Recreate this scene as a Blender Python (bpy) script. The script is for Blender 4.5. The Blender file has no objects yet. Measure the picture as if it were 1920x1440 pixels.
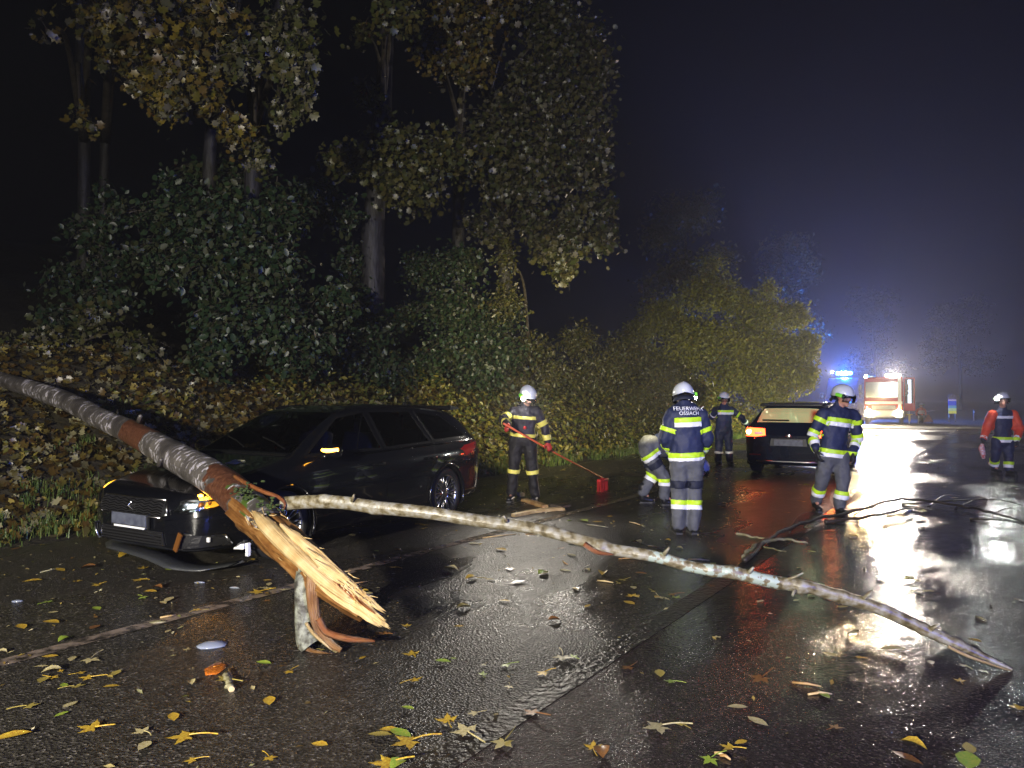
import bpy, bmesh, math, random
import numpy as np
from mathutils import Vector, Matrix, Quaternion
from mathutils.bvhtree import BVHTree

random.seed(7)
RNG = np.random.default_rng(7)
S = bpy.context.scene
COL = S.collection
R = math.radians

# ------------------------------------------------------------------ camera
FPX, CAMZ, HOR = 1360.0, 1.52, 747.0
PITCH = math.atan((HOR - 720) / FPX)
cam_d = bpy.data.cameras.new('camera')
cam = bpy.data.objects.new('camera', cam_d)
COL.objects.link(cam)
cam_d.sensor_width = 36
cam_d.lens = 36 * FPX / 1920
cam_d.clip_start = 0.05
cam_d.clip_end = 600
cam.location = (0, 0, CAMZ)
cam.rotation_euler = (R(90) + PITCH, 0, 0)
S.camera = cam

# ------------------------------------------------------------------ night sky
W = bpy.data.worlds.new('World')
S.world = W
W.use_nodes = True
wn = W.node_tree.nodes
bg = wn['Background']
sky = wn.new('ShaderNodeTexSky')
sky.sky_type = 'NISHITA'
sky.sun_disc = False
sky.sun_elevation = R(-4)
sky.sun_rotation = R(215)
W.node_tree.links.new(sky.outputs[0], bg.inputs[0])
bg.inputs[1].default_value = 0.02

def lamp(name, kind, loc, power, color, radius=0.1, target=None, angle=None, blend=0.4):
    d = bpy.data.lights.new(name, kind)
    d.energy = power
    d.color = color
    if kind == 'AREA':
        d.shape = 'DISK'; d.size = radius * 2
    else:
        d.shadow_soft_size = radius
    if kind == 'SPOT':
        d.spot_size = R(angle); d.spot_blend = blend
    o = bpy.data.objects.new(name, d)
    COL.objects.link(o)
    o.location = loc
    if target is not None:
        v = Vector(target) - Vector(loc)
        o.rotation_euler = v.to_track_quat('-Z', 'Y').to_euler()
    return o

# the emergency vehicles that stand behind the photographer
lamp('floodlight', 'SPOT', (-3.4, -4.5, 2.7), 11000, (1.0, 0.93, 0.79), 0.16, (-1.6, 9.5, -0.2), 98, 1.0)
lamp('blue_beacon_behind', 'POINT', (4.6, -4.2, 2.8), 3200, (0.10, 0.16, 1.0), 0.35)

S.view_settings.view_transform = 'Standard'
S.view_settings.look = 'None'
S.view_settings.exposure = 0.0
S.view_settings.gamma = 1.0
S.view_settings.use_curve_mapping = False
S.render.engine = 'CYCLES'
S.cycles.use_denoising = True
S.cycles.max_bounces = 5
S.cycles.diffuse_bounces = 2
S.cycles.glossy_bounces = 2
S.cycles.transmission_bounces = 5
S.cycles.transparent_max_bounces = 12
S.cycles.volume_bounces = 0
S.cycles.sample_clamp_indirect = 4.0
S.cycles.caustics_reflective = False
S.cycles.caustics_refractive = False
S.cycles.blur_glossy = 0.5

# ------------------------------------------------------------------ places
_c, _s = math.cos(PITCH), math.sin(PITCH)
def ray(px, py):
    X, Z = (px - 960) / FPX, (720 - py) / FPX
    return Vector((X, _c - _s * Z, _s + _c * Z))
def P(px, py, d):
    r = ray(px, py); r *= d / r.y
    return Vector((r.x, r.y, r.z + CAMZ))
def G(px, py, z=0.0):
    r = ray(px, py); k = (z - CAMZ) / r.z
    return Vector((r.x * k, r.y * k, z))
RD = R(34.3)
RU = Vector((math.sin(RD), math.cos(RD), 0))
RV = Vector((math.cos(RD), -math.sin(RD), 0))
def UV(u, v, z=0.0):
    q = RU * u + RV * v
    return Vector((q.x, q.y, z))
def vv(x, y): return x * RV.x + y * RV.y
def uu(x, y): return x * RU.x + y * RU.y
V_EDGE, V_LINE, V_MID, V_RIGHT = -8.35, -4.78, -1.95, 1.25

# ------------------------------------------------------------------ materials
MATS = {}
def nd(nt, kind, **kw):
    n = nt.nodes.new(kind)
    for k, v in kw.items():
        if k in n.inputs: n.inputs[k].default_value = v
        else: setattr(n, k, v)
    return n
def pbr(name, col, rough=0.6, metal=0.0, spec=0.5, coat=0.0, coat_r=0.05, bump=None, var=None, trans=0.0, ior=1.45):
    """procedural material: colour with noise variation and a noise bump. bump = (scale, distance); var = (scale, second colour)"""
    if name in MATS: return MATS[name]
    m = bpy.data.materials.new(name); m.use_nodes = True
    nt = m.node_tree; b = nt.nodes['Principled BSDF']
    b.inputs['Base Color'].default_value = (*col, 1)
    b.inputs['Roughness'].default_value = rough
    b.inputs['Metallic'].default_value = metal
    b.inputs['Specular IOR Level'].default_value = spec
    b.inputs['Coat Weight'].default_value = coat
    b.inputs['Coat Roughness'].default_value = coat_r
    b.inputs['Transmission Weight'].default_value = trans
    b.inputs['IOR'].default_value = ior
    tc = nt.nodes.new('ShaderNodeTexCoord')
    if var:
        n = nd(nt, 'ShaderNodeTexNoise', Scale=var[0], Detail=5.0)
        nt.links.new(tc.outputs['Object'], n.inputs['Vector'])
        r = nt.nodes.new('ShaderNodeValToRGB')
        r.color_ramp.elements[0].position = 0.38; r.color_ramp.elements[0].color = (*col, 1)
        r.color_ramp.elements[1].position = 0.64; r.color_ramp.elements[1].color = (*var[1], 1)
        nt.links.new(n.outputs[0], r.inputs[0]); nt.links.new(r.outputs[0], b.inputs['Base Color'])
    if bump:
        n = nd(nt, 'ShaderNodeTexNoise', Scale=bump[0], Detail=4.0)
        nt.links.new(tc.outputs['Object'], n.inputs['Vector'])
        bp = nd(nt, 'ShaderNodeBump', Strength=1.0, Distance=bump[1])
        nt.links.new(n.outputs[0], bp.inputs['Height']); nt.links.new(bp.outputs[0], b.inputs['Normal'])
    MATS[name] = m
    return m
def glow(name, col, strength, base=None):
    if name in MATS: return MATS[name]
    m = bpy.data.materials.new(name); m.use_nodes = True
    b = m.node_tree.nodes['Principled BSDF']
    b.inputs['Base Color'].default_value = (*(base or col), 1)
    b.inputs['Roughness'].default_value = 0.2
    b.inputs['Emission Color'].default_value = (*col, 1)
    b.inputs['Emission Strength'].default_value = strength
    m.cycles.emission_sampling = 'NONE'
    MATS[name] = m
    return m
def clear_glass(name, tint, rough=0.02, alpha_mix=0.8):
    if name in MATS: return MATS[name]
    m = bpy.data.materials.new(name); m.use_nodes = True
    nt = m.node_tree
    for n in list(nt.nodes): nt.nodes.remove(n)
    o = nt.nodes.new('ShaderNodeOutputMaterial')
    t = nt.nodes.new('ShaderNodeBsdfTransparent'); t.inputs[0].default_value = (*tint, 1)
    g = nt.nodes.new('ShaderNodeBsdfGlossy'); g.inputs['Roughness'].default_value = rough
    g.inputs['Color'].default_value = (1, 1, 1, 1)
    f = nt.nodes.new('ShaderNodeFresnel'); f.inputs[0].default_value = 1.5
    mx = nt.nodes.new('ShaderNodeMixShader')
    nt.links.new(f.outputs[0], mx.inputs[0]); nt.links.new(t.outputs[0], mx.inputs[1]); nt.links.new(g.outputs[0], mx.inputs[2])
    nt.links.new(mx.outputs[0], o.inputs[0])
    MATS[name] = m
    return m
def leaf_mat(name, cols, rough=0.42, spec=0.5, thru=0.22):
    """leaf colour picked per leaf by its 'tint' value"""
    if name in MATS: return MATS[name]
    m = bpy.data.materials.new(name); m.use_nodes = True
    nt = m.node_tree; b = nt.nodes['Principled BSDF']
    a = nt.nodes.new('ShaderNodeAttribute'); a.attribute_name = 'tint'
    r = nt.nodes.new('ShaderNodeValToRGB'); r.color_ramp.interpolation = 'LINEAR'
    e = r.color_ramp.elements
    while len(e) < len(cols): e.new(0.5)
    for i, c in enumerate(cols):
        e[i].position = i / (len(cols) - 1); e[i].color = (*c, 1)
    nt.links.new(a.outputs['Fac'], r.inputs[0]); nt.links.new(r.outputs[0], b.inputs['Base Color'])
    b.inputs['Roughness'].default_value = rough
    b.inputs['Specular IOR Level'].default_value = spec
    tl = nt.nodes.new('ShaderNodeBsdfTranslucent')
    nt.links.new(r.outputs[0], tl.inputs[0])
    mx = nt.nodes.new('ShaderNodeMixShader'); mx.inputs[0].default_value = thru
    out = nt.nodes['Material Output']
    nt.links.new(b.outputs[0], mx.inputs[1]); nt.links.new(tl.outputs[0], mx.inputs[2]); nt.links.new(mx.outputs[0], out.inputs[0])
    MATS[name] = m
    return m

# ------------------------------------------------------------------ objects
def tag(o, label=None, cat=None, group=None, kind=None):
    if label: o['label'] = label
    if cat: o['category'] = cat
    if group: o['group'] = group
    if kind: o['kind'] = kind
    return o
def empty(name, loc=(0, 0, 0), rz=0.0):
    o = bpy.data.objects.new(name, None)
    COL.objects.link(o); o.location = loc; o.rotation_euler = (0, 0, rz)
    o.empty_display_size = 0.1
    return o
def mk(name, verts, faces, mat=None, parent=None, smooth=False, uv=None):
    me = bpy.data.meshes.new(name)
    me.from_pydata([tuple(v) for v in verts], [], [tuple(f) for f in faces])
    if smooth: me.polygons.foreach_set('use_smooth', [True] * len(me.polygons))
    if uv is not None:
        l = me.uv_layers.new(name='UVMap')
        idx = np.zeros(len(me.loops), dtype=np.int32); me.loops.foreach_get('vertex_index', idx)
        l.data.foreach_set('uv', np.asarray(uv, dtype=np.float32)[idx].ravel())
    me.update()
    return link(name, me, mat, parent)
def link(name, me, mat=None, parent=None):
    o = bpy.data.objects.new(name, me)
    COL.objects.link(o)
    if mat is not None and not me.materials: me.materials.append(mat)
    if parent is not None: o.parent = parent
    return o
class MB:
    """collects shapes; build() links them as one mesh"""
    def __init__(self): self.v = []; self.f = []
    def add(self, v, f):
        n = len(self.v); self.v += [Vector(q) for q in v]; self.f += [tuple(i + n for i in t) for t in f]; return self
    def box(self, c, s, rot=None, taper=1.0, bevel=0.0):
        c = Vector(c); hx, hy, hz = s[0] / 2, s[1] / 2, s[2] / 2
        bm = bmesh.new()
        bmesh.ops.create_cube(bm, size=1.0)
        for q in bm.verts:
            k = taper if q.co.z > 0 else 1.0
            q.co = Vector((q.co.x * s[0] * k, q.co.y * s[1] * k, q.co.z * s[2]))
        if bevel > 0:
            bmesh.ops.bevel(bm, geom=list(bm.edges), offset=bevel, segments=2, affect='EDGES', profile=0.6)
        M = rot.to_matrix() if isinstance(rot, Quaternion) else (rot if rot is not None else Matrix.Identity(3))
        bm.verts.index_update()
        self.add([c + M @ q.co for q in bm.verts], [[q.index for q in f.verts] for f in bm.faces])
        bm.free(); return self
    def tube(self, pts, rad, n=8, cap=True, wob=0.0, flat=None):
        pts = [Vector(p) for p in pts]
        rad = list(rad) if hasattr(rad, '__len__') else [rad] * len(pts)
        v = []; f = []
        ref = Vector((0, 0, 1))
        d0 = (pts[1] - pts[0]).normalized()
        if abs(d0.z) > 0.9: ref = Vector((1, 0, 0))
        a = d0.cross(ref).normalized()
        for i, p in enumerate(pts):
            d = (pts[min(i + 1, len(pts) - 1)] - pts[max(i - 1, 0)]).normalized()
            a = (a - d * a.dot(d)).normalized(); b = d.cross(a)
            for k in range(n):
                t = 2 * math.pi * k / n
                r = rad[i] * (1 + wob * (random.random() - 0.5) * 2)
                v.append(p + (a * math.cos(t) + b * math.sin(t) * (flat or 1.0)) * r)
        for i in range(len(pts) - 1):
            for k in range(n):
                f.append((i * n + k, i * n + (k + 1) % n, (i + 1) * n + (k + 1) % n, (i + 1) * n + k))
        if cap:
            f.append(tuple(range(n - 1, -1, -1))); f.append(tuple(range((len(pts) - 1) * n, len(pts) * n)))
        return self.add(v, f)
    def lathe(self, c, axis, prof, n=24, closed=False):
        """prof: (radius, distance along axis)"""
        axis = Vector(axis).normalized(); c = Vector(c)
        a = axis.orthogonal().normalized(); b = axis.cross(a)
        v = []; f = []
        for r, h in prof:
            for k in range(n):
                t = 2 * math.pi * k / n
                v.append(c + axis * h + (a * math.cos(t) + b * math.sin(t)) * r)
        m = len(prof)
        for i in range(m if closed else m - 1):
            for k in range(n):
                i2 = (i + 1) % m
                f.append((i * n + k, i2 * n + k, i2 * n + (k + 1) % n, i * n + (k + 1) % n))
        if not closed:
            f.append(tuple(range(n))); f.append(tuple(range((m - 1) * n, m * n))[::-1])
        return self.add(v, f)
    def ball(self, c, r, n=10, m=7, rot=None):
        c = Vector(c); r = (r, r, r) if not hasattr(r, '__len__') else r
        v = []; f = []
        for i in range(m + 1):
            ph = math.pi * i / m
            for k in range(n):
                t = 2 * math.pi * k / n
                q = Vector((r[0] * math.sin(ph) * math.cos(t), r[1] * math.sin(ph) * math.sin(t), r[2] * math.cos(ph)))
                v.append(c + (rot @ q if rot else q))
        for i in range(m):
            for k in range(n):
                f.append((i * n + k, (i + 1) * n + k, (i + 1) * n + (k + 1) % n, i * n + (k + 1) % n))
        return self.add(v, f)
    def capsule(self, p0, p1, r0, r1, side=None, flat=1.0, n=12):
        """tapered capsule; flat scales it across 'side' x axis"""
        p0, p1 = Vector(p0), Vector(p1)
        d = p1 - p0; L = max(d.length, 1e-4); d /= L
        a = Vector(side) if side is not None else d.orthogonal()
        a = (a - d * a.dot(d)).normalized(); b = d.cross(a)
        v = []; f = []; rings = []
        for i in range(5):
            t = -math.pi / 2 + i * math.pi / 8
            rings.append((p0 + d * (r0 * math.sin(t)), r0 * math.cos(t)))
        for i in range(5):
            t = i * math.pi / 8
            rings.append((p1 + d * (r1 * math.sin(t)), r1 * math.cos(t)))
        for p, r in rings:
            r = max(r, 1e-3)
            for k in range(n):
                t = 2 * math.pi * k / n
                v.append(p + a * (r * math.cos(t)) + b * (r * flat * math.sin(t)))
        for i in range(len(rings) - 1):
            for k in range(n):
                f.append((i * n + k, i * n + (k + 1) % n, (i + 1) * n + (k + 1) % n, (i + 1) * n + k))
        f.append(tuple(range(n - 1, -1, -1))); f.append(tuple(range((len(rings) - 1) * n, len(rings) * n)))
        return self.add(v, f)
    def build(self, name, mat, parent=None, smooth=False, auto=False):
        o = mk(name, self.v, self.f, mat, parent, smooth)
        if auto:
            md = o.modifiers.new('bevel', 'BEVEL'); md.width = 0.01; md.segments = 2
        return o
def spline(pts, n):
    """Catmull-Rom through pts, n points per span; pts may carry radius as 4th value"""
    A = [np.array(p, dtype=float) for p in pts]
    A = [2 * A[0] - A[1]] + A + [2 * A[-1] - A[-2]]
    out = []
    for i in range(1, len(A) - 2):
        for k in range(n):
            t = k / n
            p0, p1, p2, p3 = A[i - 1:i + 3]
            out.append(0.5 * (2 * p1 + (p2 - p0) * t + (2 * p0 - 5 * p1 + 4 * p2 - p3) * t * t + (3 * p1 - p0 - 3 * p2 + p3) * t ** 3))
    out.append(A[-2])
    return out
def evaluated(verts, faces, mods, name='m'):
    """mesh after modifiers; mods = list of (type, settings)"""
    me = bpy.data.meshes.new(name)
    me.from_pydata([tuple(v) for v in verts], [], [tuple(f) for f in faces]); me.update()
    o = bpy.data.objects.new(name, me); COL.objects.link(o)
    for k, (t, st) in enumerate(mods):
        md = o.modifiers.new(str(k), t)
        for a, b in st.items(): setattr(md, a, b)
    dg = bpy.context.evaluated_depsgraph_get()
    r = bpy.data.meshes.new_from_object(o.evaluated_get(dg))
    bpy.data.objects.remove(o); bpy.data.meshes.remove(me)
    return r

# ================================================================== SETTING
def smooth01(t): t = min(1, max(0, t)); return t * t * (3 - 2 * t)
def _hn(x, y): return 0.09 * math.sin(x * 1.3 + 1.7 * math.sin(y * 0.7)) + 0.06 * math.sin(y * 2.1 + x * 0.6) + 0.03 * math.sin(x * 4.3 - y * 3.7)
def bank(u, v):
    w = V_EDGE - v
    if w <= 0: return 0.0
    h = 0.05 * w + 0.50 * max(0.0, w - 0.55) * smooth01((w - 0.2) / 1.6)
    if w > 4.4: h -= 0.40 * (w - 4.4)
    if w > 9: h += 0.12 * (w - 9)
    h *= 1 - 0.93 * smooth01((u - 33) / 14)
    return h + _hn(u, v) * smooth01(w / 1.5)
def bank_xy(x, y): return bank(uu(x, y), vv(x, y))

# ground sheet to the horizon
m_soil = pbr('wet_soil', (0.020, 0.016, 0.010), 0.75, bump=(9, 0.05), var=(3.0, (0.035, 0.03, 0.014)))
tag(mk('ground', [(-350, -60, -0.03), (350, -60, -0.03), (350, 420, -0.03), (-350, 420, -0.03)], [(0, 1, 2, 3)], m_soil), kind='structure')

# leaf covered bank beside the road
def grid_sheet(us, vs, zf):
    V = []; F = []
    for u in us:
        for v in vs: V.append(UV(u, v, zf(u, v)))
    n = len(vs)
    for i in range(len(us) - 1):
        for j in range(n - 1):
            F.append((i * n + j, i * n + j + 1, (i + 1) * n + j + 1, (i + 1) * n + j))
    return V, F
us = list(np.concatenate([np.arange(-14, 50, 0.35), np.arange(50, 110, 4)]))
vs = list(V_EDGE - np.concatenate([[-0.05], np.arange(0.0, 8, 0.25), np.arange(8, 36, 1.5)]))
V_, F_ = grid_sheet(us, vs, lambda u, v: bank(u, v) + (0.012 if v < V_EDGE else -0.02))
tag(mk('embankment', V_, F_, m_soil, smooth=True), kind='structure')

def asphalt(name, col, col2, grain, r_wet, r_dry, wet_pos, thin=0.25, ripple=0.016):
    m = bpy.data.materials.new(name); m.use_nodes = True
    nt = m.node_tree; b = nt.nodes['Principled BSDF']; L = nt.links.new
    tc = nt.nodes.new('ShaderNodeTexCoord')
    mp = nt.nodes.new('ShaderNodeMapping'); mp.inputs['Rotation'].default_value = (0, 0, RD)
    L(tc.outputs['Object'], mp.inputs['Vector'])
    def noise(scale, detail=3.0, sc=None):
        n = nd(nt, 'ShaderNodeTexNoise', Scale=scale, Detail=detail)
        if sc:
            m2 = nt.nodes.new('ShaderNodeMapping'); m2.inputs['Scale'].default_value = sc
            L(mp.outputs[0], m2.inputs['Vector']); L(m2.outputs[0], n.inputs['Vector'])
        else: L(mp.outputs[0], n.inputs['Vector'])
        return n
    def ramp(src, p0, p1, c0, c1):
        r = nt.nodes.new('ShaderNodeValToRGB')
        r.color_ramp.elements[0].position = p0; r.color_ramp.elements[0].color = (*c0, 1)
        r.color_ramp.elements[1].position = p1; r.color_ramp.elements[1].color = (*c1, 1)
        L(src, r.inputs[0]); return r
    big = noise(0.55, 5.0, (1.0, 0.45, 1.0))             # damp patches stretched along the lane
    film = ramp(big.outputs[0], wet_pos - 0.09, wet_pos + 0.09, (0, 0, 0), (1, 1, 1))
    stone = nd(nt, 'ShaderNodeTexVoronoi', Scale=grain); L(mp.outputs[0], stone.inputs['Vector'])
    sepc = nt.nodes.new('ShaderNodeSeparateColor'); L(stone.outputs['Color'], sepc.inputs[0])
    cv = nt.nodes.new('ShaderNodeValToRGB'); e = cv.color_ramp.elements          # colour of each stone in the asphalt
    e[0].position = 0.0; e[0].color = (*col, 1); e[1].position = 1.0; e[1].color = (*[k * 4.0 for k in col2], 1)
    q = e.new(0.55); q.color = (*col2, 1); q = e.new(0.90); q.color = (*[k * 1.6 for k in col2], 1)
    L(sepc.outputs[0], cv.inputs[0])
    L(cv.outputs[0], b.inputs['Base Color'])
    rr = ramp(film.outputs[0], 0.0, 1.0, (r_wet,) * 3, (r_dry,) * 3)
    L(rr.outputs[0], b.inputs['Roughness'])
    b.inputs['Specular IOR Level'].default_value = 0.30
    # stones stick out of the water film where it is thin; wind ripples elsewhere
    rip = noise(9.0, 5.0, (1.0, 0.45, 1.0)); fine = noise(grain * 0.45, 3.0)
    b1 = nd(nt, 'ShaderNodeBump', Strength=1.0, Distance=0.006); L(stone.outputs['Distance'], b1.inputs['Height'])
    fm = nt.nodes.new('ShaderNodeMath'); fm.operation = 'MULTIPLY_ADD'
    L(film.outputs[0], fm.inputs[0]); fm.inputs[1].default_value = 0.75; fm.inputs[2].default_value = thin
    L(fm.outputs[0], b1.inputs['Strength'])
    b2 = nd(nt, 'ShaderNodeBump', Strength=0.8, Distance=ripple); L(rip.outputs[0], b2.inputs['Height'])
    b3 = nd(nt, 'ShaderNodeBump', Strength=0.6, Distance=0.0035); L(fine.outputs[0], b3.inputs['Height'])
    L(b1.outputs[0], b2.inputs['Normal']); L(b2.outputs[0], b3.inputs['Normal']); L(b3.outputs[0], b.inputs['Normal'])
    return m
m_road_l = asphalt('worn_wet_asphalt', (0.012, 0.011, 0.009), (0.032, 0.029, 0.024), 75, 0.14, 0.36, 0.48, 0.22, 0.012)
m_road_r = asphalt('smooth_wet_asphalt', (0.013, 0.010, 0.009), (0.024, 0.018, 0.016), 110, 0.10, 0.26, 0.56, 0.10, 0.008)
def strip(name, v0, v1, z, mat, u0=-14, u1=110, step=4.0):
    un = list(np.arange(u0, u1 + 0.01, step))
    V, F = grid_sheet(un, [v1, v0], lambda u, v: z)
    return tag(mk(name, V, F, mat), kind='structure')
strip('shoulder_and_left_lane', V_EDGE + random.uniform(-.02, .02), V_MID, 0.0, m_road_l)
strip('right_lane', V_MID, V_RIGHT, 0.001, m_road_r)
# lane bends off to the right far ahead
Vb = []; Fb = []
for i in range(15):
    a = R(4.5) * i; rad0, rad1 = 42 - V_MID, 42 - 9.0
    c0 = Vector((42 - math.cos(a) * (42 - V_MID), math.sin(a) * (42 - V_MID)))
    c1 = Vector((42 - math.cos(a) * (42 - 12), math.sin(a) * (42 - 12)))
    Vb += [UV(30 + c0.y, c0.x, -0.004), UV(30 + c1.y, c1.x, -0.004)]
    if i: Fb.append((2 * i - 2, 2 * i, 2 * i + 1, 2 * i - 1))
tag(mk('side_road', Vb, [f[::-1] for f in Fb], m_road_r), kind='structure')
# worn joint and painted lines
def worn_paint(name, col, thr):
    m = bpy.data.materials.new(name); m.use_nodes = True
    nt = m.node_tree; b = nt.nodes['Principled BSDF']
    tc = nt.nodes.new('ShaderNodeTexCoord')
    n = nd(nt, 'ShaderNodeTexNoise', Scale=11.0, Detail=8.0); nt.links.new(tc.outputs['Object'], n.inputs['Vector'])
    r = nt.nodes.new('ShaderNodeValToRGB')
    r.color_ramp.elements[0].position = thr - 0.1; r.color_ramp.elements[0].color = (0.02, 0.017, 0.014, 1)
    r.color_ramp.elements[1].position = thr + 0.12; r.color_ramp.elements[1].color = (*col, 1)
    nt.links.new(n.outputs[0], r.inputs[0]); nt.links.new(r.outputs[0], b.inputs['Base Color'])
    b.inputs['Roughness'].default_value = 0.22
    bp = nd(nt, 'ShaderNodeBump', Strength=0.7, Distance=0.004); nt.links.new(n.outputs[0], bp.inputs['Height']); nt.links.new(bp.outputs[0], b.inputs['Normal'])
    return m
m_line = worn_paint('worn_line_paint', (0.24, 0.19, 0.15), 0.48)
m_line2 = worn_paint('centre_line_paint', (0.30, 0.26, 0.20), 0.52)
strip('edge_line', V_LINE - 0.07, V_LINE + 0.06, 0.004, m_line, -14, 13.0, 0.5)
strip('centre_line', V_MID - 0.05, V_MID + 0.05, 0.005, m_line2, 9.0, 70, 1.0)
m_seam = pbr('wet_road_joint', (0.02, 0.016, 0.013), 0.30, bump=(26, 0.02), var=(7, (0.010, 0.009, 0.008)))
strip('lane_joint', V_MID - 0.10, V_MID + 0.06, 0.004, m_seam, -3.0, 9.0, 0.5)
# grass verge ahead, between the fork of the road
m_verge = pbr('verge_soil', (0.022, 0.02, 0.010), 0.8, bump=(6, 0.06), var=(2.5, (0.03, 0.034, 0.012)))
Vv = []; Fv = []
pl = [(39, -6.0), (40.5, -3.2), (43, -0.6), (46, 2.2), (52, 6.5), (72, 12), (110, 14), (110, -7), (60, -7.5), (44, -7)]
V0 = [UV(a, b, 0.05) for a, b in pl]; V1 = [UV(a, b, -0.05) for a, b in pl]
n_ = len(pl)
tag(mk('grass_verge', V0 + V1, [tuple(range(n_))] + [(i, i + n_, (i + 1) % n_ + n_, (i + 1) % n_) for i in range(n_)], m_verge), kind='structure')
strip('right_verge', V_RIGHT, 40, -0.008, m_verge, -14, 34, 8)

# ------------------------------------------------------------------ leaves: shapes
def maple_shape(curl=0.25, seed=0, stem=True):
    """five-lobed leaf about 1 unit wide lying in xy, curled up, with a thin stem"""
    rnd = random.Random(seed)
    out = []
    lobes = [(-128, 0.50), (-62, 0.82), (0, 1.0), (62, 0.82), (128, 0.50)]
    for i, (a, r) in enumerate(lobes):
        a += rnd.uniform(-5, 5); r *= rnd.uniform(0.88, 1.08)
        for da, k in ((-15, 0.66), (-7, 0.72), (0, 1.0), (7, 0.72), (15, 0.66)):
            t = R(a + da); out.append((r * k * math.sin(t), r * k * math.cos(t)))
        if i < 4:
            t = R((a + lobes[i + 1][0]) / 2); k = 0.36 * (0.9 + 0.2 * rnd.random())
            out.append((k * math.sin(t), k * math.cos(t)))
    out.append((0.05, -0.12)); out.insert(0, (-0.05, -0.12))
    v = [(0, 0, 0)] + [(x * 0.55, y * 0.55, 0) for x, y in out]
    f = [(0, i + 1, i) for i in range(1, len(v) - 1)]
    b1, b2 = rnd.uniform(-0.5, 1), rnd.uniform(0.3, 1)
    vv_ = []
    for x, y, z in v:
        r2 = x * x + y * y
        vv_.append((x, y, curl * (b2 * r2 * 1.6 + b1 * x * y + 0.25 * math.sin(7 * x + seed) * math.sqrt(r2) * 0.5)))
    if stem:
        n = len(vv_); L = rnd.uniform(0.45, 0.75); bx = rnd.uniform(-0.25, 0.25)
        for k in range(4):
            t = k / 3
            c = (bx * t * t, -0.06 - L * t, 0.03 + 0.10 * math.sin(t * 2.2) * (0.3 + curl))
            w = 0.016
            vv_ += [(c[0] - w, c[1], c[2]), (c[0] + w, c[1], c[2]), (c[0], c[1], c[2] + 2 * w)]
        for k in range(3):
            a = n + 3 * k
            for q in range(3): f.append((a + q, a + (q + 1) % 3, a + 3 + (q + 1) % 3, a + 3 + q))
    return vv_, f
def oval_shape(curl=0.2, seed=0, w=0.3):
    rnd = random.Random(seed)
    pr = [(0, -0.5), (w * 0.75, -0.25), (w, 0.05), (w * 0.6, 0.32), (0, 0.55), (-w * 0.6, 0.32), (-w, 0.05), (-w * 0.75, -0.25)]
    v = [(0, -0.1, 0), (0, 0.2, 0)] + [(x, y, 0) for x, y in pr]
    f = [(0, 2, 3), (0, 3, 4), (0, 4, 1), (1, 4, 5), (1, 5, 6), (1, 6, 7), (1, 7, 8), (0, 1, 8), (0, 8, 9), (0, 9, 2)]
    a, b = rnd.uniform(0.4, 1.2), rnd.uniform(-0.8, 0.8)
    return [(x, y, curl * (a * abs(x) * 1.6 + b * y * y * 1.5)) for x, y, z in v], f
def simple_leaf():
    v = [(0, -0.5, 0), (0.26, 0.02, 0.07), (0, 0.55, 0.02), (-0.26, 0.02, 0.07), (0, 0.0, -0.02)]
    return v, [(0, 1, 4), (1, 2, 4), (2, 3, 4), (3, 0, 4)]
def maple_simple():
    v = [(0, -0.12, 0), (0.20, -0.36, 0.06), (0.30, -0.12, 0.02), (0.50, 0.02, 0.10), (0.38, 0.20, 0.03), (0.40, 0.42, 0.09), (0.16, 0.36, 0.01), (0.02, 0.62, 0.10), (-0.17, 0.35, 0.02), (-0.42, 0.38, 0.07), (-0.36, 0.18, 0.0), (-0.52, 0.00, 0.11), (-0.28, -0.13, 0.02), (-0.22, -0.34, 0.08), (0, 0.10, -0.03)]
    return v, [(14, i, i + 1) for i in range(13)] + [(14, 13, 0)]
def scatter(name, pos, nrm, size, shape, mat, parent=None, tints=None, spin=None):
    """many leaves as one mesh: pos (N,3), nrm (N,3) facing, size (N)"""
    tv = np.array(shape[0]); tf = shape[1]
    N = len(pos); k = len(tv)
    nrm = nrm / np.linalg.norm(nrm, axis=1, keepdims=True)
    ref = RNG.normal(size=(N, 3)) if spin is None else spin
    a = np.cross(nrm, ref); a /= np.linalg.norm(a, axis=1, keepdims=True) + 1e-9
    b = np.cross(nrm, a)
    Vt = (tv[None, :, 0, None] * a[:, None] + tv[None, :, 1, None] * b[:, None] + tv[None, :, 2, None] * nrm[:, None]) * size[:, None, None] + pos[:, None]
    Vt = Vt.reshape(-1, 3)
    me = bpy.data.meshes.new(name)
    nf = len(tf)
    fl = np.concatenate([np.array(t) for t in tf]); ln = np.array([len(t) for t in tf])
    loops = (fl[None] + (np.arange(N) * k)[:, None]).ravel()
    starts = np.concatenate([[0], np.cumsum(np.tile(ln, N))[:-1]])
    me.vertices.add(N * k); me.vertices.foreach_set('co', Vt.ravel())
    me.loops.add(len(loops)); me.loops.foreach_set('vertex_index', loops.astype(np.int32))
    me.polygons.add(N * nf); me.polygons.foreach_set('loop_start', starts.astype(np.int32))
    me.polygons.foreach_set('use_smooth', np.ones(N * nf, dtype=bool))
    me.update(calc_edges=True)
    at = me.attributes.new('tint', 'FLOAT', 'POINT')
    t = RNG.random(N) if tints is None else tints
    at.data.foreach_set('value', np.repeat(t, k).astype(np.float32))
    return link(name, me, mat, parent)

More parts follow.
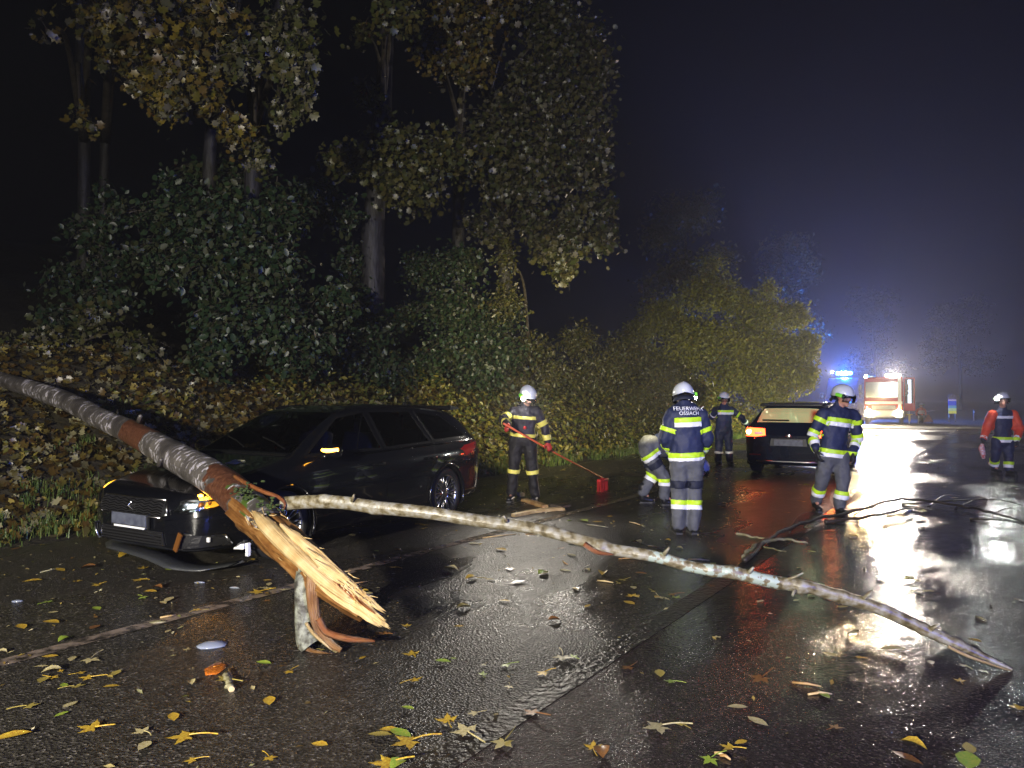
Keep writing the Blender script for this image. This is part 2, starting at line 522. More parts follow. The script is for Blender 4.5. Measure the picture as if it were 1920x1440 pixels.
# ------------------------------------------------------------------ leaf litter and grass on the bank
m_litter = leaf_mat('leaf_litter', [(0.028, 0.017, 0.005), (0.060, 0.034, 0.008), (0.10, 0.064, 0.013), (0.04, 0.028, 0.008), (0.27, 0.21, 0.045), (0.055, 0.048, 0.012), (0.28, 0.26, 0.15), (0.04, 0.03, 0.008)], 0.36, 0.6)
def litter(name, u0, u1, w0, w1, n, s0, s1, shape, dens=None, lab=None):
    u = RNG.uniform(u0, u1, n); w = w0 + (w1 - w0) * RNG.random(n) ** 1.1
    keep = RNG.random(n) < np.clip((w - 0.15) / 0.9, 0.12, 1)
    u, w = u[keep], w[keep]
    p = np.array([[*UV(a, V_EDGE - b)[:2], bank(a, V_EDGE - b) + 0.03 + 0.05 * random.random()] for a, b in zip(u, w)])
    nr = np.array([RV.x * 0.45, RV.y * 0.45, 1.0]) + RNG.normal(size=(len(p), 3)) * 0.55
    sz = RNG.uniform(s0, s1, len(p))
    o = scatter(name, p, nr, sz, shape, m_litter)
    return tag(o, lab, kind='stuff')
litter('leaf_litter', -6, 14, 0.1, 5.8, 24000, 0.07, 0.16, maple_simple(), lab='brown and yellow fallen leaves covering the bank')
litter('leaf_litter', 14, 40, 0.1, 5.5, 18000, 0.08, 0.17, simple_leaf(), lab='brown fallen leaves on the bank further along the road')
def blades(name, spots, mat, lab, h0, h1):
    pos = []; nrm = []; sz = []
    v = []; f = []; tint = []
    for (u, w, n, spread) in spots:
        for _ in range(n):
            a, b = u + random.gauss(0, spread), w + random.gauss(0, spread * 0.7)
            if b < 0.0: b = abs(b) * 0.3
            z = bank(a, V_EDGE - b)
            c = UV(a, V_EDGE - b, z); h = random.uniform(h0, h1)
            d = Vector((random.gauss(0, 1), random.gauss(0, 1), 0)); d.normalize()
            lean = d * random.uniform(0.1, 0.9) * h
            s = d.cross(Vector((0, 0, 1))) * random.uniform(0.003, 0.006) * (1 + 0.02 * a)
            k = len(v)
            v += [c - s, c + s, c + lean * 0.4 + Vector((0, 0, h * 0.7)) + s * 0.7, c + lean * 0.4 + Vector((0, 0, h * 0.7)) - s * 0.7, c + lean + Vector((0, 0, h * random.uniform(0.75, 1.0)))]
            f += [(k, k + 1, k + 2, k + 3), (k + 3, k + 2, k + 4)]
            tint += [random.random()] * 5
    me = bpy.data.meshes.new(name); me.from_pydata([tuple(q) for q in v], [], f); me.update()
    at = me.attributes.new('tint', 'FLOAT', 'POINT'); at.data.foreach_set('value', tint)
    return tag(link(name, me, mat), lab, kind='stuff')
m_grass = leaf_mat('grass_blades', [(0.035, 0.075, 0.012), (0.06, 0.11, 0.02), (0.12, 0.14, 0.03)], 0.5)
sp = [(random.uniform(-4, 6), random.uniform(0.05, 1.5) if random.random() < .75 else random.uniform(1.5, 3.5), random.randint(25, 60), random.uniform(0.05, 0.13)) for _ in range(150)]
blades('grass', sp, m_grass, 'green grass tufts along the road edge beside the front of the damaged car', 0.06, 0.22)
sp = [(random.uniform(6, 34), random.uniform(0.0, 0.9), random.randint(25, 50), random.uniform(0.08, 0.22)) for _ in range(260)]
blades('grass', sp, m_grass, 'grass strip along the road edge behind the sweeping firefighter', 0.06, 0.24)
# low weeds on the bank behind the people
m_weed = leaf_mat('weed_leaves', [(0.03, 0.05, 0.012), (0.09, 0.10, 0.02), (0.20, 0.17, 0.03), (0.06, 0.08, 0.02)], 0.45)
n = 17000
u = RNG.uniform(9, 36, n); w = 0.4 + 4.6 * RNG.random(n) ** 1.3
hgt = RNG.random(n) ** 1.5 * (0.25 + 0.55 * (np.sin(u * 2.3 + w) * 0.5 + 0.5))
p = np.array([[*UV(a, V_EDGE - b)[:2], bank(a, V_EDGE - b) + 0.05 + c] for a, b, c in zip(u, w, hgt)])
tag(scatter('undergrowth', p, RNG.normal(size=(n, 3)) * 0.7 + np.array([0.3, -0.6, 0.9]), RNG.uniform(0.07, 0.17, n), simple_leaf(), m_weed), 'low green weeds and bramble leaves on the bank behind the firefighters', kind='stuff')
n = 5000
u = RNG.uniform(-5, 9, n); w = 0.3 + 4.5 * RNG.random(n)
sel = (np.sin(u * 1.9 + 0.7 * w) + np.sin(w * 2.7 - u)) > 0.7
u, w = u[sel], w[sel]; hgt = RNG.random(len(u)) * 0.22
p = np.array([[*UV(a, V_EDGE - b)[:2], bank(a, V_EDGE - b) + 0.05 + c] for a, b, c in zip(u, w, hgt)])
tag(scatter('undergrowth', p, RNG.normal(size=(len(u), 3)) * 0.7 + np.array([0.3, -0.6, 0.9]), RNG.uniform(0.05, 0.12, len(u)), simple_leaf(), m_weed), 'low green weeds among the fallen leaves beside the damaged car', kind='stuff')

# ------------------------------------------------------------------ trees and bushes
def bark_mat(name, c0, c1, scale=(6, 6, 1.2)):
    m = bpy.data.materials.new(name); m.use_nodes = True
    nt = m.node_tree; b = nt.nodes['Principled BSDF']
    tc = nt.nodes.new('ShaderNodeTexCoord'); mp = nt.nodes.new('ShaderNodeMapping'); mp.inputs['Scale'].default_value = scale
    nt.links.new(tc.outputs['Object'], mp.inputs['Vector'])
    n = nd(nt, 'ShaderNodeTexNoise', Scale=3.0, Detail=7.0); nt.links.new(mp.outputs[0], n.inputs['Vector'])
    r = nt.nodes.new('ShaderNodeValToRGB')
    r.color_ramp.elements[0].position = 0.35; r.color_ramp.elements[0].color = (*c0, 1)
    r.color_ramp.elements[1].position = 0.68; r.color_ramp.elements[1].color = (*c1, 1)
    nt.links.new(n.outputs[0], r.inputs[0]); nt.links.new(r.outputs[0], b.inputs['Base Color'])
    b.inputs['Roughness'].default_value = 0.6
    bp = nd(nt, 'ShaderNodeBump', Strength=1.0, Distance=0.02); nt.links.new(n.outputs[0], bp.inputs['Height']); nt.links.new(bp.outputs[0], b.inputs['Normal'])
    return m
m_bark = bark_mat('tree_bark', (0.007, 0.006, 0.006), (0.028, 0.027, 0.030))
m_twig = pbr('twig_bark', (0.03, 0.024, 0.016), 0.7, var=(8, (0.06, 0.05, 0.035)))
m_maple = leaf_mat('maple_leaves', [(0.06, 0.062, 0.010), (0.14, 0.105, 0.013), (0.08, 0.05, 0.010), (0.045, 0.05, 0.016), (0.13, 0.115, 0.08)], 0.4)
m_pale = leaf_mat('pale_leaves', [(0.026, 0.036, 0.007), (0.055, 0.054, 0.010), (0.08, 0.070, 0.024), (0.034, 0.034, 0.010), (0.12, 0.11, 0.07), (0.034, 0.044, 0.010), (0.045, 0.05, 0.012)], 0.42)
m_green = leaf_mat('hazel_leaves', [(0.010, 0.026, 0.011), (0.018, 0.038, 0.014), (0.028, 0.050, 0.020), (0.034, 0.038, 0.012), (0.05, 0.06, 0.04)], 0.42, 0.4)
m_olive = leaf_mat('olive_leaves', [(0.030, 0.042, 0.009), (0.055, 0.060, 0.013), (0.09, 0.08, 0.016), (0.045, 0.038, 0.010), (0.07, 0.08, 0.035)], 0.42)
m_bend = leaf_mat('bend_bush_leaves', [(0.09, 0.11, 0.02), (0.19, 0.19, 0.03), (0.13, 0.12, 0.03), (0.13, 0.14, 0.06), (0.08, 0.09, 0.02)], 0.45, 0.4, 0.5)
m_far = leaf_mat('far_leaves', [(0.03, 0.04, 0.015), (0.06, 0.05, 0.02), (0.05, 0.06, 0.03)], 0.6)

def rnd_in(rad):
    while True:
        q = Vector((random.uniform(-1, 1), random.uniform(-1, 1), random.uniform(-1, 1)))
        if q.length <= 1: return Vector((q.x * rad[0], q.y * rad[1], q.z * rad[2]))
def foliage_from(root, starts, blobs, leaf, crown_name, shape, mat, droop=0.25, extra_objs=None):
    """starts: points on the trunk. blobs: (centre, radii, clumps, leaves per clump, clump size). Limbs run to every blob, twigs to every clump."""
    br = MB(); pos = []; nr = []; sz = []
    for bi, (c, rad, nc, nl, cs) in enumerate(blobs):
        c = Vector(c)
        s = min(starts, key=lambda q: (q - c).length + max(0, q.z - c.z) * 1.5)
        mid = (s + c) / 2 + Vector((random.uniform(-.2, .2), random.uniform(-.2, .2), 0.18 * (c - s).length))
        limb = [Vector(q) for q in spline([s, mid, c], 5)]
        L = (c - s).length
        if L > 0.3:
            r0 = 0.02 + 0.012 * L
            br.tube(limb, list(np.linspace(r0, 0.012, len(limb))), n=6)
        for k in range(int(nc * 2.3)):
            e = c + rnd_in(rad)
            a = min(limb[len(limb) // 3:], key=lambda q: (q - e).length + random.uniform(0, 0.5))
            d = e - a
            m_ = a + d * 0.5 + Vector((0, 0, 0.12 * d.length))
            tip = e + Vector((0, 0, -droop * d.length * 0.4))
            tw = [Vector(q) for q in spline([a, m_, tip], 4)]
            if d.length > 0.08: br.tube(tw, list(np.linspace(0.012, 0.003, len(tw))), n=4, cap=False)
            out = d.normalized() if d.length > 0.01 else Vector((0, 0, 1))
            for j in range(int(nl * random.uniform(.7, 2.1))):
                t = random.random() ** 0.7
                q = tw[int(t * (len(tw) - 1))]
                off = Vector((random.gauss(0, .85), random.gauss(0, .85), random.gauss(-0.55, 0.95))) * cs * 0.40
                pos.append(q + off)
                nr.append(Vector((random.gauss(0, .7), random.gauss(-.45, .7), random.gauss(0.4, .6))) + out * 0.3)
                sz.append(leaf * random.choice((.42, .55, .65, .75, .85, 1.0, 1.15)))
    pos = np.array([tuple(q) for q in pos]); nr = np.array([tuple(q) for q in nr]); sz = np.array(sz)
    br.build('branches', m_twig, root, smooth=True)
    if extra_objs:
        # the leaves that show largest hang as parts of their own
        order = np.argsort(-(sz / pos[:, 1]) * (1 + 0.3 * RNG.random(len(pos))))
        big, rest = order[:extra_objs], order[extra_objs:]
        meshes = extra_meshes(mat)
        for q in big:
            me = random.choice(meshes)
            o = bpy.data.objects.new('leaf', me); COL.objects.link(o)
            z = Vector(nr[q]).normalized()
            o.rotation_mode = 'QUATERNION'
            o.rotation_quaternion = z.to_track_quat('Z', 'Y') @ Quaternion((0, 0, 1), random.uniform(0, 6.28))
            o.location = pos[q]; o.scale = (sz[q],) * 3
            o.parent = root
        pos, nr, sz = pos[rest], nr[rest], sz[rest]
    o = scatter(crown_name, pos, nr, sz, shape, mat, root)
    o['kind'] = 'stuff'
    return o
_em = {}
def extra_meshes(mat):
    if mat.name in _em: return _em[mat.name]
    out = []
    for k in range(10):
        v, f = maple_shape(0.35, 100 + k)
        me = bpy.data.meshes.new('leaf'); me.from_pydata(v, [], f); me.update()
        at = me.attributes.new('tint', 'FLOAT', 'POINT'); at.data.foreach_set('value', [random.random()] * len(v))
        me.materials.append(mat); out.append(me)
    _em[mat.name] = out
    return out
def trunk_pts(pix, d0, d1=None, ground=True):
    """trunk through photo points, from the bank upward"""
    d1 = d1 or d0
    q = [P(px, py, d0 + (d1 - d0) * i / max(1, len(pix) - 1)) for i, (px, py) in enumerate(pix)]
    if ground:
        g = q[0].copy(); g.z = bank_xy(g.x, g.y) - 0.15
        q = [g] + [k for k in q if k.z > g.z + 0.3]
    return [Vector(k) for k in spline(q, 6)]
def tree(label, pix, d, r, blobs, leaf, shape, mat, d1=None, group='trees on the bank', extra=None, top=True, droop=0.25):
    tp = trunk_pts(pix, d, d1)
    root = empty('deciduous_tree')
    tag(root, label, 'tree', group)
    t = MB(); rr = list(np.linspace(r * 1.15, r * 0.6, len(tp)))
    if top:                                    # goes on above the frame
        last = tp[-1]; dr = (tp[-1] - tp[-3]).normalized()
        for k in range(1, 5): tp.append(last + dr * 0.8 * k); rr.append(r * 0.6 * (1 - 0.2 * k))
    t.tube(tp, rr, n=12, wob=0.05)
    t.build('trunk', m_bark, root, smooth=True)
    bl = [(P(px, py, dd), (rx, ry, rz), nc, nl, cs) for (px, py, dd, rx, ry, rz, nc, nl, cs) in blobs]
    foliage_from(root, tp[len(tp) // 3:], bl, leaf, 'crown', shape, mat, extra_objs=extra, droop=droop)
    return root
tree('slim pale trunked tree farthest to the left on the dark bank', [(158, 300), (152, 150), (150, 20)], 19.0, 0.15,
     [(185, 20, 12.0, 0.7, 0.7, 0.6, 10, 10, 0.5), (150, 215, 12.5, 0.35, 0.3, 0.2, 3, 6, 0.3), (90, 60, 13, 0.3, 0.3, 0.3, 2, 5, 0.3)], 0.17, maple_simple(), m_maple)
tree('thin forked tree beside the leftmost slim trunk', [(196, 300), (203, 150), (222, 50)], 19.6, 0.12,
     [(240, 60, 12.6, 0.8, 0.6, 0.5, 12, 10, 0.45), (205, 110, 12.6, 0.45, 0.4, 0.3, 5, 8, 0.35), (310, 20, 12, 0.8, 0.6, 0.6, 12, 10, 0.45)], 0.18, maple_simple(), m_maple)
tree('leaning tree with hanging clumps of yellow maple leaves above the dark bush', [(393, 300), (404, 220), (420, 130), (440, 30)], 15.0, 0.13,
     [(340, 130, 10.8, 0.75, 0.6, 0.6, 20, 12, 0.34), (320, 190, 10.6, 0.30, 0.3, 0.45, 8, 12, 0.25), (270, 150, 11, 0.35, 0.3, 0.4, 7, 10, 0.3), (395, 170, 10.8, 0.3, 0.3, 0.4, 7, 9, 0.3), (440, 240, 10.6, 0.3, 0.3, 0.3, 6, 9, 0.28), (250, 30, 11, 0.8, 0.6, 0.5, 12, 12, 0.4), (400, 30, 10.8, 0.6, 0.6, 0.5, 12, 12, 0.4)],
     0.15, maple_simple(), m_maple, extra=150)
tree('tree with long pale leaf sprays hanging beside the dark gap', [(474, 300), (482, 215), (505, 100), (525, 10)], 15.2, 0.17,
     [(540, 60, 10.8, 0.5, 0.6, 0.75, 22, 12, 0.34), (550, 130, 10.6, 0.3, 0.4, 0.6, 14, 12, 0.26), (570, 170, 10.6, 0.18, 0.2, 0.4, 8, 10, 0.2), (455, 110, 10.8, 0.4, 0.4, 0.5, 9, 9, 0.3), (478, 290, 10.8, 0.22, 0.2, 0.3, 7, 9, 0.25), (525, 210, 10.6, 0.16, 0.2, 0.4, 6, 8, 0.2), (445, 60, 11, 0.35, .3, .5, 8, 8, .3)],
     0.15, maple_simple(), m_pale, extra=140)
tree('thick trunked tree with bluish bark in the middle of the bank', [(700, 440), (705, 370), (716, 240), (722, 120), (730, 0)], 17.0, 0.26,
     [(745, 290, 15.5, 1.3, 1.0, 0.7, 34, 20, 0.5), (770, 345, 15.2, 0.9, 0.7, 0.5, 24, 20, 0.45), (840, 290, 15.5, 0.9, 0.7, 0.6, 22, 18, 0.5), (640, 300, 15.5, 0.7, .6, .4, 10, 12, .4), (735, 20, 13.0, 0.38, .4, .45, 14, 12, .3), (765, 30, 13, .25, .3, .3, 8, 9, .25), (690, 180, 16, .4, .4, .5, 6, 8, .4), (680, 60, 15, .4, .4, .4, 5, 6, .3)],
     0.15, maple_simple(), m_olive)
tree('tall leafy tree whose crown reaches out over the road', [(948, 520), (945, 400), (930, 250), (905, 100), (890, 0)], 21.5, 0.22,
     [(960, 250, 16.5, 1.5, 1.2, 1.2, 44, 20, 0.5), (1040, 290, 16.0, 1.2, 1.0, 1.1, 40, 20, 0.45), (1085, 190, 16.5, 1.0, 1.0, 1.4, 36, 18, 0.45), (1060, 70, 16.5, 1.2, 1.0, 1.1, 30, 18, 0.5), (990, 340, 15.8, 0.9, 0.7, 0.6, 24, 18, 0.4), (1090, 410, 16.0, 0.8, 0.7, 0.6, 26, 18, 0.35), (1050, 470, 16.0, 0.7, 0.5, 0.5, 20, 18, 0.3), (1130, 440, 16.0, 0.45, 0.4, 0.45, 12, 14, 0.28), (1055, 505, 15.8, 0.3, 0.3, 0.4, 9, 14, 0.25), (1145, 385, 16, .25, .3, .3, 5, 10, .25), (910, 420, 17.0, 0.8, 0.6, 0.5, 14, 12, 0.4), (1000, 150, 16.8, .9, .8, .8, 22, 16, .5), (1120, 120, 16.4, .5, .6, 1.0, 16, 16, .4), (1010, 30, 16.4, .9, .8, .6, 20, 16, .5), (1110, 300, 16.2, .6, .6, .9, 20, 16, .4), (930, 320, 16.2, .8, .6, .6, 18, 16, .4), (1000, 420, 16.2, .6, .5, .5, 12, 14, .35)],
     0.14, maple_simple(), m_pale, d1=19.5)
tree('tree with a dense dull yellow crown cut off by the top edge of the photo', [(860, 330), (865, 180), (870, 60)], 19.5, 0.16,
     [(860, 40, 15.5, 1.0, 1.0, 0.8, 30, 20, 0.5), (885, 110, 15.3, 0.7, 0.7, 0.5, 22, 20, 0.42), (820, 90, 15.5, 0.6, 0.6, 0.5, 14, 16, 0.4), (930, 10, 15.5, 0.6, .6, .5, 12, 14, .4)],
     0.15, maple_simple(), m_maple)

def bush(label, stems, blobs, leaf, shape, mat, group='bushes along the top of the bank', droop=0.5):
    root = empty('bush'); tag(root, label, 'bush', group)
    st = MB(); pts = []
    for (px, d, tops) in stems:
        b = P(px, 700, d); b.z = bank_xy(b.x, b.y) - 0.05
        for (tx, ty, td) in tops:
            e = P(tx, ty, td)
            q = [Vector(k) for k in spline([b, (b + e) / 2 + Vector((0, 0, 0.15 * (e - b).length)), e], 6)]
            st.tube(q, list(np.linspace(0.045, 0.012, len(q))), n=6); pts += q[3:]
    st.build('stems', m_twig, root, smooth=True)
    bl = [(P(px, py, dd), (rx, ry, rz), nc, nl, cs) for (px, py, dd, rx, ry, rz, nc, nl, cs) in blobs]
    foliage_from(root, pts, bl, leaf, 'foliage', shape, mat, droop=droop)
    return root
ov = oval_shape(0.25, 3, 0.34)
bush('broad dark green hazel bush above the bonnet of the damaged car', [(430, 14.5, [(330, 420, 13.6), (420, 380, 13.6), (520, 450, 13.6), (600, 560, 14), (380, 560, 13.4), (470, 640, 13.4)])],
     [(330, 400, 13.4, .9, .8, .5, 20, 18, .40), (430, 400, 13.4, 1.0, .8, .6, 26, 20, .42), (540, 400, 13.8, .8, .8, .45, 20, 18, .38), (300, 480, 13.2, .6, .7, .5, 16, 18, .36), (400, 490, 13.0, 1.0, .8, .6, 34, 22, .40), (510, 500, 13.2, .9, .8, .6, 30, 20, .40),
      (430, 590, 12.8, .9, .7, .6, 34, 22, .36), (520, 600, 13.0, .8, .7, .5, 26, 20, .36), (400, 660, 12.8, .7, .5, .35, 18, 20, .32), (540, 665, 13.0, .6, .5, .3, 14, 18, .32), (630, 560, 13.8, .6, .5, .4, 12, 16, .32), (590, 640, 13.4, .6, .5, .35, 12, 16, .3), (230, 400, 13.6, .4, .5, .4, 7, 12, .3), (180, 420, 13.6, .3, .4, .3, 4, 8, .3), (330, 340, 13.6, .5, .5, .3, 7, 12, .3)],
     0.135, ov, m_green)
bush('rounded green bush behind the sweeping firefighter', [(870, 20.0, [(800, 520, 19.6), (880, 480, 19.4), (940, 600, 19.6), (860, 640, 19)])],
     [(800, 500, 19.2, .9, .8, .6, 20, 22, .45), (860, 490, 19.0, .9, .8, .6, 24, 22, .45), (850, 570, 18.8, 1.1, .9, .7, 36, 24, .45), (920, 590, 19.0, .9, .8, .7, 28, 22, .42), (860, 650, 18.6, 1.2, .8, .6, 36, 24, .42), (950, 660, 18.8, .8, .7, .5, 22, 20, .4), (900, 700, 18.4, .9, .6, .35, 20, 22, .36), (780, 690, 18.4, .8, .6, .4, 14, 18, .36), (760, 590, 19.4, .6, .6, .6, 10, 16, .4)],
     0.125, ov, m_green)
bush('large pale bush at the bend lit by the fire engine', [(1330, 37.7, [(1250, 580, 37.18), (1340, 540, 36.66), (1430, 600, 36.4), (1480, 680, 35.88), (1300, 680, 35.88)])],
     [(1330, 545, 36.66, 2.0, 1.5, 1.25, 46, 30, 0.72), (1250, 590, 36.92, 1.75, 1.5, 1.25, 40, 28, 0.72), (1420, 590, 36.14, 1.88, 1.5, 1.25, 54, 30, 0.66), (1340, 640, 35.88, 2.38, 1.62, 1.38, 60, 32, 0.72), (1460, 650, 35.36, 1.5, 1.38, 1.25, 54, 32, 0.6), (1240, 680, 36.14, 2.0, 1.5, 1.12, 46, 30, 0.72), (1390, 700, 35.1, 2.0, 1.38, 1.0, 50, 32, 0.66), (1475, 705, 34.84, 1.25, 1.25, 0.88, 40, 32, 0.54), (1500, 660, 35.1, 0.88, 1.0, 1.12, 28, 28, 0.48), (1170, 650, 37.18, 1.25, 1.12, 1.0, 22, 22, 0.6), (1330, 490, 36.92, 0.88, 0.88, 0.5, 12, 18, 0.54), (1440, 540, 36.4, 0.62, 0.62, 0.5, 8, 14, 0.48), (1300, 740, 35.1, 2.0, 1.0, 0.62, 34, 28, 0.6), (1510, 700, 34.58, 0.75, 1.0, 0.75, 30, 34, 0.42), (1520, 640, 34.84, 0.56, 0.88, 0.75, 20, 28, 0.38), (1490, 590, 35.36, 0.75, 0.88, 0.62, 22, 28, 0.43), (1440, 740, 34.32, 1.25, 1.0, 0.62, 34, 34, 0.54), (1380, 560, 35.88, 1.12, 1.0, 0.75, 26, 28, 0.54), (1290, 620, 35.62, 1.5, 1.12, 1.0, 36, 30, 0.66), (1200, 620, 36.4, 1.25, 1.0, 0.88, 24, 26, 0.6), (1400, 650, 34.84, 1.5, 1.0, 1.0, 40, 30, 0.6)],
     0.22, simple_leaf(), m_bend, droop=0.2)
bush('low scrub at the foot of the trees between the two larger bushes', [(1080, 23.5, [(1060, 620, 23.3), (1120, 660, 23), (1020, 660, 23)])],
     [(1080, 640, 23.0, 1.2, .9, .7, 22, 20, .5), (1010, 670, 22.0, .9, .7, .5, 16, 18, .45), (1150, 690, 23.2, 1.1, .8, .6, 22, 20, .5), (1090, 710, 22.2, 1.1, .7, .4, 20, 20, .45)],
     0.14, simple_leaf(), m_olive)
bush('dark scrub on the bank above the leaning trunk', [(120, 13.0, [(100, 640, 12.6), (150, 620, 12.8), (60, 660, 12.4)])],
     [(110, 650, 12.4, .8, .6, .35, 12, 14, .4), (180, 590, 12.8, .5, .5, .3, 8, 12, .35), (260, 650, 12.6, .7, .5, .3, 10, 14, .36), (40, 660, 12.2, .6, .5, .3, 8, 12, .36)],
     0.13, maple_simple(), m_pale)
bush('leafy green shrub between the broad dark bush and the thick trunk', [(650, 17.0, [(640, 560, 16.6), (690, 600, 16.4), (600, 620, 16.2)])],
     [(650, 560, 16.4, .9, .7, .6, 16, 20, .42), (700, 620, 16.2, .9, .7, .6, 18, 20, .42), (620, 650, 15.6, .9, .6, .4, 16, 20, .4), (720, 690, 16.0, .9, .6, .35, 16, 20, .38), (660, 480, 16.8, .6, .5, .5, 8, 16, .4)],
     0.13, ov, m_green)
bush('dark upper shrub under the pale hanging leaf sprays', [(500, 16.5, [(520, 330, 15.8), (450, 340, 15.8), (600, 380, 16)])],
     [(480, 350, 15.6, 1.0, .7, .5, 16, 18, .45), (580, 370, 15.8, 1.0, .7, .5, 16, 18, .45), (650, 400, 16.2, .7, .6, .4, 10, 16, .4), (380, 320, 15.4, .8, .6, .4, 10, 16, .42)],
     0.14, ov, m_green)
bush('brown and green thicket behind the lettered firefighter', [(1180, 26, [(1180, 640, 25.6), (1240, 680, 25.4), (1120, 680, 25.4)])],
     [(1180, 660, 25.4, 1.4, .9, .7, 22, 22, .55), (1250, 700, 25.0, 1.3, .8, .6, 22, 22, .5), (1120, 720, 24.6, 1.2, .8, .5, 20, 22, .5), (1200, 740, 24.6, 1.2, .7, .4, 18, 22, .45), (1310, 735, 25.2, 1.1, .7, .45, 18, 22, .45)],
     0.15, simple_leaf(), m_olive)
bush('small shrub beside the thin crossing trunk above the sweeping firefighter', [(980, 20.5, [(990, 640, 20.2), (1020, 680, 20)])],
     [(990, 650, 20.2, .9, .7, .6, 14, 20, .45), (1030, 700, 20.0, .9, .6, .4, 14, 20, .42), (960, 720, 19.4, .8, .5, .3, 10, 18, .38), (945, 560, 18.2, .5, .4, .8, 12, 18, .4), (950, 480, 18.0, .4, .4, .6, 8, 14, .35)],
     0.13, simple_leaf(), m_olive)
bush('sparse dark shrub below the two slim trunks', [(170, 15.5, [(160, 440, 15.2), (210, 480, 15), (120, 500, 15.2), (200, 380, 15.2)])],
     [(170, 430, 15.0, .7, .5, .5, 10, 14, .45), (215, 490, 14.8, .7, .5, .5, 12, 14, .45), (130, 520, 14.8, .8, .5, .5, 12, 14, .45), (200, 560, 14.4, .8, .5, .4, 12, 14, .42), (100, 600, 14.2, .8, .5, .4, 10, 14, .42), (200, 370, 15.0, .4, .4, .4, 5, 10, .4)],
     0.14, ov, m_green)
# trees that only just show in the lit mist beyond the bush
def far_tree(label, px, d, h, r):
    b = P(px, 747, d); b.z = max(0, bank_xy(b.x, b.y)) - 0.1
    root = empty('far_tree', b); tag(root, label, 'tree', 'trees fading into the mist')
    t = MB(); q = [Vector((0, 0, 0)), Vector((0.1, 0, h * 0.3)), Vector((-0.1, 0.1, h * 0.6)), Vector((0, 0, h * 0.95))]
    tp = [Vector(k) for k in spline(q, 4)]
    t.tube(tp, list(np.linspace(0.25, 0.04, len(tp))), n=8); t.build('trunk', m_bark, root, smooth=True)
    bl = []
    for k in range(16):
        z = h * random.uniform(0.25, 0.95)
        a = random.uniform(0, 6.28); rr = r * (0.4 + 0.5 * math.sin(math.pi * min(1, z / h)))
        bl.append((Vector((math.cos(a) * rr * .7, math.sin(a) * rr * .7, z)), (r * .45, r * .45, r * .35), 9, 22, .9))
    foliage_from(root, tp[4:], bl, 0.32, 'crown', simple_leaf(), m_far)
far_tree('misty tree above the pale bush at the bend', 1290, 44, 13.5, 3.6)
far_tree('misty tree behind the blue warning light', 1460, 58, 15.0, 4.2)
far_tree('misty tree beyond the fire engine', 1640, 82, 15.0, 4.5)
far_tree('misty tree beyond the blue and yellow notice board', 1800, 92, 15.0, 4.6)

# ================================================================== FALLEN TREE
def uv_tube(pts, rad, n, wob=0.0, bumpf=None, seed=1, arc=(0, 2 * math.pi)):
    """tube with uv (along in metres, around 0..1)"""
    rnd = random.Random(seed)
    pts = [Vector(p) for p in pts]; V = []; F = []; T = []
    d0 = (pts[1] - pts[0]).normalized()
    a = d0.cross(Vector((0, 0, 1))).normalized(); s = 0.0
    ph = [rnd.uniform(0, 6.28) for _ in range(4)]
    for i, p in enumerate(pts):
        if i: s += (p - pts[i - 1]).length
        d = (pts[min(i + 1, len(pts) - 1)] - pts[max(i - 1, 0)]).normalized()
        a = (a - d * a.dot(d)).normalized(); b = d.cross(a)
        for k in range(n + 1):
            t = arc[0] + (arc[1] - arc[0]) * k / n
            tt = t
            r = rad[i] * (1 + wob * (0.5 * math.sin(2 * tt + ph[0] + 1.7 * s) + 0.35 * math.sin(3 * tt + ph[1] - 2.3 * s) + 0.25 * math.sin(9 * s + ph[2] + tt)))
            if bumpf: r += bumpf(s, tt) * (1 if abs(rad[i]) > 0 else 1)
            V.append(p + (a * math.cos(t) + b * math.sin(t)) * r); T.append((s, k / n))
    m = n + 1
    for i in range(len(pts) - 1):
        for k in range(n): F.append((i * m + k, i * m + k + 1, (i + 1) * m + k + 1, (i + 1) * m + k))
    return V, F, T
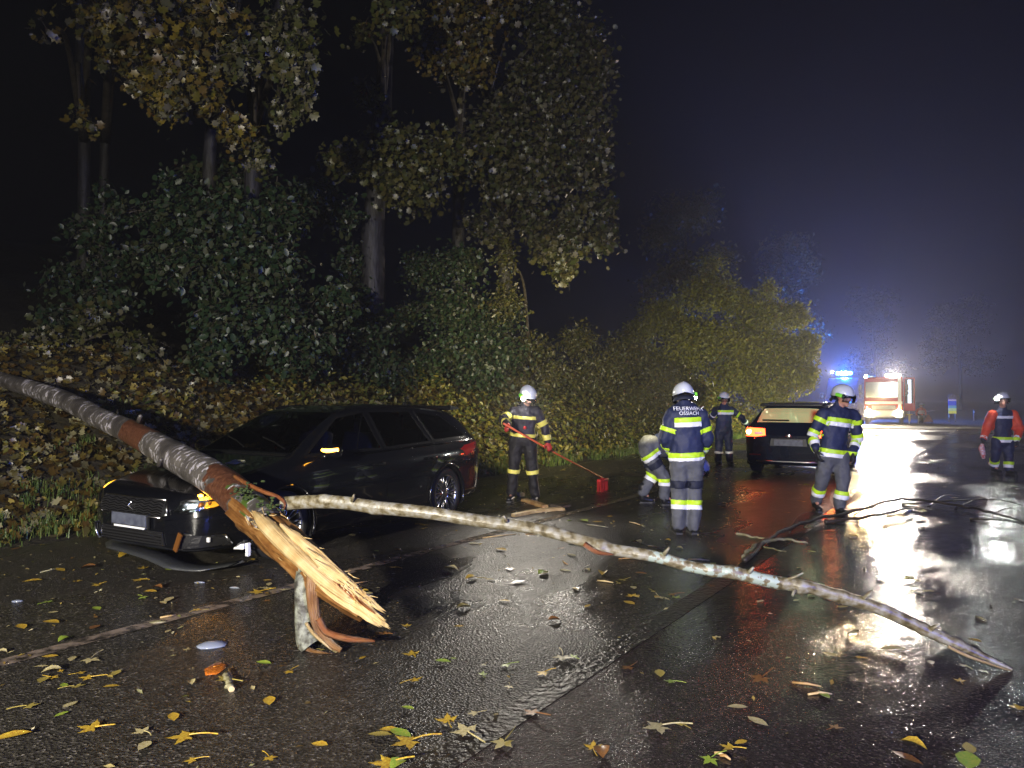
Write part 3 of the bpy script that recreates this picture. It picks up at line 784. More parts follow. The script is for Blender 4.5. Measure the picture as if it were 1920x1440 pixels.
def birch_bark(name, bare, moss):
    """grey bark with pale streaks running round the stem; bare = stretches (from, to, centre around, width) where the bark is gone"""
    m = bpy.data.materials.new(name); m.use_nodes = True
    nt = m.node_tree; b = nt.nodes['Principled BSDF']; L = nt.links.new
    uvn = nt.nodes.new('ShaderNodeUVMap'); tc = nt.nodes.new('ShaderNodeTexCoord')
    mp = nt.nodes.new('ShaderNodeMapping'); mp.inputs['Scale'].default_value = (15, 4.5, 1); L(uvn.outputs[0], mp.inputs['Vector'])
    n1 = nd(nt, 'ShaderNodeTexNoise', Scale=1.5, Detail=5.0, Distortion=0.7); L(mp.outputs[0], n1.inputs['Vector'])
    n2 = nd(nt, 'ShaderNodeTexNoise', Scale=4.0, Detail=6.0); L(tc.outputs['Object'], n2.inputs['Vector'])
    n3 = nd(nt, 'ShaderNodeTexNoise', Scale=30.0, Detail=4.0); L(tc.outputs['Object'], n3.inputs['Vector'])
    def ramp(src, p0, p1, c0, c1):
        r = nt.nodes.new('ShaderNodeValToRGB')
        r.color_ramp.elements[0].position = p0; r.color_ramp.elements[0].color = (*c0, 1)
        r.color_ramp.elements[1].position = p1; r.color_ramp.elements[1].color = (*c1, 1)
        L(src, r.inputs[0]); return r
    def mix(f, a_, b_):
        x = nt.nodes.new('ShaderNodeMix'); x.data_type = 'RGBA'
        if hasattr(f, 'links'): L(f, x.inputs[0])
        else: x.inputs[0].default_value = f
        for q, s in ((a_, 6), (b_, 7)):
            if isinstance(q, tuple): x.inputs[s].default_value = (*q, 1)
            else: L(q, x.inputs[s])
        return x.outputs[2]
    def math_(op, a_, b_=None):
        x = nt.nodes.new('ShaderNodeMath'); x.operation = op
        for i, q in enumerate((a_, b_)):
            if q is None: continue
            if isinstance(q, (int, float)): x.inputs[i].default_value = q
            else: L(q, x.inputs[i])
        return x.outputs[0]
    streak = ramp(n1.outputs[0], 0.54, 0.58, (0, 0, 0), (1, 1, 1)).outputs[0]
    dark = ramp(n2.outputs[0], 0.35, 0.65, (0.040, 0.036, 0.034), (0.115, 0.105, 0.095)).outputs[0]
    patchy = ramp(n2.outputs[0], 0.43, 0.55, (0, 0, 0), (1, 1, 1)).outputs[0]
    col = mix(math_('MULTIPLY', streak, patchy), dark, (0.44, 0.42, 0.46))
    sep = nt.nodes.new('ShaderNodeSeparateXYZ'); L(uvn.outputs[0], sep.inputs[0])
    wob = math_('MULTIPLY', math_('SUBTRACT', n2.outputs[0], 0.5), 1.1)
    s_ = math_('ADD', sep.outputs[0], wob)
    msk = None
    for (a0, a1, c, w) in bare:
        u = math_('MULTIPLY', math_('GREATER_THAN', s_, a0), math_('LESS_THAN', s_, a1))
        # distance around, wrapped
        dd = math_('ABSOLUTE', math_('SUBTRACT', math_('FRACT', math_('ADD', math_('SUBTRACT', sep.outputs[1], c), 0.5)), 0.5))
        k = math_('MULTIPLY', u, math_('LESS_THAN', math_('ADD', dd, wob), w))
        msk = k if msk is None else math_('MAXIMUM', msk, k)
    if msk is not None:
        wood = ramp(n3.outputs[0], 0.35, 0.7, (0.055, 0.020, 0.011), (0.115, 0.048, 0.025)).outputs[0]
        col = mix(msk, col, wood)
    for (a0, a1) in moss:
        u = math_('MULTIPLY', math_('GREATER_THAN', s_, a0), math_('LESS_THAN', s_, a1))
        g = math_('MULTIPLY', u, ramp(n2.outputs[0], 0.54, 0.58, (0, 0, 0), (1, 1, 1)).outputs[0])
        col = mix(g, col, (0.05, 0.085, 0.015))
    L(col, b.inputs['Base Color'])
    b.inputs['Roughness'].default_value = 0.36
    b.inputs['Specular IOR Level'].default_value = 0.55
    b1 = nd(nt, 'ShaderNodeBump', Strength=0.9, Distance=0.012); L(n1.outputs[0], b1.inputs['Height'])
    b2 = nd(nt, 'ShaderNodeBump', Strength=0.7, Distance=0.006); L(n3.outputs[0], b2.inputs['Height']); L(b1.outputs[0], b2.inputs['Normal'])
    L(b2.outputs[0], b.inputs['Normal'])
    return m
def wood_mat(name, c0, c1, c2):
    """torn wood: fibres along the piece (uv x)"""
    m = bpy.data.materials.new(name); m.use_nodes = True
    nt = m.node_tree; b = nt.nodes['Principled BSDF']; L = nt.links.new
    uvn = nt.nodes.new('ShaderNodeUVMap'); tc = nt.nodes.new('ShaderNodeTexCoord')
    mp = nt.nodes.new('ShaderNodeMapping'); mp.inputs['Scale'].default_value = (2.0, 26, 1); L(uvn.outputs[0], mp.inputs['Vector'])
    n1 = nd(nt, 'ShaderNodeTexNoise', Scale=1.6, Detail=5.0); L(mp.outputs[0], n1.inputs['Vector'])
    n2 = nd(nt, 'ShaderNodeTexNoise', Scale=9.0, Detail=4.0); L(tc.outputs['Object'], n2.inputs['Vector'])
    r = nt.nodes.new('ShaderNodeValToRGB'); e = r.color_ramp.elements
    e[0].position = 0.3; e[0].color = (*c0, 1); e[1].position = 0.66; e[1].color = (*c2, 1); q = e.new(0.48); q.color = (*c1, 1)
    ad = nt.nodes.new('ShaderNodeMath'); ad.operation = 'MULTIPLY_ADD'; ad.inputs[1].default_value = 0.55
    mu = nt.nodes.new('ShaderNodeMath'); mu.operation = 'MULTIPLY'; mu.inputs[1].default_value = 0.45
    L(n2.outputs[0], mu.inputs[0]); L(n1.outputs[0], ad.inputs[0]); L(mu.outputs[0], ad.inputs[2]); L(ad.outputs[0], r.inputs[0])
    L(r.outputs[0], b.inputs['Base Color'])
    b.inputs['Roughness'].default_value = 0.42
    bp = nd(nt, 'ShaderNodeBump', Strength=1.0, Distance=0.012); L(n1.outputs[0], bp.inputs['Height']); L(bp.outputs[0], b.inputs['Normal'])
    return m
_tr = [P(a, b, c) for a, b, c in ((-190, 650, 12.9), (-90, 684, 11.7), (0, 712, 10.6), (120, 748, 9.3), (190, 783, 8.45), (250, 808, 7.8), (290, 832, 7.35), (332, 856, 6.9), (410, 900, 6.15), (462, 944, 5.62), (512, 990, 5.12))]
_al = np.concatenate([[0], np.cumsum([(a - b).length for a, b in zip(_tr[1:], _tr[:-1])])])
S_A0, S_A1, S_B0, S_B1 = _al[5] - 0.12, _al[6] - 0.10, _al[8] + 0.10, _al[9] - 0.10
m_trunk = birch_bark('fallen_trunk_bark', [(S_A0, S_A1, 0.5, 0.62), (S_B0, S_B1, 0.5, 0.62)], [(S_B1, S_B1 + 0.6)])
m_limb = birch_bark('pale_limb_bark', [], [])
m_fresh = wood_mat('fresh_torn_wood', (0.34, 0.20, 0.07), (0.52, 0.37, 0.17), (0.66, 0.53, 0.30))
m_brown = wood_mat('brown_torn_wood', (0.06, 0.022, 0.007), (0.15, 0.065, 0.017), (0.28, 0.15, 0.05))
m_strip = wood_mat('red_bark_strip', (0.12, 0.03, 0.010), (0.22, 0.07, 0.022), (0.30, 0.14, 0.05))

def limb_mat():
    m = bpy.data.materials.new('branch_bark'); m.use_nodes = True
    nt = m.node_tree; b = nt.nodes['Principled BSDF']; L = nt.links.new
    uvn = nt.nodes.new('ShaderNodeUVMap'); tc = nt.nodes.new('ShaderNodeTexCoord')
    n2 = nd(nt, 'ShaderNodeTexNoise', Scale=22.0, Detail=6.0); L(tc.outputs['Object'], n2.inputs['Vector'])
    n1 = nd(nt, 'ShaderNodeTexNoise', Scale=3.0, Detail=4.0); L(tc.outputs['Object'], n1.inputs['Vector'])
    r = nt.nodes.new('ShaderNodeValToRGB'); e = r.color_ramp.elements
    e[0].position = 0.33; e[0].color = (0.07, 0.055, 0.026, 1); e[1].position = 0.62; e[1].color = (0.26, 0.25, 0.20, 1); q = e.new(0.45); q.color = (0.16, 0.135, 0.075, 1)
    L(n2.outputs[0], r.inputs[0])
    sep = nt.nodes.new('ShaderNodeSeparateXYZ'); L(uvn.outputs[0], sep.inputs[0])
    def m_(op, a, bb):
        x = nt.nodes.new('ShaderNodeMath'); x.operation = op
        for i, k in enumerate((a, bb)):
            if isinstance(k, (int, float)): x.inputs[i].default_value = k
            else: L(k, x.inputs[i])
        return x.outputs[0]
    u = m_('MULTIPLY', m_('GREATER_THAN', sep.outputs[0], 2.55), m_('LESS_THAN', sep.outputs[0], 3.35))
    g = m_('MULTIPLY', u, m_('GREATER_THAN', m_('ADD', n2.outputs[0], m_('MULTIPLY', n1.outputs[0], 0.4)), 0.71))
    x = nt.nodes.new('ShaderNodeMix'); x.data_type = 'RGBA'; L(g, x.inputs[0]); L(r.outputs[0], x.inputs[6]); x.inputs[7].default_value = (0.30, 0.36, 0.30, 1)
    L(x.outputs[2], b.inputs['Base Color'])
    b.inputs['Roughness'].default_value = 0.4
    bp = nd(nt, 'ShaderNodeBump', Strength=1.0, Distance=0.006); L(n2.outputs[0], bp.inputs['Height']); L(bp.outputs[0], b.inputs['Normal'])
    return m
m_branch = limb_mat()
m_chunk_early = pbr('pale_wood_fibre', (0.36, 0.22, 0.08), 0.5, var=(20, (0.60, 0.47, 0.25)))
ft = empty('fallen_tree', G(595, 1217))
tag(ft, 'broken fallen tree lying over the bonnet of the dark estate car', 'tree')
def T(px, py, d): return P(px, py, d) - ft.location
# trunk: from the bank, over the bonnet, to the break
tr = [(-190, 650, 12.9, .11), (-90, 684, 11.7, .11), (0, 711, 10.6, .112), (120, 750, 9.3, .118), (190, 786, 8.45, .122), (250, 812, 7.8, .128), (332, 858, 6.9, .138), (410, 902, 6.15, .142), (462, 946, 5.62, .140), (512, 990, 5.12, .115)]
sp_ = spline([(*T(a, b, c), r) for a, b, c, r in tr], 10)
V_, F_, T_ = uv_tube([q[:3] for q in sp_], [q[3] for q in sp_], 28, 0.05, seed=4)
trunk_len = T_[-1][0]
mk('trunk', V_, F_, m_trunk, ft, True, T_)
# knobs where twigs broke off
for px, py, d, a in ((83, 757, 9.6, 0), (262, 790, 7.5, 1), (300, 872, 6.85, 2)):
    q = T(px, py, d); kb = MB(); kb.tube([q, q + Vector((0.03, -0.05, 0.05)), q + Vector((0.05, -0.08, 0.06))], [0.035, 0.022, 0.016], n=8); kb.build('twig_stub', m_limb, ft, True)
# torn core: a flattened half log running down to the tip
core = [(458, 955, 5.58, .125), (522, 1008, 5.02, .118), (580, 1058, 4.62, .105), (640, 1112, 4.38, .075), (684, 1146, 4.25, .045)]
sp_ = spline([(*T(a, b, c), r) for a, b, c, r in core], 8)
V_, F_, T_ = uv_tube([q[:3] for q in sp_], [q[3] for q in sp_], 56, 0.10, seed=9, bumpf=lambda s, t: 0.010 * math.sin(t * 7 + s * 3) + 0.008 * math.sin(t * 13 - s * 5) + 0.006 * math.sin(t * 23 + s * 9) + 0.004 * math.sin(t * 31 - 14 * s))
mk('torn_core', V_, F_, m_brown, ft, True, T_)
def shard(a, b, w, th, mat, name='splinter', seg=9, jag=3, lift=0.0, blunt=0.0):
    """long splinter: a blade from a to b with a ragged end"""
    a, b = Vector(a), Vector(b); d = (b - a); L_ = d.length; d /= L_
    s = d.cross(Vector((0, -1, 0.35))).normalized(); n = s.cross(d).normalized()
    V = []; F = []; U = []
    for i in range(seg + 1):
        t = i / seg
        ww = w * (0.35 + 0.65 * min(1, t * 5)) * (1 - 0.55 * max(0, t - 0.5) * 2) * random.uniform(0.9, 1.1)
        c = a + d * L_ * t + n * (lift * math.sin(math.pi * t))
        h = th * (1 - 0.6 * t) * random.uniform(0.8, 1.2)
        for k, (x, y) in enumerate(((-1, 0), (-0.5, 0.9), (0.1, 1.0), (0.6, 0.7), (1, 0), (0, -0.8))):
            V.append(c + s * (x * ww / 2 + random.uniform(-1, 1) * w * 0.03) + n * (y * h)); U.append((t * L_, k / 6 * w * 4))
    for i in range(seg):
        for k in range(6): F.append((i * 6 + k, i * 6 + (k + 1) % 6, (i + 1) * 6 + (k + 1) % 6, (i + 1) * 6 + k))
    F.append((5, 4, 3, 2, 1, 0))
    base = seg * 6
    # ragged fibres at the end
    for k in range(6):
        q = len(V); ln = random.uniform(0.3, 1.0) * w * 1.3 * (1 - blunt)
        m0, m1 = V[base + k], V[base + (k + 1) % 6]
        V.append((m0 + m1) / 2 * 0.75 + (V[base] + V[base + 4]) / 2 * 0.25 + d * ln); U.append((L_ + ln, k / 6))
        F.append((base + k, base + (k + 1) % 6, q))
    cc = len(V); V.append((V[base] + V[base + 4]) / 2 + d * 0.01); U.append((L_, 0))
    for k in range(6): F.append((base + k, cc - 6 + k, cc)); F.append((cc - 6 + k, base + (k + 1) % 6, cc))
    return mk(name, V, F, mat, ft, False, U)
# pale rounded tear on top and the long splinters
sp_ = spline([(*T(478, 962, 5.18), .02), (*T(500, 985, 4.98), .052), (*T(545, 1030, 4.66), .056), (*T(600, 1080, 4.38), .046), (*T(650, 1120, 4.2), .03), (*T(672, 1136, 4.15), .012)], 7)
V_, F_, T_ = uv_tube([q[:3] for q in sp_], [q[3] for q in sp_], 14, 0.06, seed=21)
mk('pale_tear', V_, F_, m_fresh, ft, True, T_)
for (p0, p1, w, th, mt) in (
        ((528, 985, 4.80), (664, 1098, 4.20), .060, .020, m_fresh), ((548, 1002, 4.70), (684, 1118, 4.14), .062, .020, m_fresh), ((575, 1030, 4.52), (700, 1130, 4.10), .060, .018, m_fresh),
        ((590, 1050, 4.42), (711, 1140, 4.07), .055, .016, m_fresh), ((600, 1066, 4.38), (704, 1150, 4.06), .055, .016, m_fresh), ((596, 1078, 4.36), (716, 1166, 4.02), .060, .018, m_fresh),
        ((606, 1092, 4.33), (719, 1171, 4.01), .045, .014, m_fresh), ((600, 1092, 4.34), (702, 1168, 4.05), .055, .016, m_fresh), ((590, 1088, 4.37), (690, 1160, 4.08), .050, .016, m_fresh),
        ((560, 1040, 4.55), (650, 1112, 4.2), .06, .018, m_brown), ((515, 990, 4.88), (628, 1080, 4.4), .055, .018, m_brown), ((610, 1068, 4.36), (688, 1132, 4.12), .03, .012, m_strip),
        ((480, 965, 5.2), (590, 1085, 4.5), .055, .02, m_brown), ((470, 985, 5.2), (575, 1092, 4.5), .05, .018, m_strip), ((618, 1085, 4.3), (700, 1148, 4.04), .02, .008, m_strip), ((500, 1010, 5.0), (600, 1100, 4.42), .04, .015, m_brown), ((630, 1096, 4.28), (718, 1160, 4.0), .025, .008, m_fresh)):
    shard(T(*p0), T(*p1), w, th, mt)
fb = MB()
for k in range(150):
    t = random.random()
    a0 = T(470 + 200 * t + random.gauss(0, 10), 962 + 160 * t + random.gauss(0, 12), 5.25 - 1.08 * t ** .8 - .03)
    dd = (T(712, 1165, 4.05) - T(480, 965, 5.2)).normalized() + Vector((random.gauss(0, .14), random.gauss(0, .14), random.gauss(0, .14)))
    L_ = random.uniform(.04, .16)
    fb.tube([a0, a0 + dd * L_ * .5, a0 + dd * L_ + Vector((0, 0, random.gauss(0, .008)))], [.004, .003, .001], n=4, cap=False)
for k in range(70):
    t = random.random()
    a0 = T(648 + 52 * t + random.gauss(0, 5), 1096 + 58 * t + random.gauss(0, 6), 4.22 - .16 * t)
    dd = Vector((.62, -.30, -.45)) + Vector((random.gauss(0, .2), random.gauss(0, .2), random.gauss(0, .2)))
    fb.tube([a0, a0 + dd * random.uniform(.03, .09)], [.004, .001], n=4, cap=False)
o = fb.build('wood_fibres', m_chunk_early, ft); o['kind'] = 'stuff'
# limb standing on the road below the break
leg = [(584, 1050, 4.64, .075), (574, 1090, 4.54, .066), (573, 1135, 4.50, .060), (574, 1172, 4.48, .060), (580, 1196, 4.46, .072), (590, 1214, 4.43, .080)]
sp_ = spline([(*T(a, b, c), r) for a, b, c, r in leg], 6)
V_, F_, T_ = uv_tube([q[:3] for q in sp_], [q[3] for q in sp_], 18, 0.12, seed=13)
for v in V_: v.z = max(v.z, 0.004)
mk('standing_limb', V_, F_, pbr('lichen_bark', (0.035, 0.032, 0.026), 0.55, bump=(40, .012), var=(22, (0.20, 0.21, 0.17))), ft, True, T_)
sp_ = spline([(*T(590, 1078, 4.46), .05), (*T(586, 1110, 4.43), .040), (*T(589, 1145, 4.42), .034), (*T(598, 1178, 4.40), .030), (*T(618, 1205, 4.37), .024), (*T(640, 1220, 4.34), .014)], 6)
V_, F_, T_ = uv_tube([q[:3] for q in sp_], [q[3] for q in sp_], 12, 0.1, seed=14)
mk('bare_wood', V_, F_, m_brown, ft, True, T_)
def bark_strip(pts, w, mat=None, name='bark_strip', th=0.006):
    q = [Vector(k) for k in spline(pts, 7)]
    V = []; F = []; U = []; s = 0
    for i, p in enumerate(q):
        d = (q[min(i + 1, len(q) - 1)] - q[max(i - 1, 0)]).normalized()
        a = d.cross(Vector((0, -1, 0.2))).normalized(); n = a.cross(d)
        ww = w * (1 - 0.75 * (i / (len(q) - 1)) ** 3) / 2
        for x, y in ((-1, 0), (0, 1), (1, 0), (0, -1)): V.append(p + a * x * ww + n * y * th); U.append((i * .05, x * 0.2))
    for i in range(len(q) - 1):
        for k in range(4): F.append((i * 4 + k, i * 4 + (k + 1) % 4, (i + 1) * 4 + (k + 1) % 4, (i + 1) * 4 + k))
    F += [(3, 2, 1, 0), tuple(range(len(V) - 4, len(V)))]
    return mk(name, V, F, mat or m_strip, ft, True, U)
bark_strip([T(597, 1160, 4.38), T(612, 1185, 4.35), T(648, 1197, 4.29), T(675, 1200, 4.27), T(703, 1202, 4.25)], 0.045)
bark_strip([T(574, 1168, 4.42), T(588, 1188, 4.38), T(608, 1206, 4.35), T(622, 1219, 4.34)], 0.022, m_fresh)
bark_strip([T(560, 1210, 4.40), T(590, 1222, 4.37), T(620, 1228, 4.35), T(650, 1230, 4.33)], 0.03, m_brown)
bark_strip([T(438, 892, 5.55), T(465, 908, 5.3), T(495, 922, 5.15), T(522, 932, 5.08), T(534, 944, 5.05), T(532, 956, 5.05)], 0.034, m_strip, th=0.009)
for p0, p1 in (((545, 1010, 4.72), (600, 1042, 4.6)), ((560, 1012, 4.7), (612, 1052, 4.5)), ((560, 1020, 4.65), (618, 1062, 4.45))):
    bark_strip([T(*p0), (T(*p0) + T(*p1)) / 2 + Vector((0, 0, .02)), T(*p1)], 0.02, m_strip)
# leaf stuck to the foot of the limb is one of the road leaves below; long branch resting on the road
br_ = [(532, 944, 5.12, .047), (575, 941, 5.06, .046), (640, 942, 5.0, .044), (700, 950, 4.95, .043), (800, 961, 4.88, .041), (900, 977, 4.82, .040), (1000, 991, 4.75, .039), (1100, 1016, 4.67, .039), (1122, 1024, 4.65, .047), (1145, 1030, 4.63, .039), (1230, 1044, 4.57, .038), (1300, 1063, 4.52, .037), (1380, 1075, 4.47, .040), (1450, 1091, 4.43, .041), (1510, 1099, 4.39, .038), (1570, 1117, 4.35, .038), (1640, 1138, 4.30, .036), (1700, 1164, 4.25, .034), (1800, 1211, 4.17, .026), (1870, 1243, 4.11, .014), (1898, 1256, 4.075, .006)]
_sp = spline([(*T(a, b, c), r) for a, b, c, r in br_], 9)
_rn = random.Random(5)
kn_ = [_rn.uniform(0.2, 4.6) for _ in range(13)]
def knots(s, t): return sum(0.010 * math.exp(-((s - k) / .03) ** 2) * (0.5 + 0.5 * math.cos(t - i * 1.9)) for i, k in enumerate(kn_))
V_, F_, T_ = uv_tube([q[:3] for q in _sp], [q[3] for q in _sp], 18, 0.10, seed=17, bumpf=knots)
mk('long_branch', V_, F_, m_branch, ft, True, T_)
for px, py, d, dx, dz in ((660, 940, 4.93, .02, .05), (950, 978, 4.74, -.02, .04), (1245, 1040, 4.52, .03, .05), (1405, 1074, 4.42, .02, .04), (1620, 1122, 4.28, .04, .05), (1745, 1180, 4.18, .04, .03), (1490, 1106, 4.36, -.02, -.03)):
    q = T(px, py, d); kb = MB(); kb.tube([q, q + Vector((dx * .6, -.01, dz * .6)), q + Vector((dx, -.02, dz))], [.014, .010, .007], n=6, wob=.15); kb.build('twig_stub', m_branch, ft, True)
tw = MB(); tw.tube([T(1470, 1090, 4.4), T(1490, 1082, 4.38), T(1506, 1074, 4.36)], [.012, .008, .004], n=6); tw.build('twig', m_branch, ft, True)
bark_strip([T(1778, 1212, 4.14), T(1820, 1232, 4.11), T(1895, 1258, 4.06)], 0.02, m_fresh)
bark_strip([T(1095, 1020, 4.62), T(1120, 1035, 4.59), T(1150, 1040, 4.58)], 0.035, m_strip)
ms = MB()
for k in range(60):
    q = T(*random.choice([(470, 918, 5.3), (510, 948, 5.02), (455, 925, 5.35)])) + Vector((random.gauss(0, .05), random.gauss(0, .03), random.gauss(0, .03)))
    ms.ball(q, (random.uniform(.008, .022), random.uniform(.008, .02), random.uniform(.006, .012)), n=7, m=5)
m_moss = pbr('moss', (0.02, 0.034, 0.008), 0.95, bump=(160, 0.01), var=(30, (0.045, 0.07, 0.014)))
o = ms.build('moss', m_moss, ft, True); o['kind'] = 'stuff'

# ------------------------------------------------------------------ branches and wood lying on the road
m_dark_bark = pbr('wet_dark_bark', (0.022, 0.018, 0.014), 0.35, bump=(30, 0.01), var=(9, (0.06, 0.048, 0.035)))
m_mossy = pbr('mossy_twig_bark', (0.13, 0.12, 0.055), 0.5, bump=(40, 0.008), var=(14, (0.26, 0.24, 0.15)))
def lying(name, label, cat, paths, mat, group=None):
    """paths: list of (photo points on the road, lift in m, radius start, end)"""
    o0 = G(*paths[0][0][0]); root = empty(name, o0); tag(root, label, cat, group)
    for i, (pp, lift, r0, r1) in enumerate(paths):
        q = [G(*k) - o0 + Vector((0, 0, r0 * 0.7 + lift * math.sin(math.pi * j / max(1, len(pp) - 1)))) for j, k in enumerate(pp)]
        s = [Vector(k) + Vector((random.gauss(0, .35), random.gauss(0, .35), random.gauss(0, .25))) * r0 for k in spline(q, 6)] if len(q) > 2 else q
        b = MB(); b.tube(s, list(np.linspace(r0, r1, len(s))), n=9, wob=0.1); b.build('stem' if i == 0 else 'side_twig', mat, root, True)
    return root
lying('dark_branch', 'long wet dark branch lying across the road behind the walking firefighter', 'branch',
      [([(1395, 1056), (1440, 1018), (1500, 992), (1600, 968), (1690, 946), (1790, 955), (1860, 966), (1935, 985)], 0.05, .028, .012),
       ([(1545, 982), (1620, 978), (1700, 962), (1712, 956)], 0.05, .022, .008), ([(1690, 946), (1760, 948), (1850, 942), (1925, 950)], 0.05, .016, .005),
       ([(1820, 975), (1880, 985), (1930, 988)], 0.05, .014, .006), ([(1790, 955), (1830, 944), (1850, 938)], 0.05, .010, .004), ([(1480, 1000), (1500, 975), (1530, 962)], .06, .010, .003), ([(1600, 968), (1640, 952), (1665, 950)], .05, .009, .003), ([(1740, 950), (1770, 935), (1800, 930)], .04, .008, .003), ([(1860, 966), (1890, 958), (1915, 960)], .03, .008, .003), ([(1440, 1018), (1462, 1016), (1480, 1022)], .02, .008, .003)], m_dark_bark)
lying('mossy_twig', 'short curved mossy twig lying beside the long branch', 'twig', [([(1392, 1052), (1410, 1036), (1440, 1022), (1475, 1018), (1512, 1020)], 0.03, .026, .010), ([(1430, 1026), (1455, 1034), (1475, 1036)], 0.01, .010, .004)], m_mossy)
lying('pale_stick', 'pale peeled stick lying in the red tail light reflection', 'stick', [([(1378, 1002), (1410, 1008), (1436, 1012)], 0.0, .018, .008)], m_mossy)
def chunk(label, pts, w, th, mat, name='wood_chunk', cat='wood chunk', group=None):
    o0 = G(*pts[0]); q = [G(*k) - o0 for k in pts]
    d = (q[-1] - q[0]).normalized(); s = Vector((-d.y, d.x, 0)); V = []; F = []
    for i, p in enumerate(q):
        k = w / 2 * random.uniform(0.75, 1.1)
        z = random.uniform(0, 0.02)
        V += [p + s * k + Vector((0, 0, .005)), p + s * k * .8 + Vector((0, 0, th + z)), p - s * k * .7 + Vector((0, 0, th * .8 + z)), p - s * k + Vector((0, 0, .005))]
    for i in range(len(q) - 1):
        for k in range(4): F.append((i * 4 + k, i * 4 + (k + 1) % 4, (i + 1) * 4 + (k + 1) % 4, (i + 1) * 4 + k))
    F += [(3, 2, 1, 0), tuple(range(len(V) - 4, len(V)))]
    o = mk(name, V, F, mat, None); o.location = o0
    return tag(o, label, cat, group)
m_chunk = pbr('torn_bark_wood', (0.24, 0.12, 0.045), 0.45, bump=(30, 0.012), var=(10, (0.42, 0.27, 0.11)))
m_chunk2 = pbr('pale_torn_wood', (0.40, 0.27, 0.12), 0.45, bump=(30, 0.01), var=(12, (0.55, 0.42, 0.22)))
GW = 'torn wood pieces on the road'
chunk('orange brown bark slab lying at the feet of the sweeping firefighter', [(982, 940), (1000, 946), (1022, 953)], 0.12, 0.04, m_chunk, group=GW)
chunk('long pale plank of torn wood lying in front of the sweeping firefighter', [(962, 970), (1000, 962), (1030, 959), (1055, 957)], 0.10, 0.035, m_chunk2, group=GW)
chunk('dark bark curl lying behind the long torn plank', [(1030, 950), (1055, 953), (1070, 950)], 0.07, 0.03, m_dark_bark, group=GW)
chunk('small grey stub of wood between the boots of the sweeping firefighter', [(972, 932), (980, 930)], 0.08, 0.06, m_mossy, group=GW)
sticks = [((905, 1010), (968, 1003)), ((880, 1020), (902, 1021)), ((1160, 1049), (1208, 1048)), ((740, 1031), (752, 1033)), ((700, 1040), (703, 1048)), ((1055, 1053), (1065, 1060)), ((1120, 1090), (1150, 1094)), ((1050, 1070), (1070, 1072)), ((985, 1003), (1005, 1004)), ((1180, 980), (1200, 985)), ((1590, 1190), (1610, 1185)), ((1485, 1282), (1540, 1290)), ((1515, 1305), (1560, 1304)), ((1830, 1158), (1850, 1166)), ((1350, 1420), (1370, 1428)), ((1340, 1415), (1362, 1422)), ((75, 1075), (110, 1068)), ((430, 1255), (436, 1280)), ((300, 1160), (330, 1155)), ((1420, 1130), (1432, 1128)), ((640, 1100), (690, 1092)), ((1290, 1050), (1330, 1052)), ((1100, 985), (1140, 990)), ((1215, 1025), (1245, 1030)), ((1140, 1035), (1165, 1038))]
sm = [m_chunk2, m_mossy, m_chunk]
for i, (a, b) in enumerate(sticks):
    p0, p1 = G(*a), G(*b); L_ = p1 - p0
    k = MB(); k.tube([Vector((0, 0, .008)), L_ * .5 + Vector((random.gauss(0, .008), random.gauss(0, .008), .012)), L_ + Vector((0, 0, .008))], [.006, .008, .004], n=5)
    o = k.build('wood_sliver', sm[i % 3], None, True); o.location = p0
    where_ = 'far left on the road' if a[0] < 400 else 'near the broken limb' if a[0] < 800 and a[1] > 1050 else 'before the front wheel of the damaged car' if a[0] < 800 else 'behind the long branch' if a[1] < 1045 else 'in the helmet lamp reflection' if a[0] < 1200 else 'at the bottom edge of the smooth lane' if a[1] > 1400 else 'on the smooth lane' if a[1] > 1200 else 'under the long branch'
    tag(o, ('pale thin sliver of wood lying ', 'mossy thin twig sliver lying ', 'brown thin sliver of wood lying ')[i % 3] + where_, 'wood sliver', 'wood slivers scattered on the road')
# debris of the head lamp
m_clear = pbr('clear_plastic', (0.22, 0.25, 0.32), 0.12, spec=0.7, coat=0.4)
m_orange_pl = pbr('orange_lens_plastic', (0.40, 0.11, 0.012), 0.15, coat=0.6, bump=(60, 0.01))
m_black_pl = pbr('black_plastic', (0.012, 0.012, 0.013), 0.38, bump=(60, 0.002))
def dome_piece(name, label, px, py, sx, sy, h, mat, rz=0.0, cat='plastic shard'):
    V = []; F = []; n, m = 12, 5
    rr_ = [random.uniform(0.85, 1.1) for _ in range(n)]
    for lay in (0, 1):
        for i in range(m + 1):
            r = i / m
            for k in range(n):
                t = 2 * math.pi * k / n
                V.append((sx * r * rr_[k] * math.cos(t), sy * r * rr_[k] * math.sin(t), h * (1 - r * r) + 0.006 - lay * 0.005))
    o1 = (m + 1) * n
    for i in range(m):
        for k in range(n):
            k2 = (k + 1) % n
            F.append((i * n + k, (i + 1) * n + k, (i + 1) * n + k2, i * n + k2)); F.append((o1 + i * n + k, o1 + i * n + k2, o1 + (i + 1) * n + k2, o1 + (i + 1) * n + k))
    for k in range(n):
        k2 = (k + 1) % n; F.append((m * n + k, o1 + m * n + k, o1 + m * n + k2, m * n + k2))
    o = mk(name, V, F, mat, None, True); o.location = G(px, py); o.rotation_euler = (0, 0, rz)
    return tag(o, label, cat)
dome_piece('lamp_cover_shard', 'bluish clear lamp cover shard lying on the road before the broken tree', 396, 1211, .10, .07, .022, m_clear, 0.2)
dome_piece('orange_lens_shard', 'orange lens shard lying beside the clear lamp cover shard', 404, 1255, .055, .10, .010, m_orange_pl, 0.15)
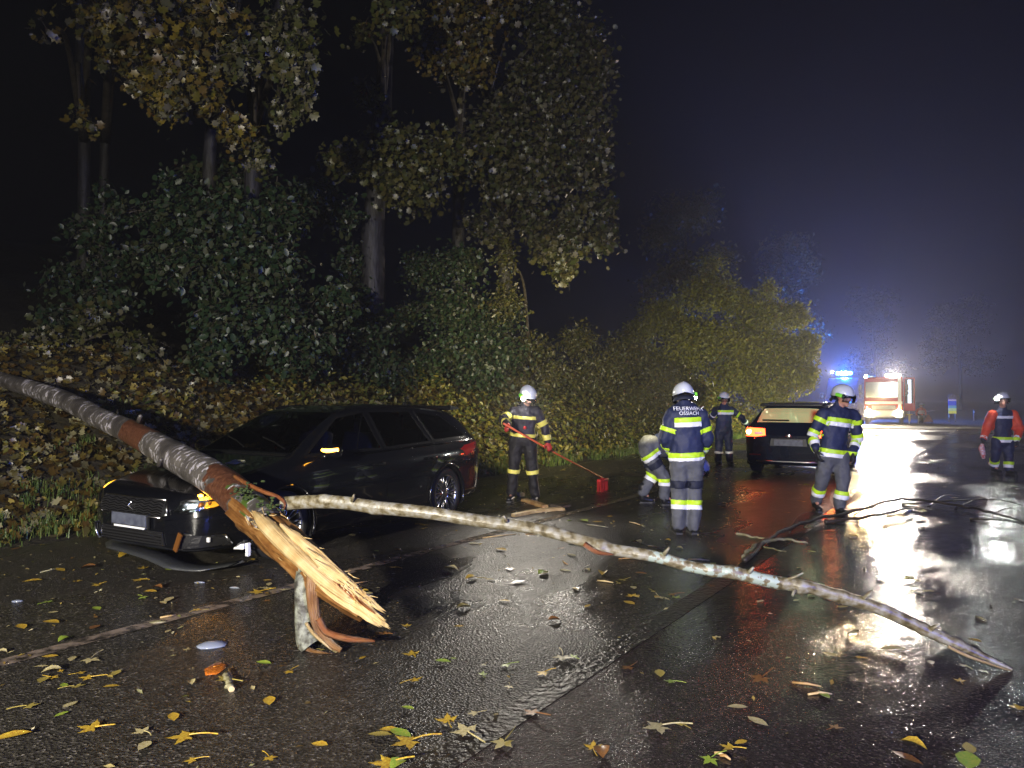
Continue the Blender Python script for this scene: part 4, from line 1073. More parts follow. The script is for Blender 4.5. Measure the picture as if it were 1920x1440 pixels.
for i, (px, py, sx, sy, mt, lb) in enumerate(((428, 1062, .05, .035, m_clear, 'small white plastic shard under the hanging bumper'), (375, 1093, .06, .02, m_clear, 'flat grey plastic shard lying in front of the bumper'), (32, 1128, .05, .03, m_clear, 'white plastic scrap lying on the wet road by the bank'), (440, 1103, .06, .012, m_clear, 'thin clear plastic strip lying near the broken limb'), (297, 1167, .07, .03, m_mossy, 'pale bark flake lying by the worn edge line'))):
    dome_piece('plastic_shard' if i < 4 else 'bark_flake', lb, px, py, sx * .8, sy, .008, mt, random.uniform(-.5, .5), 'plastic shard' if i < 4 else 'bark flake')
# cut twig with leaves in the foreground
tg = lying('cut_twig', 'short cut twig with a pale round end lying by the orange shard', 'twig', [([(424, 1268), (430, 1285), (434, 1296)], 0.0, .016, .017)], m_mossy)
k = MB(); q = G(434, 1297) - tg.location + Vector((0, 0, .013)); k.lathe(q, (G(434, 1296) - G(424, 1268)), [(.0155, -.002), (.0155, .002)], n=12); k.build('cut_end', m_chunk2, tg)

# ------------------------------------------------------------------ leaves lying on the road
LV = []
for k in range(7):
    v, f = maple_shape(0.04 + 0.06 * (k % 4), 40 + k); LV.append(('maple', v, f))
for k in range(5):
    v, f = oval_shape(0.08 + 0.10 * (k % 3), 60 + k, 0.24 + 0.05 * (k % 3)); LV.append(('oval', v, f))
LM = []
for kind, v, f in LV:
    me = bpy.data.meshes.new('fallen_leaf'); me.from_pydata(v, [], f); me.update()
    me.polygons.foreach_set('use_smooth', [True] * len(me.polygons))
    me.materials.append(None); LM.append((kind, me, min(q[2] for q in v)))
LC = {'yellow': pbr('leaf_yellow', (0.50, 0.36, 0.04), 0.32, var=(14, (0.32, 0.17, 0.02)), spec=0.6), 'green': pbr('leaf_green', (0.16, 0.30, 0.03), 0.32, var=(14, (0.32, 0.34, 0.05)), spec=0.6),
      'brown': pbr('leaf_brown', (0.24, 0.11, 0.03), 0.34, var=(14, (0.12, 0.05, 0.015)), spec=0.6), 'pale': pbr('leaf_pale', (0.48, 0.42, 0.22), 0.34, var=(14, (0.30, 0.25, 0.10)), spec=0.6), 'olive': pbr('leaf_olive', (0.24, 0.20, 0.05), 0.34, var=(14, (0.36, 0.28, 0.06)), spec=0.6)}
n_leaf = 0
def put_leaf(px, py, size, colour, kind, rz=None, label=None, tilt=0.07):
    global n_leaf
    me = random.choice([m for m in LM if m[0] == kind])
    o = bpy.data.objects.new('fallen_leaf', me[1]); COL.objects.link(o)
    o.material_slots[0].link = 'OBJECT'; o.material_slots[0].material = LC[colour]
    g = G(px, py); 
    o.rotation_euler = (random.uniform(-tilt, tilt), random.uniform(-tilt, tilt), random.uniform(0, 6.28) if rz is None else rz)
    o.scale = (size, size, size)
    o.location = (g.x, g.y, 0.006 + size * 0.045 - me[2] * size)
    spot_ = next(t_ for lim, t_ in ((lambda: py < 960, 'on the road around the feet of the firefighters'), (lambda: px < 330 and py < 1140, 'on the road in front of the damaged bumper'), (lambda: px < 620 and py < 1180, 'between the bumper and the standing limb'),
        (lambda: px < 1150 and py < 1040, 'behind the long branch near the damaged car'), (lambda: px < 1420 and py < 1080, 'behind the long branch near the lettered firefighter'), (lambda: py < 1090, 'beside the wet dark branch'), (lambda: px < 430, 'in the left corner of the road'), (lambda: px < 740, 'on the road right of the orange shard'),
        (lambda: px < 1130 and py < 1270, 'in the helmet lamp reflection before the long branch'), (lambda: px < 1130, 'along the bottom edge left of the lane joint'), (lambda: px < 1520 and py < 1260, 'right of the lane joint under the long branch'), (lambda: px < 1520, 'on the dark smooth lane near the bottom edge'), (lambda: True, 'near the ground tip of the long branch')) if lim())
    kn = 'maple leaf' if kind == 'maple' else 'narrow leaf'
    tag(o, label or f'{colour} {kn} lying {spot_}', 'leaf', 'fallen leaves scattered on the wet road')
    n_leaf += 1
named = [(175, 1370, .17, 'yellow', 'maple', 1.4, 'large yellow maple leaf with curved stem at the lower left'), (350, 1386, .17, 'yellow', 'maple', 1.8, 'flat yellow maple leaf with straight stem, second from the lower left'), (770, 1396, .19, 'yellow', 'maple', 2.2, 'big curled yellow maple leaf with long stem at the bottom of the road'),
         (875, 1378, .19, 'pale', 'maple', .5, 'withered greyish maple leaf beside the big curled yellow leaf'), (945, 1397, .17, 'olive', 'maple', 2.6, 'dull olive maple leaf with upright stem near the bottom edge'), (840, 1357, .15, 'yellow', 'maple', .2, 'flat golden maple leaf above the withered grey leaf'), (1238, 1368, .19, 'pale', 'maple', 1.9, 'yellow and brown maple leaf with long stem on the smooth lane'),
         (1428, 1276, .18, 'brown', 'maple', 2.2, 'orange brown maple leaf standing up on the dark smooth lane'), (1055, 1236, .18, 'pale', 'maple', 3.0, 'curled pale leaf with its stem pointing down in the headlamp reflection'), (1000, 1341, .13, 'brown', 'maple', .8, 'brown yellow leaf half sunk in the wet joint'), (773, 1231, .15, 'yellow', 'maple', .3, 'bright yellow leaf right of the broken limb'),
         (485, 1113, .17, 'yellow', 'maple', 2.0, 'yellow leaf left of the standing limb'), (720, 1192, .13, 'brown', 'maple', .9, 'reddish brown leaf at the end of the red bark strip'), (170, 1240, .15, 'pale', 'maple', 3.3, 'split yellow leaf near the worn edge line'), (765, 1331, .07, 'green', 'oval', 1.2, 'small bright green leaf on the left lane'), (1185, 1120, .13, 'yellow', 'maple', .4, 'yellow leaf pair in the bluish puddle'),
         (1676, 1221, .15, 'pale', 'oval', 1.4, 'boat shaped yellow leaf below the long branch'), (730, 1437, .18, 'yellow', 'maple', 1.7, 'yellow leaf cut by the bottom edge of the photo'), (1095, 978, .16, 'green', 'oval', .5, 'upright yellow green leaf behind the long branch'), (1384, 1329, .10, 'pale', 'oval', 1.5, 'pale boat shaped leaf right of the brown maple leaf'),
         (268, 1068, .14, 'yellow', 'maple', .5, 'topmost yellow leaf of the clump in front of the bumper'), (262, 1090, .14, 'yellow', 'maple', 1.5, 'lower yellow leaf of the clump in front of the bumper'), (630, 1222, .11, 'pale', 'oval', .2, 'pale leaf stuck at the foot of the broken limb'), (425, 1278, .15, 'olive', 'maple', 1.0, 'olive leaf lying over the cut twig'), (495, 1246, .09, 'green', 'oval', 1.4, 'green leaf lying left of the broken limb foot')]
for a in named: put_leaf(*a[:5], rz=a[5], label=a[6])
more = [(268, 1122, .09), (317, 1127, .10), (325, 1348, .08), (268, 1376, .10), (53, 1328, .10), (20, 1386, .13), (120, 1288, .07), (680, 1236, .06), (775, 1279, .09), (890, 1341, .07), (750, 1378, .12), (1260, 1281, .08), (1420, 1356, .10), (1545, 1306, .09), (1180, 1133, .11), (1236, 1122, .10), (1266, 1123, .10), (1335, 1100, .09), (1345, 1197, .06), (870, 1142, .10), (1018, 1078, .11), (1556, 1231, .08), (1712, 1401, .09), (1815, 1432, .14), (1700, 1425, .11), (1912, 1331, .08), (95, 1170, .12), (40, 1178, .10), (100, 1150, .06), (232, 1045, .12), (245, 1040, .11), (150, 1265, .06), (740, 1066, .10), (1125, 1036, .12), (1130, 1078, .11), (1052, 1030, .08), (1160, 1095, .06), (830, 1243, .08), (950, 1250, .08), (1020, 1265, .09), (1565, 1368, .08), (1390, 1395, .06), (1800, 1280, .07), (1845, 1262, .06), (1745, 1245, .06), (905, 1268, .07), (1075, 1235, .08), (1180, 1255, .10), (955, 1290, .06), (600, 1400, .07), (505, 1425, .08), (500, 1105, .07)]
kinds = ['maple', 'oval', 'maple', 'oval', 'oval']
cols = ['yellow', 'pale', 'olive', 'yellow', 'brown', 'yellow', 'green', 'pale']
for i, (px, py, s_) in enumerate(more): put_leaf(px, py, s_ * 1.15, random.choice(cols), random.choice(kinds))
tries = 0
while n_leaf < 285 and tries < 5000:
    tries += 1
    py = 870 + 570 * random.random() ** 1.5; px = random.uniform(0, 1920)
    if py < 1010 and px < 560: continue
    g = G(px, py); v_ = vv(g.x, g.y)
    if v_ < V_EDGE + 0.1: continue
    if py > 1150 and random.random() < 0.72: continue
    if v_ > V_MID and random.random() < 0.45: continue
    put_leaf(px, py, random.uniform(0.05, 0.12) * (1 if py > 1100 else 1.25), random.choice(cols), random.choice(kinds), tilt=0.06)
# crumbs too small to tell apart
n = 2600
u = RNG.uniform(1.5, 24, n); w_ = V_EDGE + np.abs(RNG.normal(0, 1, n)) * 3.4
w_ = np.clip(w_, V_EDGE, V_RIGHT)
p = np.array([[*UV(a, b)[:2], 0.008] for a, b in zip(u, w_)])
keep = p[:, 1] > 2.4; p = p[keep]
tag(scatter('leaf_crumbs', p, RNG.normal(size=(len(p), 3)) * 0.25 + np.array([0, 0, 1.0]), RNG.uniform(0.012, 0.05, len(p)), simple_leaf(), leaf_mat('crumb_leaves', [(0.10, 0.05, 0.015), (0.34, 0.26, 0.06), (0.5, 0.45, 0.28), (0.18, 0.2, 0.04)], 0.35)), 'tiny leaf crumbs and bark bits all over the wet road', kind='stuff')

# ================================================================== CARS
m_paint = pbr('black_car_paint', (0.003, 0.0034, 0.005), 0.18, spec=0.3, coat=1.0, coat_r=0.03)
m_navy = pbr('dark_blue_car_paint', (0.003, 0.005, 0.013), 0.18, spec=0.3, coat=1.0, coat_r=0.03)
m_trim = pbr('gloss_black_trim', (0.006, 0.006, 0.006), 0.22)
m_tyre = pbr('tyre_rubber', (0.014, 0.014, 0.014), 0.55, bump=(40, 0.004))
m_alloy = pbr('alloy', (0.55, 0.55, 0.56), 0.28, metal=1.0)
m_chrome = pbr('chrome', (0.7, 0.7, 0.72), 0.15, metal=1.0)
m_glass = clear_glass('car_glass', (0.86, 0.90, 0.87))
m_tint = clear_glass('dark_car_glass', (0.10, 0.11, 0.12))
m_lampglass = clear_glass('lamp_glass', (0.9, 0.93, 0.95))
m_redlens = pbr('red_lens', (0.30, 0.008, 0.008), 0.12, coat=1.0)
m_tail_on = glow('lit_tail_lamp', (1.0, 0.05, 0.012), 16, (0.4, 0.01, 0.01))
m_tail_hot = glow('lit_tail_lamp_bulb', (1.0, 0.45, 0.12), 60, (0.6, 0.05, 0.02))
m_ind_on = glow('lit_indicator', (1.0, 0.42, 0.03), 26, (0.5, 0.2, 0.02))
m_ind_soft = glow('lit_indicator_reflector', (1.0, 0.40, 0.02), 1.5, (0.6, 0.25, 0.03))
m_refl = pbr('lamp_reflector', (0.6, 0.62, 0.65), 0.12, metal=1.0, bump=(25, 0.01))
m_seat = pbr('seat_cloth', (0.02, 0.02, 0.022), 0.8)
m_plate = pbr('blurred_grey_plate', (0.09, 0.10, 0.13), 0.4, var=(14, (0.05, 0.055, 0.08)))
m_white = pbr('white_plastic', (0.75, 0.76, 0.78), 0.35)
m_sticker = pbr('paper_sticker', (0.55, 0.52, 0.34), 0.5, var=(45, (0.3, 0.32, 0.2)))

def in_poly(x, y, poly):
    c = False; j = len(poly) - 1
    for i in range(len(poly)):
        xi, yi = poly[i]; xj, yj = poly[j]
        if (yi > y) != (yj > y) and x < (xj - xi) * (y - yi) / (yj - yi + 1e-12) + xi: c = not c
        j = i
    return c
BASE = dict(
    xs=[2.26, 2.235, 2.17, 2.06, 1.88, 1.6, 1.3, 1.08, 0.7, 0.3, 0.0, -0.6, -1.2, -1.6, -1.85, -2.02, -2.14, -2.22, -2.27],
    w=[.46, .60, .72, .80, .86, .893, .90, .902, .905, .906, .907, .908, .905, .895, .875, .85, .82, .77, .66],
    top=[.57, .645, .69, .73, .78, .845, .905, .96, 1.19, 1.39, 1.435, 1.455, 1.44, 1.40, 1.35, 1.25, 1.10, .97, .80],
    belt=[.53, .585, .625, .66, .71, .775, .835, .885, .905, .92, .93, .945, .955, .965, .97, .972, .965, .92, .74],
    zb=[.24, .21, .19, .18, .175, .17, .165, .165, .165, .165, .165, .165, .17, .18, .20, .21, .22, .24, .30],
    rw=[.40, .52, .60, .66, .70, .72, .72, .715, .63, .575, .565, .56, .555, .55, .55, .57, .62, .66, .58],
    win=[('front_window', [(0.98, .945), (.36, 1.31), (-.08, 1.37), (-.12, .955)], 'g'), ('rear_window', [(-.19, .96), (-.16, 1.372), (-.92, 1.365), (-1.03, .985)], 't'), ('quarter_window', [(-1.12, .995), (-1.02, 1.36), (-1.52, 1.30), (-1.86, 1.06), (-1.84, 1.01)], 't')],
    ws=[(1.05, .66), (.33, .52), (.33, -.52), (1.05, -.66)], rws=[(-1.90, .50), (-2.17, .60), (-2.17, -.60), (-1.90, -.50)],
    doors=[('front_door', [(1.02, .24), (1.02, .945), (.40, 1.36), (-.12, 1.41), (-.14, .24)]), ('rear_door', [(-.14, .24), (-.12, 1.41), (-.98, 1.405), (-1.10, .99), (-.93, .62), (-.86, .24)])],
    bonnet=[(2.10, .56), (1.9, .66), (1.10, .72), (1.10, -.72), (1.9, -.66), (2.10, -.56)],
    axles=(1.318, -1.318), wr=.325)
def build_car(name, label, loc, heading, paint, spec, details):
    root = empty(name, loc, math.atan2(heading[1], heading[0]))
    tag(root, label, 'car')
    sp = dict(BASE); sp.update(spec)
    xs = np.array(sp['xs'])[::-1]
    def f(k, x): return float(np.interp(x, xs, np.array(sp[k])[::-1]))
    X = []
    for a, b in zip(sp['xs'][:-1], sp['xs'][1:]):
        n = max(1, int(round((a - b) / 0.032))); X += list(np.linspace(a, b, n, endpoint=False))
    X.append(sp['xs'][-1]); X = np.array(X)
    cols_ = {k: np.array([f(k, x) for x in X]) for k in ('w', 'top', 'belt', 'zb', 'rw')}
    for k in cols_:                                   # soften kinks
        for _ in range(3):
            c = cols_[k].copy(); cols_[k][1:-1] = 0.25 * c[:-2] + 0.5 * c[1:-1] + 0.25 * c[2:]
    rows = []
    for i, x in enumerate(X):
        w, tp, bl, zb, rw = (cols_[k][i] for k in ('w', 'top', 'belt', 'zb', 'rw'))
        mz = 0.5 * (zb + bl)
        gap = max(tp - bl, 0.02)
        pts = [(0, zb), (.55 * w, zb), (.86 * w, zb + .012), (.95 * w, zb + .05), (.985 * w, zb + .14), (.995 * w, mz - .03), (1.0 * w, mz + .08), (.99 * w, bl - .12 * min(1, (bl - zb) * 2)), (.955 * w, bl - .015), (.94 * w, bl + .01 * min(1, gap * 4)),
               (.94 * w + (rw - .94 * w) * .42, bl + gap * .40), (.94 * w + (rw - .94 * w) * .86, bl + gap * .80), (rw * .97, bl + gap * .925), (rw * .86, bl + gap * .975), (rw * .5, bl + gap * .995), (0, tp)]
        q = [k[:2] for k in spline([(a, b) for a, b in pts], 3)]
        rows.append(q)
    nh = len(rows[0]); V = []
    for x, q in zip(X, rows):
        for y, z in q: V.append(Vector((x, y, z)))
        for y, z in q[-2:0:-1]: V.append(Vector((x, -y, z)))
    n = 2 * nh - 2; F = []; C = []
    for i in range(len(X) - 1):
        for k in range(n):
            F.append((i * n + k, i * n + (k + 1) % n, (i + 1) * n + (k + 1) % n, (i + 1) * n + k))
    F.append(tuple(range(n - 1, -1, -1))); F.append(tuple(range((len(X) - 1) * n, len(X) * n)))
    F = [t[::-1] for t in F]
    tree_ = BVHTree.FromPolygons(V, F)
    parts = {}
    for t in F:
        c = sum((V[k] for k in t), Vector()) / len(t)
        if len(t) > 4: parts.setdefault('body', []).append(t); continue
        nm = (V[t[1]] - V[t[0]]).cross(V[t[2]] - V[t[0]]); nm.normalize()
        skip = False
        for ax in sp['axles']:
            if abs(c.y) > .45 and (c.x - ax) ** 2 + (c.z - sp['wr']) ** 2 < (sp['wr'] + .045) ** 2: skip = True
        if skip: continue
        who = 'body'
        sd = 'l' if c.y > 0 else 'r'
        if abs(c.y) > .3:
            for wn_, poly, kind in sp['win']:
                if in_poly(c.x, c.z, poly) and abs(nm.z) < .82 and abs(nm.y) > .3: who = (wn_, sd, kind)
        if who == 'body' and nm.z > .2:
            if in_poly(c.x, c.y, sp['ws']) : who = ('windscreen', '', 'g')
            elif in_poly(c.x, c.y, sp['rws']) and c.z > 1.0: who = ('rear_screen', '', 'g')
            elif in_poly(c.x, c.y, sp['bonnet']): who = 'bonnet'
        if who == 'body' and abs(nm.z) < .8 and abs(c.y) > .4:
            for dn, poly in sp['doors']:
                if in_poly(c.x, c.z, poly): who = (dn, sd, 'p')
        if who == 'body' and c.x < -1.98 and c.z > .52: who = 'tailgate'
        if who == 'body' and c.x > 1.86 and c.z < .72: who = 'front_bumper'
        if who == 'body' and c.x < -1.95 and c.z <= .52: who = 'rear_bumper'
        parts.setdefault(who, []).append(t)
    objs = {}
    for who, fs in parts.items():
        used = sorted({k for t in fs for k in t}); ix = {k: i for i, k in enumerate(used)}
        nm_ = who if isinstance(who, str) else who[0]
        mt = paint
        if isinstance(who, tuple): mt = {'g': m_glass, 't': m_tint, 'p': paint}[who[2]]
        objs[who] = mk(nm_, [V[k] for k in used], [[ix[k] for k in t] for t in fs], mt, root, True)
    # ---- helpers that lay pieces on the skin
    def hit(o, d):
        r = tree_.ray_cast(Vector(o), Vector(d).normalized())
        if r[0] is None:
            r = tree_.find_nearest(Vector(o) + Vector(d) * 0.5)
        return r[0], (r[1] if r[1].dot(Vector(d)) < 0 else -r[1])
    def side_pt(x, z, sgn=1, off=.004):
        p, nn = hit((x, sgn * 3, z), (0, -sgn, 0)); return p + nn * off
    def strip_on(pts, wd, mat, nm, parent=None, th=.005, cut=6):
        q = []
        for a, b in zip(pts[:-1], pts[1:]):
            for k in range(cut): q.append(a.lerp(b, k / cut))
        q.append(pts[-1])
        q2 = []
        for p in q:
            r = tree_.find_nearest(p); nn = r[1]
            if nn.dot(p - Vector((0, 0, .6))) < 0: nn = -nn
            q2.append((r[0] + nn * th, nn))
        b = MB(); VV = []; FF = []
        for i, (p, nn) in enumerate(q2):
            d = (q2[min(i + 1, len(q2) - 1)][0] - q2[max(i - 1, 0)][0]).normalized(); s = d.cross(nn).normalized()
            VV += [p + s * wd / 2 - nn * th * 1.5, p + s * wd / 2, p - s * wd / 2, p - s * wd / 2 - nn * th * 1.5]
        for i in range(len(q2) - 1):
            for k in range(3): FF.append((i * 4 + k, i * 4 + k + 1, (i + 1) * 4 + k + 1, (i + 1) * 4 + k))
        return mk(nm, VV, FF, mat, parent or root, False)
    def patch(poly, o, ux, uz, d, mat, nm, off=.008, sub=3, parent=None, depth=.012):
        """polygon (a, b) in the plane o + a ux + b uz cast along d onto the skin"""
        bm = bmesh.new(); ux, uz, o, d = Vector(ux), Vector(uz), Vector(o), Vector(d)
        vs_ = [bm.verts.new(o + ux * a + uz * b) for a, b in poly]
        bm.faces.new(vs_); bmesh.ops.triangulate(bm, faces=bm.faces[:])
        bmesh.ops.subdivide_edges(bm, edges=bm.edges[:], cuts=sub, use_grid_fill=True)
        for q in bm.verts:
            p, nn = hit(q.co, d); q.co = p - d.normalized() * off
        r = bmesh.ops.extrude_face_region(bm, geom=bm.faces[:])
        for q in r['geom']:
            if isinstance(q, bmesh.types.BMVert): q.co -= d.normalized() * depth
        bmesh.ops.recalc_face_normals(bm, faces=bm.faces[:])
        me = bpy.data.meshes.new(nm); bm.to_mesh(me); bm.free()
        return link(nm, me, mat, parent or root)
    # window surrounds and door gaps
    for sgn in (1, -1):
        for wn_, poly, kind in sp['win']:
            pts = [side_pt(x, z, sgn) for x, z in poly + poly[:1]]
            strip_on(pts, .035, m_trim, 'window_trim')
        for dn, poly in sp['doors']:
            pts = [side_pt(x, z, sgn) for x, z in poly[1:] + poly[:2]]
            strip_on(pts, .009, m_trim, 'door_gap', th=.002)
        for hx in (.02, -.95):
            p = side_pt(hx, .80, sgn, .03)
            b = MB(); b.box(p, (.19, .022, .03), bevel=.008); b.box(p - Vector((.07, sgn * .018, 0)), (.03, .04, .025)); b.box(p - Vector((-.07, sgn * .018, 0)), (.03, .04, .025))
            b.build('door_handle', paint, root, True)
        # mirror
        p = side_pt(.80, .93, sgn, 0)
        mr = empty('mirror'); bpy.data.objects.remove(mr)
        b = MB(); b.tube([p, p + Vector((0, sgn * .08, .02))], [.03, .025], n=8); b.ball(p + Vector((.0, sgn * .16, .06)), (.075, .115, .075), n=14, m=9)
        mo = b.build('mirror', paint, root, True)
        if details.get('mirror_lamp') and sgn == 1:
            b = MB(); b.tube([p + Vector((.058, sgn * .075, .075)), p + Vector((.074, sgn * .14, .072)), p + Vector((.064, sgn * .20, .075)), p + Vector((.03, sgn * .262, .085))], [.015, .019, .019, .015], n=8)
            b.build('indicator', m_ind_on, mo, True)
        # roof rail
        strip_on([Vector((x, sgn * .57, 1.44)) for x in (.15, -.4, -1.0, -1.6)], .03, m_trim, 'roof_rail', th=.03)
        strip_on([Vector((x, sgn * .9, .22)) for x in (.9, .4, 0, -.5, -.9)], .06, m_trim, 'sill_trim', th=.012)
        for ax in sp['axles']:
            b = MB(); q = []
            for k in range(25):
                t = R(-22 + 224 * k / 24); r = sp['wr'] + .045
                z = sp['wr'] + r * math.sin(t)
                if z < .12: continue
                x = ax + r * math.cos(t); yy = np.interp(x, X[::-1], cols_['w'][::-1])
                q.append(Vector((x, sgn * (yy - .008), z)))
            b.tube(q, .020, n=6); b.build('wheel_arch', paint, root, True)
            b = MB(); n_w = 24; VV = []; FF = []
            for k in range(n_w + 1):
                t = R(-25 + 230 * k / n_w); r = sp['wr'] + .05
                for y in (.88, .50): VV.append((ax + r * math.cos(t), sgn * y, sp['wr'] + r * math.sin(t)))
            for k in range(n_w): FF.append((2 * k, 2 * k + 1, 2 * k + 3, 2 * k + 2))
            c0 = len(VV); VV.append((ax, sgn * .5, sp['wr']))
            for k in range(n_w): FF.append((2 * k + 1, c0, 2 * k + 3))
            mk('wheel_well', VV, FF, m_black_pl, root)
            # wheel
            wc = Vector((ax, sgn * .775, sp['wr'])); axv = Vector((0, sgn, 0)); r = sp['wr']
            wh = MB(); wh.lathe(wc, axv, [(.235, -.10), (r - .02, -.105), (r, -.07), (r, .07), (r - .02, .10), (.245, .105), (.232, .09), (.232, -.09)], n=36, closed=True)
            wo = wh.build('wheel', m_tyre, root, True)
            rm = MB(); rm.lathe(wc, axv, [(.236, -.09), (.238, .092), (.226, .096), (.220, .06), (.216, -.08)], n=36, closed=True)
            nsp = 10
            for k in range(nsp):
                for da in (-.115, .115):
                    t = 2 * math.pi * k / nsp + da; t0 = 2 * math.pi * k / nsp + da * .35
                    e = Vector((math.cos(t), 0, math.sin(t))); e0 = Vector((math.cos(t0), 0, math.sin(t0)))
                    rm.tube([wc + e0 * .045 + axv * .068, wc + e * .13 + axv * .075, wc + e * .222 + axv * .085], [.011, .009, .010], n=5)
            rm.lathe(wc, axv, [(.055, .03), (.055, .074), (.042, .082), (.012, .084)], n=18)
            rm.build('rim', m_alloy, wo, True)
            dk = MB(); dk.lathe(wc, axv, [(.165, .0), (.165, .012)], n=28); dk.build('brake_disc', m_chrome, wo, True)
    # cabin
    ib = MB()
    ib.box((-.4, 0, .32), (2.9, 1.5, .06)); ib.box((.92, 0, .78), (.35, 1.36, .26), bevel=.05)
    ib.build('dashboard', m_seat, root)
    for sx, sy in ((.05, .36), (.05, -.36), (-.85, .38), (-.85, -.38)):
        b = MB(); b.box((sx, sy, .50), (.50, .48, .16), bevel=.05); b.box((sx - .30, sy, .82), (.15, .46, .62), bevel=.05, rot=Quaternion((0, 1, 0), R(-14))); b.box((sx - .40, sy, 1.20), (.10, .24, .16), bevel=.03)
        b.build('seat', m_seat, root, True)
    b = MB(); sw = Vector((.62, .36, .86))
    q = [sw + Vector((0.10 * math.sin(t) * .4, .18 * math.cos(t), .18 * math.sin(t) * .92)) for t in np.linspace(0, 2 * math.pi, 25)]
    b.tube(q, .014, n=6, cap=False); b.build('steering_wheel', m_seat, root, True)
    ant = MB(); p, nn = hit((-1.55, 0, 3), (0, 0, -1)); ant.box(p + Vector((-.02, 0, .03)), (.14, .03, .08), taper=.35); ant.build('roof_antenna', m_trim, root)
    return root, hit, patch, strip_on, side_pt, objs, tree_, X, cols_

car1, hit1, patch1, strip1, side1, objs1, tree1, X1, cols1 = build_car('estate_car', 'black estate car with broken front under the fallen tree', (-2.24, 8.434, 0), (-0.5025, -0.8646), m_paint, {}, dict(mirror_lamp=True))
fx, fy, fz = Vector((1, 0, 0)), Vector((0, 1, 0)), Vector((0, 0, 1))
# front end
fo = Vector((4, 0, 0))
g = patch1([(-.50, .525), (-.44, .635), (.44, .635), (.50, .525), (.42, .50), (-.42, .50)], fo, fy, fz, -fx, m_black_pl, 'grille', off=.006, depth=.012)
for r_ in range(6):
    z = .513 + r_ * .022
    q = []
    for k in range(15):
        y = -.44 + .88 * k / 14
        p, nn = hit1((4, y, z + (.007 if k % 2 else -.007)), (-1, 0, 0)); q.append(p + Vector((.026, 0, 0)))
    b = MB(); b.tube(q, .0045, n=4); b.build('grille_bar', m_trim, g)
fr = MB(); q = []
for y, z in ((-.50, .525), (-.445, .642), (.445, .642), (.50, .525), (.42, .493), (-.42, .493), (-.50, .525)):
    q.append(hit1((4, y, z), (-1, 0, 0))[0] + Vector((.022, 0, 0)))
for a, c in zip(q[:-1], q[1:]): fr.tube([a, a.lerp(c, .5) + Vector((.004, 0, 0)), c], .008, n=6)
fr.build('grille_surround', m_chrome, car1, True)
b = MB(); p = hit1((4, 0, .575), (-1, 0, 0))[0] + Vector((.03, 0, 0))
b.tube([p + Vector((0, -.035, .03)), p + Vector((0, .03, .03)), p + Vector((0, -.03, -.005)), p + Vector((0, .035, -.03)), p + Vector((0, -.035, -.03))], .009, n=6); b.build('emblem', m_chrome, car1, True)
b = MB(); b.box((2.285, 0, .445), (.022, .54, .13), bevel=.006); ph = b.build('plate_holder', m_black_pl, car1)
b = MB(); b.box((2.299, 0, .452), (.008, .50, .10)); b.build('number_plate', m_plate, ph)
b = MB(); b.box((2.305, .02, .388), (.012, .44, .016)); b.build('plate_strip', m_white, ph)
lo = patch1([(-.46, .255), (-.44, .37), (.44, .37), (.46, .255)], fo, fy, fz, -fx, m_black_pl, 'lower_intake', off=.005, depth=.01)
for r_ in range(4):
    q = [hit1((4, -.43 + .86 * k / 10, 0.275 + r_ * .026), (-1, 0, 0))[0] + Vector((.022, 0, 0)) for k in range(11)]
    b = MB(); b.tube(q, .0045, n=4); b.build('intake_bar', m_alloy if r_ == 3 else m_trim, lo)
